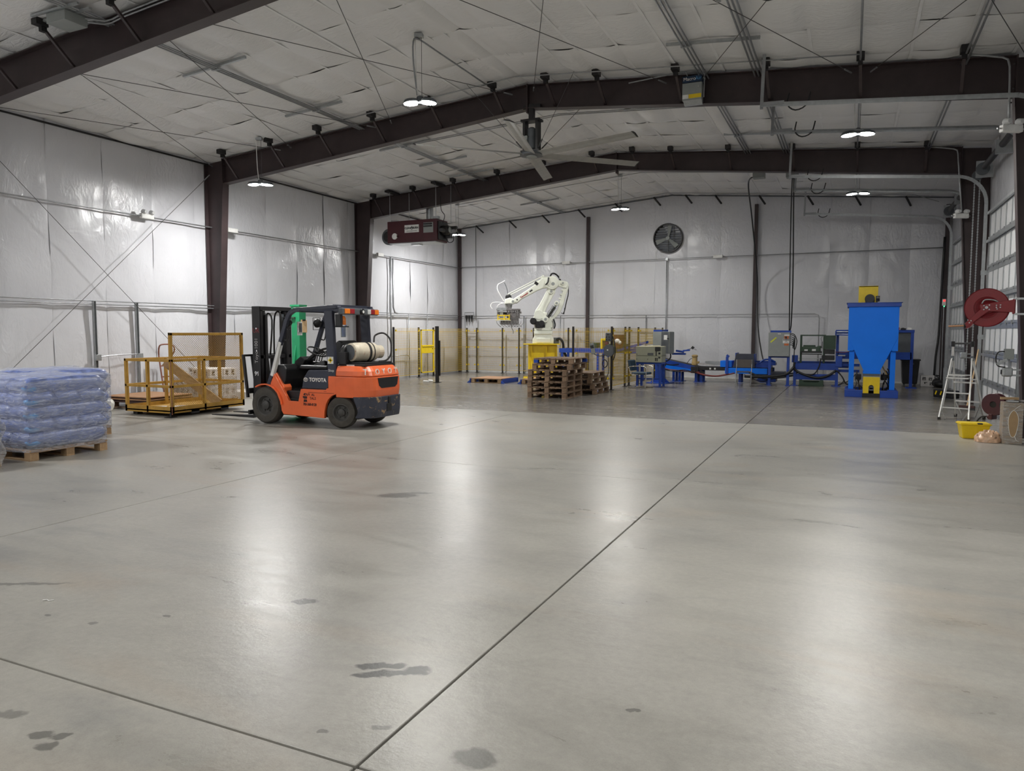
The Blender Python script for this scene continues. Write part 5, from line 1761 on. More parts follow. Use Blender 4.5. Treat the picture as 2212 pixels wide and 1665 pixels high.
MB().lathe([(.30, 1.68), (.33, 1.70), (.33, 1.78), (.28, 1.80)], (-.03, 0, 0), 'z', 28).build('turntable', MT['robot'], rp, smooth='auto')
MB().prism([(-.32, 1.78), (.34, 1.78), (.36, 1.95), (.24, 2.20), (.10, 2.34), (-.28, 2.34), (-.38, 2.15), (-.36, 1.92)], 'y', -.16, .24).build('shoulder_frame', MT['robot'], rp, bevel=.04, seg=3)
MB().cyl((-.37, -.42, 2.02), (-.37, .0, 2.02), .12, n=18).cyl((-.37, -.46, 2.02), (-.37, -.42, 2.02), .09, n=18).box(-.30, -.02, -.40, -.14, 1.80, 2.02).cyl((-.08, -.42, 1.95), (-.08, -.15, 1.95), .10, n=16).box(-.28, .05, -.30, -.10, 1.78, 1.9).build('shoulder_motor', MT['black'], rp, bevel=.008)
MB().cyl((.06, -.24, 2.09), (.06, .24, 2.09), .11, n=20).build('shoulder_joint', MT['robot'], rp, bevel=.01)
MB().cyl((.06, -.255, 2.09), (.06, -.23, 2.09), .05, n=14).build('joint_cap', MT['grey'], rp)


def arm_plate(pts, y0, y1, name, m='robot', bev=.03):
    return MB().prism(pts, 'y', y0, y1).build(name, MT[m], rp, bevel=bev, seg=3)


# lower arm (tapered, curved) from shoulder to elbow
arm_plate([(-.36, 2.18), (-.30, 2.42), (-.16, 2.62), (-.02, 2.88), (.08, 3.10), (.16, 3.28), (.44, 3.26), (.40, 3.04), (.28, 2.82), (.14, 2.56), (.04, 2.34), (.02, 2.16)], -.10, .16, 'lower_arm')
arm_plate([(-.22, 2.34), (-.06, 2.62), (.06, 2.86), (.17, 3.10), (.24, 3.10), (.13, 2.86), (.02, 2.60), (-.08, 2.34)], -.115, -.09, 'lower_arm_rib', 'robot', .008)
MB().cyl((-.18, -.17, 2.25), (-.18, .24, 2.25), .17, n=24).build('lower_arm_joint', MT['robot'], rp, bevel=.01)
MB().cyl((.26, -.16, 3.08), (.26, .18, 3.08), .09, n=18).build('link_joint', MT['robot'], rp, bevel=.01)
MB().cyl((.26, -.175, 3.08), (.26, -.155, 3.08), .045, n=14).build('joint_cap', MT['grey'], rp)
# elbow housing
MB().cyl((.29, -.22, 3.38), (.29, .24, 3.38), .24, n=30).build('elbow_housing', MT['robot'], rp, bevel=.03)
MB().cyl((.29, -.235, 3.38), (.29, -.21, 3.38), .17, n=26).build('elbow_cover', MT['robot'], rp, bevel=.006)
MB().cyl((.32, -.245, 3.34), (.32, -.23, 3.34), .06, n=16).build('joint_cap', MT['grey'], rp)
MB().tube([(.20, -.15, 3.52), (.26, -.2, 3.68), (.38, -.1, 3.70), (.52, .05, 3.60), (.60, .1, 3.45)], .030, 7, smooth=5).tube([(.05, -.23, 3.30), (.14, -.24, 3.40), (.16, -.22, 3.56)], .026, 7, smooth=4).build('elbow_cable', MT['black'], rp, smooth=True)
MB().lathe([(.025, 0), (.025, .10), (.015, .14), (.015, .2)], (.56, -.1, 3.52), 'z', 8).build('status_lamp', MT['clear_lens'], rp)
# upper arm towards the wrist
arm_plate([(.14, 3.56), (-.06, 3.55), (-.20, 3.44), (-.36, 3.29), (-.60, 3.13), (-.92, 2.92), (-1.06, 2.83), (-1.16, 2.74), (-1.10, 2.65), (-.96, 2.66), (-.80, 2.80), (-.50, 2.96), (-.24, 3.10), (-.02, 3.19), (.16, 3.20)], -.14, .10, 'upper_arm')
MB().cbox((-.27, -.143, 3.36), (.14, .01, .10), (0, math.radians(38), 0)).cbox((-.46, -.143, 3.10), (.12, .01, .05), (0, math.radians(-33), 0)).build('arm_opening', MT['black'], rp, bevel=.004)
sx, sz = math.cos(math.radians(33)), math.sin(math.radians(33))
text_obj('arm_lettering', 'Kawasaki', .085, MT['red_lens'], rp, (-.70, -.143, 2.945), (sx, 0, sz), (-sz, 0, sx), depth=.001, bold=.003)
MB().cbox((-.955, -.143, 2.785), (.05, .004, .05), (0, -math.radians(33), 0)).build('arm_emblem', MT['black_letter'], rp)
# forearm tie rods
MB().cyl((-.04, -.08, 3.62), (-1.27, -.08, 2.99), .018, n=8).cyl((.0, .06, 3.56), (-1.24, .06, 2.95), .018, n=8).build('tie_rod', MT['robot'], rp)
MB().box(-.12, .22, -.10, .08, 3.52, 3.60).cyl((-.03, -.12, 3.62), (-.03, .1, 3.62), .045, n=12).build('tie_rod_bracket', MT['robot'], rp, bevel=.01)
# rear link and counterbalance
arm_plate([(.52, 3.48), (.74, 3.44), (.84, 3.42), (.86, 3.30), (.80, 3.18), (.50, 3.26)], -.10, .10, 'rear_bracket')
MB().cyl((.67, -.14, 3.37), (.67, .14, 3.37), .07, n=16).build('link_joint', MT['robot'], rp, bevel=.008)
MB().cyl((.67, -.155, 3.37), (.67, -.14, 3.37), .035, n=12).build('joint_cap', MT['grey'], rp)
arm_plate([(.76, 3.38), (.88, 3.36), (.86, 3.16), (.78, 2.92), (.70, 2.62), (.60, 2.36), (.44, 2.16), (.28, 2.02), (.18, 2.06), (.34, 2.24), (.48, 2.46), (.56, 2.70), (.62, 2.96), (.70, 3.20)], -.06, .08, 'rear_link')
MB().cyl((.45, -.20, 2.66), (.45, .1, 2.66), .085, n=18).build('link_joint', MT['robot'], rp, bevel=.008)
MB().cyl((.45, -.215, 2.66), (.45, -.2, 2.66), .042, n=12).build('joint_cap', MT['grey'], rp)
for z0, x0 in ((3.10, .66), (2.94, .62), (2.80, .57)):
    MB().box(x0 - .05, x0 + .03, -.10, .10, z0, z0 + .06).build('link_boss', MT['robot'], rp, bevel=.01)
MB().cyl((.42, -.12, 2.60), (.12, -.12, 2.16), .05, n=12).build('balance_rod', MT['grey'], rp)
mb = MB()
for k in range(9):
    p = Vector((.36, -.12, 2.52)).lerp(Vector((.14, -.12, 2.18)), k / 8)
    d = Vector((-.30, 0, -.44)).normalized()
    mb.cyl(p - d * .014, p + d * .014, .085, n=14)
mb.build('bellows', MT['black'], rp)
MB().tube([(.86, .02, 3.28), (.87, .02, 3.0), (.80, .02, 2.7), (.74, .02, 2.40), (.68, 0, 2.28)], .020, 6, smooth=4).tube([(.62, -.05, 2.32), (.72, -.05, 2.28), (.74, -.05, 2.50)], .016, 6).build('link_cable', MT['black'], rp, smooth=True)
MB().tube([(.34, -.2, 2.10), (.40, -.22, 1.9), (.36, -.24, 1.76)], .03, 7, smooth=4).build('base_cable', MT['black'], rp, smooth=True)
# wrist
arm_plate([(-1.40, 2.80), (-1.28, 2.84), (-1.20, 2.86), (-1.10, 2.82), (-1.04, 2.72), (-1.10, 2.62), (-1.22, 2.64), (-1.40, 2.62)], -.17, .13, 'wrist')
MB().cyl((-1.10, -.19, 2.72), (-1.10, .15, 2.72), .085, n=18).build('wrist_joint', MT['robot'], rp, bevel=.008)
MB().cyl((-1.10, -.205, 2.72), (-1.10, -.19, 2.72), .045, n=12).build('joint_cap', MT['grey'], rp)
MB().prism([(-1.20, 2.84), (-1.22, 2.92), (-1.27, 3.02), (-1.32, 2.98), (-1.30, 2.84)], 'y', -.07, .03).build('wrist_link', MT['robot_grey'], rp, bevel=.01)
MB().lathe([(.10, 2.80), (.115, 2.84), (.11, 2.92), (.06, 2.97)], (-1.27, .0, 0), 'z', 16).build('wrist_motor', MT['black'], rp, smooth='auto')
MB().lathe([(.13, 2.62), (.125, 2.55), (.11, 2.50)], (-1.26, 0, 0), 'z', 20).build('wrist_flange', MT['robot_grey'], rp, smooth='auto')
MB().tube([(-1.42, -.05, 2.72), (-1.54, -.06, 2.92), (-1.66, -.05, 3.16), (-1.64, 0, 3.33), (-1.52, .03, 3.40), (-1.40, .04, 3.47)], .016, 7, smooth=5).tube([(-1.44, -.12, 2.66), (-1.58, -.2, 2.62), (-1.66, -.2, 2.52), (-1.60, -.2, 2.46)], .016, 7, smooth=4).tube(
    [(-1.40, -.1, 2.66), (-1.62, -.05, 2.70), (-1.84, -.05, 2.68), (-1.90, -.08, 2.56), (-1.84, -.1, 2.46)], .012, 7, smooth=4).tube([(-1.38, .0, 2.78), (-1.36, .0, 2.9), (-1.28, .0, 3.02)], .012, 6, smooth=3).build('air_hose', MT['white'], rp, smooth=True)
MB().tube([(-1.42, .04, 3.40), (-1.36, .03, 3.28), (-1.31, .0, 3.12), (-1.30, .0, 3.0)], .014, 6, smooth=4).build('sensor_cable', MT['grey_d'], rp, smooth=True)
# gripper: two swing forks with tines
gx = -1.26
MB().box(gx - .42, gx + .42, -.30, .30, 2.40, 2.46).box(gx - .10, gx + .10, -.12, .12, 2.44, 2.52).box(gx - .40, gx - .34, -.32, -.28, 2.2, 2.46).box(gx + .30, gx + .36, -.32, -.28, 2.2, 2.46).build('gripper_frame', MT['grip'], rp, bevel=.006)
MB().box(gx - .40, gx - .06, -.36, -.33, 2.40, 2.50).box(gx - .30, gx - .18, -.37, -.33, 2.12, 2.42).box(gx - .40, gx - .04, -.40, -.36, 2.34, 2.37).build('gripper_bracket', MT['galv'], rp, bevel=.004)
mb = MB()
for k in range(6):
    mb.cyl((gx - .02 + .075 * k, -.26 + .05 * (k % 2), 2.16), (gx - .02 + .075 * k, -.26 + .05 * (k % 2), 2.44), .026, n=8)
mb.cyl((gx - .4, .1, 2.3), (gx + .4, .1, 2.3), .05, n=10).cyl((gx + .38, -.2, 2.42), (gx + .46, -.2, 2.30), .03, n=8).box(gx - .05, gx + .40, -.28, .26, 2.14, 2.30).build('gripper_cylinder', MT['grip'], rp)
for z in (2.20, 2.08):
    MB().box(gx - .38, gx + .06, -.42, -.37, z, z + .035).build('clamp_bar', MT['yellow'], rp, bevel=.003)
for x in (gx - .38, gx - .15, gx + .02):
    MB().box(x, x + .04, -.43, -.36, 2.06, 2.25).build('clamp_post', MT['yellow'], rp, bevel=.003)
MB().box(gx - .45, gx + .10, -.46, -.36, 2.035, 2.065).build('clamp_plate', MT['cream'], rp, bevel=.003)
MB().box(gx - .28, gx + .36, -.24, .24, 1.90, 2.12).build('pusher_plate', MT['grip'], rp, bevel=.004)
for k in range(8):
    x = gx - .42 + .105 * k
    MB().tube([(x, -.36, 2.03), (x + .02, -.36, 1.95), (x + .10, -.30, 1.86), (x + .16, -.22, 1.82)], .010, 5).build('tine', MT['galv'], rp)
    if k > 2:
        MB().tube([(x + .22, .36, 2.03), (x + .20, .36, 1.95), (x + .12, .30, 1.86), (x + .06, .22, 1.82)], .010, 5).build('tine', MT['galv'], rp)
MB().tube([(gx + .12, -.2, 1.92), (gx + .12, -.2, 1.78), (gx + .17, -.2, 1.68), (gx + .17, -.2, 1.58)], .016, 5, smooth=3).build('loose_strap', MT['robot_grey'], rp)

# ------------------------------------------------------------------ safety fence around the cell
FX_L, FY_F, FY_B, FX_R = -14.12, 20.3, 26.30, -6.16
fe = thing('safety_fence', 'yellow wire mesh safety fence on dark posts around the robot', 'fence', (0, 0, 0))
PH = 1.80


def fpost(x, y, h=PH, w=.05):
    MB().box(x - w / 2, x + w / 2, y - w / 2, y + w / 2, .012, h).box(x - .06, x + .06, y - .06, y + .06, 0, .012).build('post', MT['post_dark'], fe)


def fpanel(a, b, z0=.12, z1=1.76, cell=.055, cellz=.085, wire=.0045):
    a, b = Vector((*a, 0)), Vector((*b, 0))
    d = (b - a)
    L = d.length
    u = d.normalized()
    mb = MB()
    nx = max(2, round(L / cell))
    for k in range(nx + 1):
        p = a + u * (L * k / nx)
        mb.beam((p.x, p.y, z0), (p.x, p.y, z1), wire, wire)
    nz = round((z1 - z0) / cellz)
    for k in range(nz + 1):
        z = z0 + (z1 - z0) * k / nz
        mb.beam((a.x, a.y, z), (b.x, b.y, z), wire, wire)
    p = mb.build('mesh_panel', MT['fence_yellow'], fe)
    for z in (z0, (z0 + z1) / 2 + .1, z1 - .12):
        MB().beam((a.x, a.y, z), (b.x, b.y, z), .014, .014).build('panel_bar', MT['fence_yellow'], p)
    for e in (a + u * .05, b - u * .05):
        mb = MB()
        for z in (.30, 1.0, 1.66):
            mb.box(e.x - .022, e.x + .022, e.y - .022, e.y + .022, z, z + .05)
        mb.build('panel_clip', MT['yellow'], p)
    return p


left_posts = [(FX_L, 21.0), (FX_L, 22.6), (FX_L, 23.62), (FX_L, FY_B - .05)]
for x, y in left_posts:
    fpost(x, y)
fpanel((FX_L + .036, 21.03), (FX_L + .036, 22.62))
fpanel((FX_L + .036, 23.62), (FX_L + .036, FY_B - .10))
back_x = [FX_L, -13.69, -12.54, -11.82, -11.2, -9.76, -8.0, FX_R]
for x in back_x[1:]:
    fpost(x, FY_B)
for a, b in zip(back_x, back_x[1:]):
    fpanel((a + .03, FY_B - .036), (b - .03, FY_B - .036))
fpost(-7.32, 20.12)
fpost(FX_R, 20.12)
fpanel((-7.27, 20.12), (FX_R - .05, 20.12))
side_y = [20.12, 21.5, 21.95, 23.0, 25.2, FY_B]
for y in side_y[1:-1]:
    fpost(FX_R, y)
for a, b in zip(side_y, side_y[1:]):
    if a == 23.0:
        fpanel((FX_R + .036, a + .03), (FX_R + .036, b - .03), 1.25, 1.76)
    else:
        fpanel((FX_R + .036, a + .03), (FX_R + .036, b - .03))
gt = thing('fence_gate', 'yellow framed mesh gate with solid yellow plate in the robot fence', 'gate', (FX_L + .05, 22.66, 0))
for y in (0, .86):
    MB().box(-.02, .02, y, y + .04, .15, 1.72).build('gate_stile', MT['yellow'], gt)
for z in (.15, 1.68):
    MB().box(-.02, .02, 0, .90, z, z + .04).build('gate_rail', MT['yellow'], gt)
mb = MB()
for k in range(16):
    mb.beam((0, .04 + .0545 * k, .18), (0, .04 + .0545 * k, 1.70), .0045, .0045)
for k in range(19):
    mb.beam((0, .02, .18 + .085 * k), (0, .88, .18 + .085 * k), .0045, .0045)
mb.build('gate_mesh', MT['fence_yellow'], gt)
MB().box(-.005, .03, .04, .86, .86, 1.10).box(-.02, .05, .04, .86, 1.10, 1.16).build('gate_plate', MT['yellow'], gt, bevel=.004)
MB().cyl((.03, .76, 1.02), (.045, .76, 1.02), .02, n=8).build('gate_lock', MT['black'], gt)
lc = thing('light_curtain', 'dark free standing sensor post at the open front of the robot cell', 'sensor post', (-12.13, 20.52, 0))
MB().box(-.045, .045, -.045, .045, .012, 1.82).box(-.10, .10, -.10, .10, 0, .012).build('post', MT['post_dark'], lc)
MB().box(.05, .09, .02, .06, .22, 1.36).build('sensor_bar', MT['black'], lc)
tag(MB().cbox((0, 0, .03), (.22, .10, .03), (.1, .05, .3)).cbox((.12, .06, .05), (.14, .08, .03), (.3, .1, .9)).build('crumpled_paper', MT['label_white'], None, loc=(-12.55, 20.55, .0)),
    'crumpled white paper on the floor by the sensor post', 'litter')

# control post on the corner of the fence
cp_ = thing('control_box', 'grey push button box above a big grey disconnect on the fence corner post', 'control box', (FX_R - .01, 20.05, 0))
MB().box(-.12, .04, -.12, -.02, 1.38, 1.62).build('button_box', MT['grey_d'], cp_, bevel=.015)
for x, z in ((-.085, 1.50), (-.005, 1.50), (-.085, 1.43), (-.005, 1.43), (-.045, 1.58)):
    MB().cyl((x, -.12, z), (x, -.14, z), .018, n=10).build('button', MT['black'], cp_)
MB().prism([(-.10, 1.28), (-.16, 1.20), (-.16, 1.04), (-.10, .96), (.06, .96), (.12, 1.02), (.12, 1.22), (.06, 1.28)], 'y', -.14, -.02).build('disconnect_box', MT['grey_d'], cp_, bevel=.012)
MB().cyl((-.04, -.14, 1.14), (-.04, -.16, 1.14), .022, n=10).build('disconnect_knob', MT['white'], cp_)
MB().box(-.14, -.05, -.1, .0, 1.29, 1.37).build('wooden_block', MT['rust'], cp_, bevel=.004)
MB().tube([(.06, -.06, 1.55), (.14, -.08, 1.35), (.16, -.08, 1.05), (.10, -.06, .85)], .014, 6, smooth=4).tube([(-.06, -.12, .80), (-.14, -.12, .86), (-.20, -.12, .76), (-.14, -.12, .64), (-.06, -.12, .70)], .014, 6, closed=True, smooth=4).tube(
    [(-.04, -.08, .95), (-.02, -.09, .55), (-.06, -.1, .40), (-.12, -.08, .25)], .010, 6, smooth=4).build('cable', MT['black'], cp_, smooth=True)
tp = thing('teach_pendant', 'grey hand held robot pendant hooked on the mesh beside the corner post', 'pendant', (-6.68, 20.06, 1.02))
MB().cbox((0, -.03, .08), (.13, .05, .18), (0, -.18, 0)).cbox((-.03, -.03, .24), (.12, .05, .14), (0, -.18, 0)).build('pendant_body', MT['grey'], tp, bevel=.02)
MB().cbox((-.025, -.058, .20), (.09, .006, .09), (0, -.18, 0)).build('screen', MT['black'], tp)
MB().tube([(.02, -.03, .0), (.20, -.05, -.06), (.45, -.05, -.02), (.55, -.05, -.05)], .012, 6, smooth=4).build('cable', MT['black'], tp, smooth=True)
# ------------------------------------------------------------------ infeed conveyor inside the cell
ic = thing('infeed_conveyor', 'blue roller conveyor with tool head inside the mesh fence near the corner post', 'conveyor', (-8.3, 24.2, 0))
for y in (-.32, .32):
    MB().box(-.9, 2.1, y - .02, y + .02, .93, 1.08).build('side_frame', MT['blue_d'], ic, bevel=.004)
for k in range(14):
    MB().cyl((-.8 + .21 * k, -.30, 1.03), (-.8 + .21 * k, .30, 1.03), .035, n=10).build('roller', MT['galv'], ic)
for x in (-.8, .5, 1.9):
    for y in (-.30, .30):
        MB().box(x - .04, x + .04, y - .03, y + .03, 0, .93).build('leg', MT['blue_d'], ic)
MB().box(.6, .95, -.32, .32, 1.35, 1.42).box(.6, .66, -.34, .34, 1.05, 1.40).build('bag_flattener', MT['yellow'], ic, bevel=.006)
MB().box(.2, .45, -.30, .1, 1.10, 1.28).build('motor_cover', MT['dgreen'], ic, bevel=.01)
MB().box(.9, 1.6, -.36, -.34, .95, 1.25).build('side_guard', MT['dgreen'], ic, bevel=.005)
MB().tube([(.7, -.2, 1.4), (.9, -.2, 1.62), (1.02, -.2, 1.5)], .014, 5, smooth=3).build('hose', MT['fence_yellow'], ic)
MB().box(1.75, 2.05, -.36, .1, 1.10, 1.16).beam((1.2, -.35, 1.02), (2.25, -.35, 1.32), .05, .08).beam((1.1, -.36, .92), (.85, -.36, .82), .06, .06).build('guide_arm', MT['blue_d'], ic, bevel=.006)
bk = thing('brown_basket', 'tall brown basket with white rags inside the fence behind the olive cabinet', 'basket', (-7.05, 23.9, 1.12))
MB().lathe([(.14, 0), (.20, .42), (.21, .43), (.19, .42), (.13, .02), (.0, .02)], (0, 0, 0), 'z', 18).build('basket_body', MT['rust'], bk, smooth='auto')
MB().ball((-.02, -.18, .22), (.10, .06, .08), 10, 7).ball((.06, -.17, .17), (.07, .05, .06), 10, 7).build('white_rag', MT['white'], bk, smooth=True)

# ------------------------------------------------------------------ robot controller on blue table, wall cabinet on blue column
tb = thing('blue_table', 'blue steel stand on legs carrying the olive robot controller', 'stand', (-5.47, 21.95, 0))
MB().box(-.40, .38, -.28, .28, .68, .74).build('table_top', MT['blue_d'], tb, bevel=.004)
for x, y in ((-.36, -.24), (.33, -.24), (-.36, .24), (.33, .24)):
    MB().box(x - .03, x + .03, y - .03, y + .03, 0, .68).build('leg', MT['blue_d'], tb)
MB().box(-.36, .33, -.26, -.22, .22, .26).build('stretcher', MT['blue_d'], tb)
rc_ = thing('robot_controller', 'olive grey controller cabinet lying on the blue stand, papers on top', 'controller', (-5.47, 21.85, .742))
MB().box(-.38, .40, -.26, .26, .0, .185).build('lower_case', MT['olive'], rc_, bevel=.008)
MB().box(-.38, .40, -.26, .26, .192, .46).build('upper_case', MT['olive'], rc_, bevel=.008)
MB().box(-.38, .40, -.26, .26, .46, .475).build('top_cover', MT['cream'], rc_, bevel=.004)
MB().cbox((.16, -.05, .49), (.28, .32, .012), (0, 0, .2)).build('papers', MT['cream'], rc_)
MB().box(-.02, .15, -.264, -.26, .21, .28).build('vent', MT['grey_d'], rc_)
MB().box(.21, .36, -.30, -.26, .34, .46).box(.22, .25, -.27, -.26, .20, .34).box(.30, .36, -.266, -.26, .24, .30).box(.30, .36, -.266, -.26, .12, .17).box(.20, .235, -.266, -.26, .04, .14).box(.25, .28, -.266, -.26, .04, .14).build('operator_panel', MT['black'], rc_, bevel=.003)
mb = MB()
for x in (-.35, -.02):
    for z in (.24, .09):
        mb.cyl((x, -.26, z), (x, -.266, z), .012, n=8)
mb.build('screws', MT['black'], rc_)
bc = thing('control_cabinet', 'tall grey electrical cabinet on a blue column behind the olive controller', 'cabinet', (-5.55, 23.45, 0), math.radians(-14))
MB().box(-.12, .12, -.12, .12, .03, 1.72).build('blue_column', MT['blue_d'], bc, bevel=.01)
MB().box(-.34, .34, -.32, .32, 0, .03).prism([(-.12, .03), (-.34, .03), (-.12, .22)], 'y', -.02, .02).prism([(.12, .03), (.34, .03), (.12, .22)], 'y', -.02, .02).build('base_plate', MT['blue_d'], bc, bevel=.004)
MB().box(-.22, .12, .06, .14, .9, 1.72).box(-.10, .20, -.3, .12, 1.66, 1.72).build('back_plate', MT['blue_d'], bc)
MB().box(-.12, .44, -.30, .04, .96, 1.66).build('cabinet_body', MT['grey'], bc, bevel=.008)
MB().box(.441, .46, -.29, .03, .97, 1.65).build('cabinet_door', MT['grey'], bc, bevel=.005)
MB().box(.18, .43, -.304, -.30, .97, 1.65).build('side_panel', MT['grey_d'], bc, bevel=.003)
MB().box(.27, .39, -.309, -.304, 1.40, 1.55).build('label', MT['label_white'], bc)
MB().box(.24, .33, -.309, -.304, 1.08, 1.18).build('vent', MT['black'], bc)
MB().cyl((.42, -.30, 1.44), (.42, -.34, 1.44), .025, n=10).build('switch', MT['black'], bc)
MB().tube([(.0, -.2, .96), (.1, -.25, .80), (.3, -.2, .72), (.40, -.1, .82), (.36, .0, .95)], .022, 6, smooth=4).tube([(.1, -.1, .96), (.15, -.15, .70), (.4, -.1, .60), (.6, .1, .62)], .020, 6, smooth=4).tube([(.2, -.2, .96), (.3, -.2, .62), (.15, -.2, .55), (.05, -.2, .7), (.2, -.15, .9)], .018, 6, smooth=4).build('cable', MT['black'], bc, smooth=True)

# armchair
ac = thing('visitor_chair', 'dark blue vinyl armchair with chrome cantilever frame by the blue stand', 'chair', (-5.58, 21.22, 0), math.radians(-8))
MB().box(-.22, .24, -.23, .23, .40, .47).build('seat', MT['chair_blue'], ac, bevel=.03, seg=3)
MB().prism([(-.22, .50), (-.30, .52), (-.36, .80), (-.33, .83), (-.28, .81)], 'y', -.21, .21).build('backrest', MT['chair_blue'], ac, bevel=.02, seg=3)
for s in (-1, 1):
    MB().tube([(-.28, s * .26, .62), (-.10, s * .27, .65), (.18, s * .27, .64), (.26, s * .27, .56), (.24, s * .27, .05), (.20, s * .27, .014), (-.22, s * .26, .014), (-.26, s * .22, .014)], .013, 7, smooth=4).build('frame_tube', MT['chrome'], ac, smooth=True)
MB().tube([(-.26, -.22, .014), (-.26, .22, .014)], .013, 7).tube([(-.28, -.26, .62), (-.24, -.24, .42), (-.0, -.24, .40)], .012, 6).tube([(-.28, .26, .62), (-.24, .24, .42), (-.0, .24, .40)], .012, 6).build('cross_tube', MT['chrome'], ac, smooth=True)

# ------------------------------------------------------------------ inclined and flat conveyors
cv = thing('incline_conveyor', 'blue belt conveyor sloping down from the grey cabinet to the tan motor', 'conveyor', (-5.75, 24.7, 0))
for y in (-.28, .28):
    MB().prism([(-.05, .78), (1.22, .50), (1.22, .36), (-.05, .55)], 'y', y - .02, y + .02).build('side_frame', MT['blue_d'], cv, bevel=.004)
MB().prism([(-.1, .79), (1.24, .515), (1.24, .49), (-.1, .765)], 'y', -.26, .26).build('belt', MT['belt'], cv)
MB().prism([(-.1, .60), (1.0, .42), (1.0, .34), (-.1, .46)], 'y', -.31, -.29).build('belt_guard', MT['blue'], cv)
for x in (.42, .62):
    for y in (-.24, .24):
        MB().box(x - .04, x + .04, y - .03, y + .03, .0, .5).box(x - .10, x + .10, y - .06, y + .06, 0, .015).build('leg', MT['blue_d'], cv)
for y in (-.24, .24):
    MB().box(1.12, 1.20, y - .04, y + .04, 0, .40).box(1.08, 1.24, y - .06, y + .06, 0, .015).build('leg', MT['blue_d'], cv)
MB().box(1.0, 1.25, -.34, -.26, .30, .52).build('gear_case', MT['belt'], cv, bevel=.01)
gmtr = MB().lathe([(.10, 0), (.10, .10), (.085, .12), (.085, .26), (.105, .28), (.10, .32), (.05, .34)], (1.07, -.05, .56), 'z', 18)
gmtr.build('gear_motor', MT['brass'], cv, smooth='auto')
MB().box(1.15, 1.22, -.1, .0, .60, .68).build('motor_box', MT['brass'], cv, bevel=.01)
MB().tube([(1.0, -.05, .78), (.92, -.1, .74), (.84, -.2, .60)], .010, 5, smooth=3).build('motor_cord', MT['black'], cv)
MB().tube([(-.1, -.34, .56), (.2, -.35, .42), (.6, -.36, .38), (1.1, -.36, .33), (1.3, -.36, .34)], .018, 6, smooth=4).build('red_hose', MT['red_wire'], cv, smooth=True)
MB().tube([(-.1, -.36, .52), (.3, -.37, .36), (.8, -.37, .40), (1.2, -.37, .30)], .016, 6, smooth=4).tube([(-.05, -.36, .62), (.1, -.38, .44), (.5, -.37, .34), (1.2, -.38, .36)], .014, 6, smooth=4).build('cable', MT['black'], cv, smooth=True)
hd = thing('hand_controls', 'cluster of small blue levers on an arm beside the tall grey cabinet', 'control arm', (-5.05, 23.6, .98))
MB().box(-.15, .28, -.06, .06, -.06, .0).cbox((.30, 0, .08), (.22, .10, .05), (0, -.1, 0)).cbox((.1, -.02, .05), (.25, .12, .06), (0, .15, 0)).build('lever_block', MT['blue_d'], hd, bevel=.01)
MB().cbox((.50, 0, .17), (.08, .06, .08), (0, .7, 0)).beam((.3, 0, .1), (.52, 0, .16), .015, .015).beam((.55, 0, .12), (.62, 0, .10), .012, .012).build('handle', MT['black'], hd)

fc = thing('flat_conveyor', 'low black and blue flat conveyor running behind the folding chair', 'conveyor', (-4.55, 24.7, 0))
for y in (-.28, .28):
    MB().box(0, 2.35, y - .02, y + .02, .40, .51).build('side_frame', MT['black_steel'] if y < 0 else MT['blue_d'], fc, bevel=.004)
MB().box(-.02, 2.35, -.26, .26, .49, .515).build('belt', MT['belt'], fc)
for x, y in ((.60, -.1), (.60, .0)):
    pass
for k, x in enumerate((.42, .57, 1.85, 2.0)):
    MB().box(x - .028, x + .028, -.306, -.302, .43, .485).build('guide_tag', MT['label_white'], fc)
for x in (.12, 1.35, 2.2):
    for y in (-.24, .24):
        MB().box(x - .04, x + .04, y - .03, y + .03, 0, .40).box(x - .08, x + .08, y - .06, y + .06, 0, .015).build('leg', MT['blue_d'], fc)
MB().box(.15, 1.0, .30, .34, .55, .68).build('side_guide', MT['galv'], fc)
MB().beam((.18, -.3, .62), (.55, -.3, .56), .03, .03).box(.05, .22, -.32, -.24, .58, .64).build('sensor_arm', MT['chrome'], fc, bevel=.004)
MB().beam((.0, -.32, .49), (.22, -.32, .32), .02, .03).box(.1, .25, -.34, -.28, .28, .36).build('chain_guard', MT['black_steel'], fc)
MB().tube([(-.1, -.34, .36), (.2, -.36, .26), (.6, -.36, .22), (.95, -.36, .28), (1.2, -.36, .34)], .030, 6, smooth=4).build('red_hose', MT['red_wire'], fc, smooth=True)
kb = thing('bag_kicker', 'blue steel box with tilted dark blue plate on the flat conveyor', 'machine', (-3.75, 24.7, 0))
MB().box(-.06, .30, -.33, .30, .52, .72).build('end_box', MT['blue'], kb, bevel=.004)
MB().box(.12, .20, -.40, -.34, .30, .86).cbox((.18, -.37, .88), (.10, .05, .07), (0, .6, 0)).build('air_cylinder', MT['blue_d'], kb, bevel=.006)
MB().box(.10, 1.4, -.38, -.33, .32, .50).build('front_plate', MT['blue'], kb, bevel=.004)
MB().prism([(.34, .52), (.44, .96), (.98, .96), (1.02, .52)], 'y', -.38, -.355).build('tilt_plate', MT['navy'], kb, bevel=.004)
MB().box(.40, .44, -.30, .25, .52, .98).box(.96, 1.0, -.3, .25, .52, .95).build('side_plate', MT['blue_d'], kb)
MB().box(.28, 1.6, .0, .05, .68, .73).box(1.02, 1.5, -.25, .25, .52, .62).build('guide_bar', MT['blue_d'], kb)
MB().tube([(1.10, -.2, .62), (1.25, -.2, .76), (1.45, -.2, .78), (1.62, -.2, .70)], .03, 6, smooth=4).box(1.05, 1.62, -.22, .22, .60, .68).build('curved_guard', MT['blue_d'], kb)
MB().box(1.0, 1.9, -.36, .30, .22, .40).build('lower_tray', MT['navy'], kb, bevel=.004)
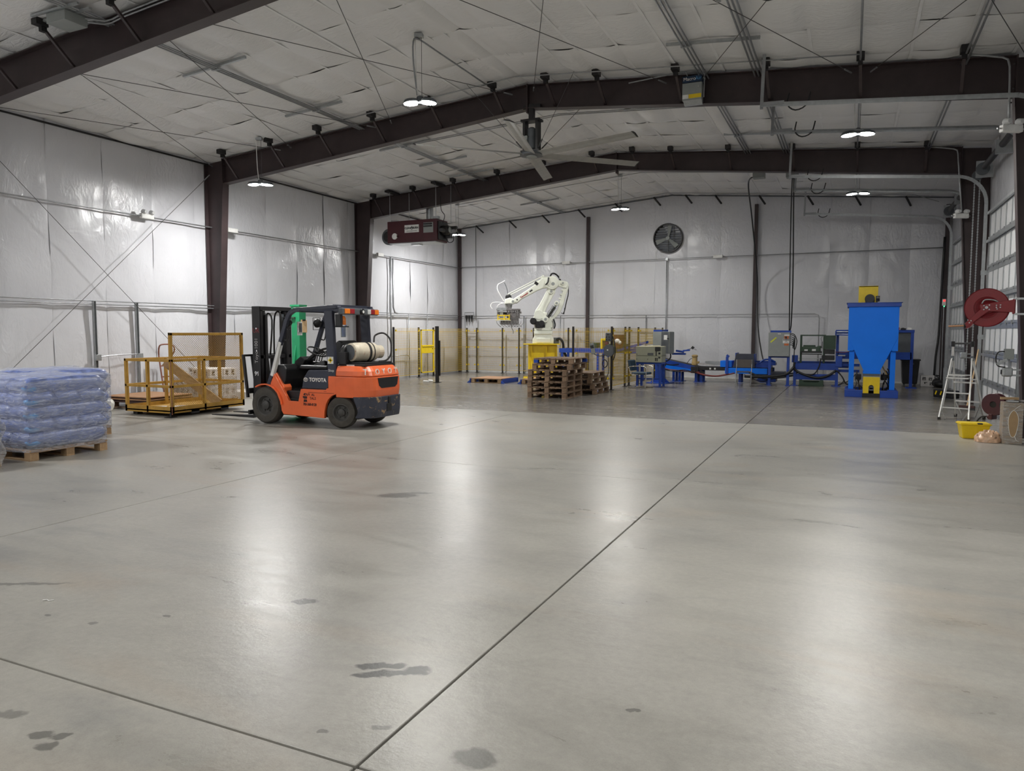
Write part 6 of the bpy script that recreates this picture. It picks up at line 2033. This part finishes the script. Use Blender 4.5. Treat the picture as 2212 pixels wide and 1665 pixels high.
MB().prism([(1.05, .12), (1.15, .22), (1.65, .20), (1.65, .08), (1.2, .05)], 'y', -.36, .2).build('scissor_base', MT['blue_d'], kb, bevel=.004)
MB().tube([(.9, -.42, .36), (1.3, -.44, .20), (1.8, -.44, .24), (2.4, -.42, .36)], .035, 6, smooth=4).tube([(.8, -.42, .40), (1.2, -.43, .26), (1.7, -.44, .30), (2.3, -.42, .40)], .025, 6, smooth=4).tube([(.7, -.42, .30), (1.0, -.43, .16), (1.3, -.43, .10), (1.5, -.42, .22)], .014, 6, smooth=4).build('cable', MT['black'], kb, smooth=True)

# folding chair
fo = thing('folding_chair', 'brown metal folding chair standing alone in front of the flat conveyor', 'chair', (-2.95, 23.42, 0), math.radians(4))
MB().box(-.22, .22, .12, .135, .55, .80).build('backrest', MT['chair_grey'], fo, bevel=.006)
MB().box(-.21, .21, -.26, .12, .42, .445).build('seat', MT['chair_grey'], fo, bevel=.008)
for s in (-1, 1):
    MB().tube([(s * .225, .15, .80), (s * .225, .12, .60), (s * .225, -.02, .43), (s * .225, -.30, .01)], .012, 6).build('front_leg', MT['conduit'], fo, smooth=True)
    MB().tube([(s * .20, -.06, .44), (s * .20, .22, .01)], .012, 6).build('rear_leg', MT['conduit'], fo, smooth=True)
MB().tube([(-.225, -.24, .10), (.225, -.24, .10)], .008, 5).tube([(-.20, .18, .08), (.20, .18, .08)], .008, 5).build('stretcher', MT['conduit'], fo)

# ------------------------------------------------------------------ grey control panel on blue legs
gp = thing('electrical_enclosure', 'square grey electrical panel with warning stickers standing on two blue legs', 'electrical panel', (-1.99, 23.95, 0))
MB().box(-.31, .31, -.10, .12, .90, 1.64).build('panel_box', MT['grey'], gp, bevel=.008)
MB().box(-.30, .30, -.115, -.10, .91, 1.63).build('panel_door', MT['grey'], gp, bevel=.006)
for s in (-1, 1):
    MB().box(s * .27 - .04, s * .27 + .04, .02, .10, .02, .92).box(s * .27 - .07, s * .27 + .07, -.05, .15, 0, .02).prism([(-.04, .02), (-.04, .12), (.04, .02)], 'x', s * .27 - .04, s * .27 + .04).build('leg', MT['blue_d'], gp, bevel=.004)
MB().box(-.27, .33, .08, .14, 1.62, 1.70).build('top_bar', MT['blue_d'], gp)
MB().box(-.30, .30, .04, .10, .86, .90).build('lower_bar', MT['blue_d'], gp)
T = Matrix.Translation((-.16, -.117, 1.41)) @ Matrix.Rotation(-math.radians(42), 4, 'Y')
MB().box(-.11, .11, -.002, .0, -.022, .022, T).build('yellow_tape', MT['tape_yellow'], gp)
MB().box(.11, .30, -.118, -.115, 1.31, 1.44).build('danger_sign', MT['label_white'], gp)
MB().box(.12, .29, -.120, -.118, 1.395, 1.43).build('danger_band', MT['black_letter'], gp)
text_obj('danger_lettering', 'DANGER', .036, MT['label_white'], gp, (.205, -.1205, 1.4125), (1, 0, 0), (0, 0, 1), depth=.0004)
text_obj('danger_lettering', '480', .036, MT['black_letter'], gp, (.205, -.1185, 1.365), (1, 0, 0), (0, 0, 1), depth=.0004)
text_obj('danger_lettering', 'VOLTS', .036, MT['black_letter'], gp, (.205, -.1185, 1.335), (1, 0, 0), (0, 0, 1), depth=.0004)
MB().box(.15, .30, -.118, -.115, 1.535, 1.575).box(-.04, .05, -.118, -.115, 1.585, 1.605).build('white_sticker', MT['label_white'], gp)
MB().box(.15, .28, -.118, -.115, 1.24, 1.305).box(.145, .28, -.1165, -.115, 1.445, 1.53).build('orange_sticker', MT['label_orange'], gp)
MB().cyl((.20, -.115, 1.49), (.20, -.135, 1.49), .030, n=14).box(.19, .21, -.14, -.12, 1.44, 1.49).build('disconnect_handle', MT['black'], gp)
MB().cyl((.27, -.115, .97), (.27, -.125, .97), .012, n=8).build('latch', MT['chrome'], gp)
for k in range(6):
    z = 1.56 - .06 * k
    MB().tube([(.31, .0, z), (.39, -.01, z - .01), (.45 - .01 * k, -.01, z - .10), (.44, 0, 1.12), (.43, .0, .75), (.45, .0, .55)], .013, 5, smooth=3).build('cable', MT['black'], gp, smooth=True)
MB().tube([(.31, .05, 1.60), (.42, .03, 1.58), (.50, .02, 1.40), (.48, .02, 1.20), (.44, .02, 1.10)], .014, 6, smooth=4).build('cable', MT['black'], gp, smooth=True)
MB().tube([(.45, .0, .60), (.25, -.05, .38), (-.1, -.08, .30), (-.6, -.05, .26), (-1.0, .0, .26)], .045, 7, smooth=4).build('cable_bundle', MT['black'], gp, smooth=True)

# sewing head / bagging machine on blue frame
bm_ = thing('bag_sewing_machine', 'dark green sewing head on a blue frame between the grey panel and the hopper', 'machine', (-.93, 24.55, 0))
MB().box(-.60, .56, -.32, -.28, .50, .70).build('upper_beam', MT['blue_d'], bm_, bevel=.004)
MB().box(-.60, .56, -.32, -.28, .19, .37).build('lower_beam', MT['blue_d'], bm_, bevel=.004)
MB().box(-.60, .9, .28, .32, .55, .74).box(.56, 1.2, -.20, -.14, .62, .70).box(.56, 1.2, -.20, -.14, .44, .52).build('rear_beam', MT['blue_d'], bm_)
for x in (-.63, .56):
    MB().box(x - .02, x + .06, -.34, -.26, .015, .75).box(x - .08, x + .12, -.40, -.20, 0, .015).build('leg', MT['blue_d'], bm_)
MB().box(-.60, .56, -.26, .28, .52, .56).build('belt', MT['belt'], bm_)
for x in (-.46, .20):
    MB().box(x - .03, x + .03, -.12, -.06, .70, 1.55).build('post', MT['dgreen'], bm_, bevel=.004)
MB().box(-.49, .24, -.11, -.07, 1.53, 1.57).build('top_bar', MT['dgreen'], bm_, bevel=.004)
MB().box(.20, .52, -.20, .14, 1.13, 1.55).build('motor_cover', MT['dgreen'], bm_, bevel=.01)
MB().box(-.44, .10, -.16, .10, 1.02, 1.20).box(-.40, -.05, -.12, .06, 1.18, 1.25).box(.0, .12, -.10, .0, 1.16, 1.23).build('sewing_head', MT['dgreen'], bm_, bevel=.02)
MB().box(-.46, .14, -.18, .12, .96, 1.06).box(.20, .50, -.16, .10, .98, 1.12).box(.14, .5, -.14, .08, .80, .94).build('drive_base', MT['black'], bm_, bevel=.01)
MB().box(-.36, -.26, -.185, -.18, 1.07, 1.12).box(-.14, -.03, -.185, -.18, 1.07, 1.13).build('white_label', MT['label_white'], bm_)
MB().box(-.42, .18, -.2, -.17, .99, 1.01).box(-.6, .56, -.06, -.04, .83, .85).box(.6, .8, -.1, -.05, .92, .96).build('guide_rail', MT['galv'], bm_)
MB().cyl((.14, -.1, 1.15), (.14, -.1, 1.36), .012, n=6).tube([(.14, -.1, 1.36), (.10, -.1, 1.45), (.14, -.1, 1.52)], .006, 5).build('thread_stand', MT['black'], bm_)
MB().box(-.70, -.53, -.36, -.26, .72, .94).build('switch_box', MT['blue_d'], bm_, bevel=.006)
MB().box(.54, .72, -.36, -.2, .60, .93).build('end_frame', MT['blue_d'], bm_, bevel=.006)
MB().tube([(-.62, -.34, .72), (-.60, -.36, .50), (-.30, -.38, .34), (.05, -.38, .26), (.35, -.38, .34), (.56, -.36, .50)], .035, 7, smooth=5).tube([(-.55, -.36, .45), (-.3, -.37, .36), (-.05, -.37, .38), (.08, -.36, .6), (.12, -.2, .84)], .02, 6, smooth=5).tube([(.58, -.36, .5), (.74, -.36, .3), (.85, -.36, .1), (1.05, -.36, .06)], .022, 6, smooth=4).tube(
    [(.6, -.36, .48), (.78, -.4, .2), (.62, -.4, .05), (.95, -.4, .22), (1.1, -.3, .4)], .014, 6, smooth=4).build('cable', MT['black'], bm_, smooth=True)
MB().tube([(.52, -.1, 1.05), (.75, -.12, 1.03), (.95, -.12, 1.08), (1.15, -.12, 1.10)], .010, 6, smooth=3).build('red_hose', MT['red_wire'], bm_)
gb = thing('green_stand', 'dark green steel base standing under the sewing machine frame', 'stand', (-1.06, 24.30, 0))
MB().box(-.36, .36, -.2, .2, 0, .03).prism([(-.34, .03), (-.34, .20), (-.26, .20), (-.20, .12), (.20, .12), (.26, .20), (.34, .20), (.34, .03)], 'y', -.2, -.17).prism([(-.34, .03), (-.34, .16), (.34, .16), (.34, .03)], 'y', .17, .2).build('base_casting', MT['dgreen'], gb, bevel=.006)

# ------------------------------------------------------------------ hopper
hp = thing('hopper', 'big bright blue steel hopper on legs with yellow feeder guard below', 'hopper', (.51, 21.25, 0))
HX0, HX1, HY = -.57, .57, .62
body = MB()
zt, zm, zb = 2.32, 1.53, .66
a_ = [(HX0, -HY), (HX1, -HY), (HX1, HY), (HX0, HY)]
b_ = [(-.18, -HY), (.18, -HY), (.18, -.15), (-.18, -.15)]
vs = [(x, y, zt) for x, y in a_] + [(x, y, zm) for x, y in a_] + [(x, y, zb) for x, y in b_]
fs = [(0, 1, 5, 4), (1, 2, 6, 5), (2, 3, 7, 6), (3, 0, 4, 7), (5, 6, 10, 9), (6, 7, 11, 10), (7, 4, 8, 11), (8, 9, 10, 11), (0, 3, 2, 1), (4, 5, 9, 8)]
body.add(vs, fs).build('bin', MT['blue'], hp, bevel=.004)
MB().box(HX0 - .04, HX1 + .04, -HY - .04, HY + .04, 2.29, 2.385).box(HX0 - .06, HX1 + .07, -HY - .06, HY + .06, 2.385, 2.395).build('rim', MT['blue_d'], hp, bevel=.003)
for s in (-1, 1):
    MB().prism([(s * .57, 1.53), (s * .57, 1.18), (s * .44, 1.18), (s * .40, 1.27)], 'y', -HY + .008, -HY + .03).build('corner_gusset', MT['blue'], hp)
    MB().prism([(s * .57, 1.53), (s * .57, 1.18), (s * .44, 1.18), (s * .40, 1.27)], 'y', HY - .03, HY).build('corner_gusset', MT['blue'], hp)
    MB().box(s * .555 - .012, s * .555 + .012, -HY + .032, HY - .032, 1.18, 1.5).build('side_skirt', MT['blue'], hp)
    for y in (-.50, .50):
        MB().box(s * .47 - .06, s * .47 + .06, y - .05, y + .05, .20, 1.18).build('leg', MT['blue'], hp, bevel=.003)
        MB().box(s * .47 - .10, s * .47 + .10, y - .10, y + .10, .18, .20).build('foot_plate', MT['blue_d'], hp)
MB().box(-.61, .61, -.66, -.50, .0, .18).build('base_beam', MT['blue_d'], hp, bevel=.006)
MB().box(-.61, .61, .45, .60, .0, .18).build('base_beam', MT['blue_d'], hp, bevel=.006)
MB().box(-.61, -.47, -.5, .45, .0, .17).box(.47, .61, -.5, .45, .0, .17).build('base_beam', MT['blue_d'], hp)
MB().box(-.20, .20, -.64, -.10, .60, .66).build('outlet_flange', MT['blue'], hp, bevel=.004)
MB().box(-.19, .19, -.63, -.1, .53, .60).build('outlet_collar', MT['grey_d'], hp)
MB().box(-.19, .19, -.65, -.1, .50, .535).build('outlet_collar', MT['galv'], hp)
MB().prism([(-.19, .11), (-.19, .52), (.19, .52), (.19, .11), (.06, .11), (.06, .27), (.04, .31), (0, .325), (-.04, .31), (-.06, .27), (-.06, .11)], 'y', -.70, -.68).build('feeder_guard', MT['yellow'], hp)
MB().box(-.19, .19, -.69, -.30, .50, .52).box(-.19, -.175, -.69, -.30, .11, .52).box(.175, .19, -.69, -.30, .11, .52).build('feeder_guard', MT['yellow'], hp)
MB().box(-.20, .20, -.68, -.30, .0, .11).build('feeder_foot', MT['black'], hp)
MB().cyl((0, -.66, .26), (0, -.3, .26), .05, n=14).box(-.06, .06, -.66, -.3, .1, .25).build('feeder_shaft', MT['grey_d'], hp)
MB().box(-.36, .09, -.30, -.26, 2.395, 2.83).box(-.36, .09, -.30, -.2, 2.80, 2.83).build('belt_guard', MT['yellow'], hp, bevel=.006)
mt_ = MB().cyl((-.10, -.42, 2.50), (-.10, .0, 2.50), .115, n=20).box(-.2, .0, -.4, .0, 2.39, 2.44).cyl((.05, -.36, 2.50), (.13, -.36, 2.50), .06, n=12).box(.04, .13, -.40, -.24, 2.43, 2.57)
mt_.build('drive_motor', MT['black'], hp, bevel=.008)
MB().tube([(-.10 + .022 * math.cos(a), -.25, 2.64 + .022 * math.sin(a)) for a in [2 * PI * k / 10 for k in range(10)]], .006, 5, closed=True).build('lifting_eye', MT['black'], hp)
rr = random.Random(3)
for s in (-1, 1):
    for k in range(7):
        x = s * rr.uniform(.22, .40)
        z = rr.uniform(.15, .72)
        MB().tube([(x, -.2, z), (x + rr.uniform(-.1, .1), -.32, z - .12), (x + rr.uniform(-.12, .12), -.3, max(.05, z - .35)), (x * .7, -.1, .1)], .016, 5, smooth=3).build('air_hose', MT['black'], hp)
    MB().box(s * .30 - .07, s * .30 + .07, -.2, .1, .42, .56).build('valve_block', MT['black'], hp, bevel=.01)
MB().beam((.24, -.3, .80), (.36, -.3, .56), .03, .03).build('gas_strut', MT['brass'], hp)

# tall blue frame behind the hopper with grey panel
bf = thing('panel_stand', 'blue steel frame with grey back panel standing behind the hopper', 'frame', (1.2, 24.6, 0))
MB().box(.41, .49, -.06, .04, .02, 1.70).build('post', MT['blue_d'], bf, bevel=.004)
MB().box(-1.60, -1.52, -.06, .04, .02, 1.70).build('post', MT['blue_d'], bf, bevel=.004)
MB().box(-1.62, .50, -.07, .05, 1.64, 1.72).build('top_beam', MT['blue_d'], bf, bevel=.004)
MB().box(-1.55, .45, -.06, .04, .84, 1.06).build('middle_beam', MT['blue_d'], bf, bevel=.004)
MB().box(-.4, .41, -.02, .0, 1.06, 1.64).build('grey_panel', MT['grey_d'], bf)
MB().box(.32, .60, -.22, .20, 0, .02).box(-1.7, -1.44, -.22, .20, 0, .02).build('foot_plate', MT['blue_d'], bf)
tr = thing('tool_tray', 'small blue tray of rods fixed left of the hopper at shoulder height', 'tray', (-.25, 24.4, 1.55))
MB().box(-.18, .45, -.10, .10, 0, .015).box(-.18, -.16, -.10, .10, 0, .14).box(-.18, .45, .09, .10, 0, .14).build('tray', MT['blue_d'], tr)
MB().cyl((-.14, -.05, .11), (.45, -.05, .11), .018, n=8).cyl((-.14, -.02, .04), (.45, -.02, .04), .014, n=8).build('rods', MT['galv'], tr)
for x, y, z, m_, s_, lab, nm in ((1.28, 24.55, 1.72, 'red_lens', (.05, .05, .07), 'small red can on top of the blue frame behind the hopper', 'small_can'),
                              (1.40, 24.55, 1.72, 'black', (.14, .08, .05), 'small black box on top of the blue frame behind the hopper', 'small_box'),
                              (1.56, 24.55, 1.72, 'white', (.12, .10, .06), 'crumpled white rag on top of the blue frame behind the hopper', 'rag')):
    tag(MB().box(-s_[0] / 2, s_[0] / 2, -s_[1] / 2, s_[1] / 2, 0, s_[2]).box(-s_[0] * .3, s_[0] * .2, -s_[1] * .3, s_[1] * .3, s_[2], s_[2] * 1.25).build(nm, MT[m_], None, bevel=.008, loc=(x, y, z)), lab, {'small_can': 'can', 'small_box': 'box', 'rag': 'rag'}[nm])

# bin, printed carton, clutter in the far corner
tbn = thing('trash_bin', 'dark square plastic trash bin with rim behind the blue frame', 'bin', (1.70, 25.85, 0))
MB().add([(-.20, -.20, .06), (.20, -.20, .06), (.20, .20, .06), (-.20, .20, .06), (-.25, -.25, .80), (.25, -.25, .80), (.25, .25, .80), (-.25, .25, .80)],
         [(0, 3, 2, 1), (0, 1, 5, 4), (1, 2, 6, 5), (2, 3, 7, 6), (3, 0, 4, 7), (4, 5, 6, 7)]).build('bin_body', MT['black'], tbn, bevel=.02)
MB().box(-.275, .275, -.275, .275, .78, .82).build('rim', MT['black'], tbn, bevel=.01)
MB().box(.0, .09, -.268, -.26, .66, .70).build('handle', MT['grey_d'], tbn)
for x in (-.15, .15):
    MB().cyl((x - .02, -.15, .03), (x + .02, -.15, .03), .03, n=10).cyl((x - .02, .15, .03), (x + .02, .15, .03), .03, n=10).build('caster', MT['grey_d'], tbn)
pc = thing('printed_carton', 'white carton with four black printed emblems on the floor by the bin', 'box', (2.18, 25.75, 0))
MB().box(-.18, .18, -.14, .14, 0, .33).build('carton', MT['box_white'], pc, bevel=.004)
mb = MB()
for x, z, fl_ in ((-.10, .24, 0), (.07, .23, 0), (-.05, .11, 1), (.10, .08, 0)):
    if fl_:
        mb.box(x - .05, x + .04, -.1435, -.1405, z, z + .018).box(x - .04, x - .01, -.1435, -.1405, z - .03, z)
    else:
        mb.box(x - .045, x + .045, -.1435, -.1405, z + .03, z + .045).box(x - .045, x - .015, -.1435, -.1405, z - .03, z + .02).box(x - .01, x + .045, -.1435, -.1405, z - .005, z + .02).box(x + .01, x + .05, -.1435, -.1405, z - .03, z - .015).box(x - .05, x + .05, -.1435, -.1405, z - .05, z - .038)
mb.build('print', MT['black_letter'], pc)
bs = thing('shop_vacuum', 'dark bag and hose heaped in the far corner beside the printed carton', 'bag', (2.50, 25.3, 0))
MB().ball((0, 0, .10), (.20, .22, .12), 14, 8).ball((-.08, .35, .12), (.14, .16, .14), 12, 8).build('bag', MT['black'], bs, smooth=True)
MB().tube([(.0, .3, .24), (-.1, .4, .34), (.05, .45, .30), (.1, .2, .22)], .018, 6, smooth=4).build('hose', MT['black'], bs, smooth=True)
wk = thing('wheel_chock', 'black tool bag with yellow stripes lying on the floor behind the ladder', 'tool bag', (2.20, 21.0, .004), math.radians(-50))
MB().cbox((0, 0, .12), (.60, .22, .20), (0, 0, 0)).build('bag_body', MT['black'], wk, bevel=.03)
for x in (-.20, -.05, .05):
    MB().cbox((x, -.113, .14), (.035, .006, .10), (0, .4, 0)).build('yellow_stripe', MT['yellow'], wk)

# ------------------------------------------------------------------ step ladder
ld = thing('step_ladder', 'aluminium step ladder with black top bar standing before the dark column', 'ladder', (0, 0, 0))
fl0, fl1 = Vector((1.57, 15.95, 0)), Vector((2.02, 15.72, 0))
bl0, bl1 = Vector((1.92, 16.66, 0)), Vector((2.36, 16.42, 0))
ax = (fl1 - fl0).normalized()
top0 = (fl0 + bl0) / 2 + ax * .07 + Vector((-.03, -.05, 1.16))
top1 = (fl1 + bl1) / 2 - ax * .07 + Vector((-.05, -.02, 1.16))
for a, b in ((fl0, top0), (fl1, top1)):
    MB().beam(a, b, .026, .055).build('front_rail', MT['aluminium'], ld, bevel=.004)
for a, b in ((bl0, top0 + Vector((.02, .03, .0))), (bl1, top1 + Vector((.02, .03, 0)))):
    MB().beam(a, b, .024, .045).build('rear_rail', MT['aluminium'], ld, bevel=.004)
for a in (fl0, fl1, bl0, bl1):
    MB().cbox(a + Vector((0, 0, .025)), (.05, .06, .05)).build('rubber_foot', MT['rubber'], ld)
up0, up1 = top0 + Vector((0, .02, .28)), top1 + Vector((0, .02, .28))
MB().beam(top0, up0, .022, .04).beam(top1, up1, .022, .04).build('guard_rail', MT['aluminium'], ld)
MB().beam(up0 - ax * .02, up1 + ax * .02, .035, .035).box(up0.x - .03, up0.x + .03, up0.y - .03, up0.y + .03, up0.z - .06, up0.z + .04).box(up1.x - .03, up1.x + .03, up1.y - .03, up1.y + .03, up1.z - .06, up1.z + .04).build('top_bar', MT['black'], ld, bevel=.006)
for a, b in ((top0, top1),):
    MB().cbox(a, (.05, .05, .09)).cbox(b, (.05, .05, .09)).build('hinge', MT['grey_d'], ld)


def on(a, b, t):
    return a + (b - a) * t


for i, t in enumerate((.20, .44, .68)):
    a, b = on(fl0, top0, t), on(fl1, top1, t)
    m = MB().beam(a + Vector((0, .03, 0)), b + Vector((0, .03, 0)), .09 if i < 2 else .20, .022)
    m.build('step', MT['aluminium'], ld, bevel=.003)
for t in (.28, .60):
    MB().beam(on(bl0, top0, t), on(bl1, top1, t), .02, .03).build('rear_brace', MT['aluminium'], ld)
MB().beam(on(fl0, top0, .16), on(fl0, top0, .02) + ax * .10, .012, .02).beam(on(fl1, top1, .16), on(fl1, top1, .02) - ax * .10, .012, .02).beam(on(bl1, top1, .28), on(bl1, top1, .02) - ax * .14, .012, .02).beam(on(bl0, top0, .28), on(bl0, top0, .03) + ax * .12, .012, .02).build('corner_brace', MT['aluminium'], ld)
for p, q in (((fl0, top0), (bl0, top0)), ((fl1, top1), (bl1, top1))):
    MB().beam(on(*p, .66), on(*q, .66), .012, .022).build('spreader', MT['aluminium'], ld)
MB().cbox(on(on(fl0, top0, .70), on(fl1, top1, .70), .5) + Vector((0, .08, .03)), (.30, .26, .022), (0, 0, -.45)).build('platform', MT['aluminium'], ld, bevel=.004)

br = thing('broom', 'push broom with pale wooden handle leaning on the column behind the ladder', 'broom', (2.32, 18.2, 0))
MB().cyl((-.02, .0, .07), (.30, .95, 1.52), .014, n=8).build('handle', MT['handle_wood'], br)
MB().cbox((-.02, 0, .07), (.30, .07, .05), (0, 0, -.4)).build('broom_head', MT['sheet_edge'], br, bevel=.006)
MB().cbox((-.02, 0, .025), (.30, .06, .05), (0, 0, -.4)).build('bristles', MT['black'], br)

# ------------------------------------------------------------------ tote, bag, carton
tt = thing('yellow_tote', 'bright yellow lidded plastic tote on the floor below the hose reel', 'tote', (1.79, 13.38, 0), math.radians(6))
MB().add([(-.165, -.11, 0), (.165, -.11, 0), (.165, .11, 0), (-.165, .11, 0), (-.20, -.135, .22), (.20, -.135, .22), (.20, .135, .22), (-.20, .135, .22)],
         [(0, 3, 2, 1), (0, 1, 5, 4), (1, 2, 6, 5), (2, 3, 7, 6), (3, 0, 4, 7), (4, 5, 6, 7)]).build('tub', MT['tote'], tt, bevel=.012)
MB().box(-.215, .215, -.15, .15, .215, .235).box(-.20, .20, -.135, .135, .235, .245).build('lid', MT['tote'], tt, bevel=.006)
MB().box(.02, .09, -.155, -.10, .23, .25).build('latch', MT['black'], tt, bevel=.004)
MB().box(-.02, .02, -.134, -.12, .02, .20).build('rib', MT['tote'], tt)
pb = MB()
pb.grid(lambda a, b: (lambda an, ph: (.165 * math.cos(an) * math.cos(ph) ** .7 * (1 + .30 * mnoise.noise(Vector((math.cos(an) * 2.2, math.sin(an) * 2.2, b * 5)))),
                                      .12 * math.sin(an) * math.cos(ph) ** .7 * (1 + .30 * mnoise.noise(Vector((math.cos(an) * 2, 4 + math.sin(an) * 2, b * 5)))),
                                      max(.003, .155 * math.sin(ph) ** .8 * (1 + .55 * mnoise.noise(Vector((math.cos(2 * PI * a) * 6, math.sin(2 * PI * a) * 6, b * 11)))))))(2 * PI * a, PI / 2 * b * .999), 36, 14)
tag(pb.build('plastic_bag', MT['plastic_bag'], None, smooth=True, loc=(1.93, 12.97, .0)), 'crumpled tan plastic bag on the floor between the tote and the carton', 'bag')
cb_ = thing('tall_carton', 'tall cardboard box with torn plastic film standing against the dark column', 'box', (2.22, 13.02, 0))
MB().box(-.125, .125, -.13, .13, 0, .61).build('carton', MT['card'], cb_, bevel=.004)
ov = [(.005 + .062 * math.cos(a) * (1 + .1 * math.sin(3 * a)), .30 + .20 * math.sin(a)) for a in [2 * PI * k / 22 for k in range(22)]]
MB().prism(ov, 'y', -.1345, -.1315).build('bare_patch', MT['card_bare'], cb_)
MB().tube([(x, -.134, z) for x, z in ov], .004, 4, closed=True).tube([(.0, -.134, .50), (.06, -.135, .56), (.09, -.134, .58)], .003, 4).tube([(.03, -.134, .11), (.05, -.135, .06), (.08, -.134, .04)], .004, 4).build('torn_film_edge', MT['white'], cb_)
MB().box(-.128, .128, -.133, .133, -.0, .612).build('film', MT['film_white'], cb_, bevel=.006)
tag(MB().box(-.13, .10, -.03, .03, 0, .035).build('wood_block', MT['handle_wood'], None, bevel=.003, loc=(2.20, 13.02, .65)), 'short wooden block lying on top of the tall cardboard box', 'wood block')
cl_ = thing('hand_clamp', 'pair of dark metal clamps lying on top of the tall cardboard box', 'clamp', (2.24, 12.96, .614))
MB().cbox((-.03, .0, .018), (.16, .035, .03), (0, 0, .2)).cbox((.07, .05, .02), (.12, .03, .035), (0, 0, -.3)).build('clamp_body', MT['grip'], cl_, bevel=.006)
MB().cyl((-.10, -.02, .015), (.04, -.05, .015), .012, n=8).build('clamp_handle', MT['galv'], cl_)

# ------------------------------------------------------------------ hose reels
hr = thing('hose_reel', 'large red hose reel mounted on the dark column above the ladder', 'hose reel', (1.90, 13.42, 2.03), math.radians(-12))
for y in (-.10, .10):
    MB().lathe([(.17, y - .006), (.285, y - .006), (.295, y - .018 if y < 0 else y + .018), (.295, y), (.285, y + .006), (.17, y + .006), (.165, y)], (0, 0, 0), 'y', 44, close=False).build('reel_disc', MT['reel'], hr, smooth='auto')
    MB().lathe([(.03, y - .02 if y < 0 else y + .02), (.10, y + .03 if y < 0 else y - .03), (.175, y), (.175, y + .004)], (0, 0, 0), 'y', 36, close=False).build('reel_dish', MT['reel'], hr, smooth='auto')
MB().cyl((0, -.09, 0), (0, .09, 0), .13, n=30, caps=False).build('drum', MT['reel'], hr, smooth='auto')
mb = MB()
for k in range(5):
    y = -.07 + .035 * k
    mb.tube([(.155 * math.cos(a), y, .155 * math.sin(a)) for a in [2 * PI * q / 28 for q in range(28)]], .018, 6, closed=True)
mb.build('hose', MT['rubber'], hr, smooth=True)
MB().prism([(-.02, .05), (.10, .075), (.36, .115), (.36, -.08), (.10, -.06), (.03, -.055), (-.20, -.26), (-.25, -.30), (-.27, -.24), (-.05, -.0)], 'y', -.145, -.130).build('support_arm', MT['reel'], hr, bevel=.003)
MB().box(.33, .36, -.14, .14, -.10, .12).build('mount_plate', MT['reel'], hr, bevel=.003)
MB().prism([(-.26, -.32), (-.20, -.30), (-.15, -.22), (-.22, -.20)], 'y', -.14, .06).build('hose_guide', MT['reel'], hr)
mb = MB()
for x, z in ((-.03, .03), (.04, .035), (-.03, -.03), (.04, -.03), (.13, .03), (.18, .035), (.13, -.0), (.18, .0), (.14, -.025), (-.19, -.20), (-.21, -.23)):
    mb.cyl((x, -.145, z), (x, -.155, z), .010, n=8)
mb.cyl((.005, -.145, .0), (.005, -.165, .0), .022, n=12)
mb.build('bolts', MT['chrome'], hr)
MB().tube([(-.06, -.11, .06), (-.02, -.12, .12), (.10, -.11, .11), (.16, -.1, .06)], .012, 6, smooth=3).build('inlet_pipe', MT['galv'], hr, smooth=True)
MB().cyl((-.26, -.04, -.27), (-.29, -.04, -.275), .035, n=12).build('hose_stop', MT['rubber'], hr)
MB().cyl((-.28, -.04, -.275), (-.50, -.04, -.285), .012, n=8).build('hose_end', MT['hose_tan'], hr)
for z in (.125, -.105):
    MB().box(.36, .50, -.13, -.10, z - .015, z + .015).cyl((.42, -.18, z), (.42, -.02, z), .012, n=8).build('beam_clamp', MT['galv'], hr)
h2 = thing('hose_reel', 'small dark red hose reel half hidden behind the tall cardboard box', 'hose reel', (2.10, 13.62, .52), math.radians(-35))
for y in (-.06, .06):
    MB().lathe([(.05, y - .005), (.17, y - .005), (.175, y), (.17, y + .005), (.05, y + .005)], (0, 0, 0), 'y', 34, close=False).build('reel_disc', MT['maroon'], h2, smooth='auto')
MB().cyl((0, -.055, 0), (0, .055, 0), .11, n=24).build('cord_winding', MT['rubber'], h2)
MB().box(-.06, .0, -.08, .08, -.24, -.15).cyl((-.1, -.0, -.2), (-.02, 0, -.2), .04, n=12).build('cord_guide', MT['maroon'], h2, bevel=.01)
MB().box(.10, .26, -.08, .08, -.03, .03).build('reel_bracket', MT['black_steel'], h2)
MB().tube([(-.10, 0, -.20), (-.20, 0, -.22), (-.27, 0, -.32), (-.28, 0, -.46), (-.28, 0, -.50)], .012, 6, smooth=4).build('cord', MT['rubber'], h2, smooth=True)
MB().box(-.32, -.24, -.02, .02, -.40, -.36).cyl((-.28, 0, -.52), (-.28, 0, -.44), .022, n=10).build('cord_stop', MT['black'], h2)
tag(MB().tube([(0, 0, .003), (.02, .015, .004), (.045, .01, .003), (.06, .03, .003)], .004, 4).build('white_scrap', MT['label_white'], None, loc=(-4.45, 2.78, 0)), 'tiny white scrap lying alone on the open concrete', 'litter')
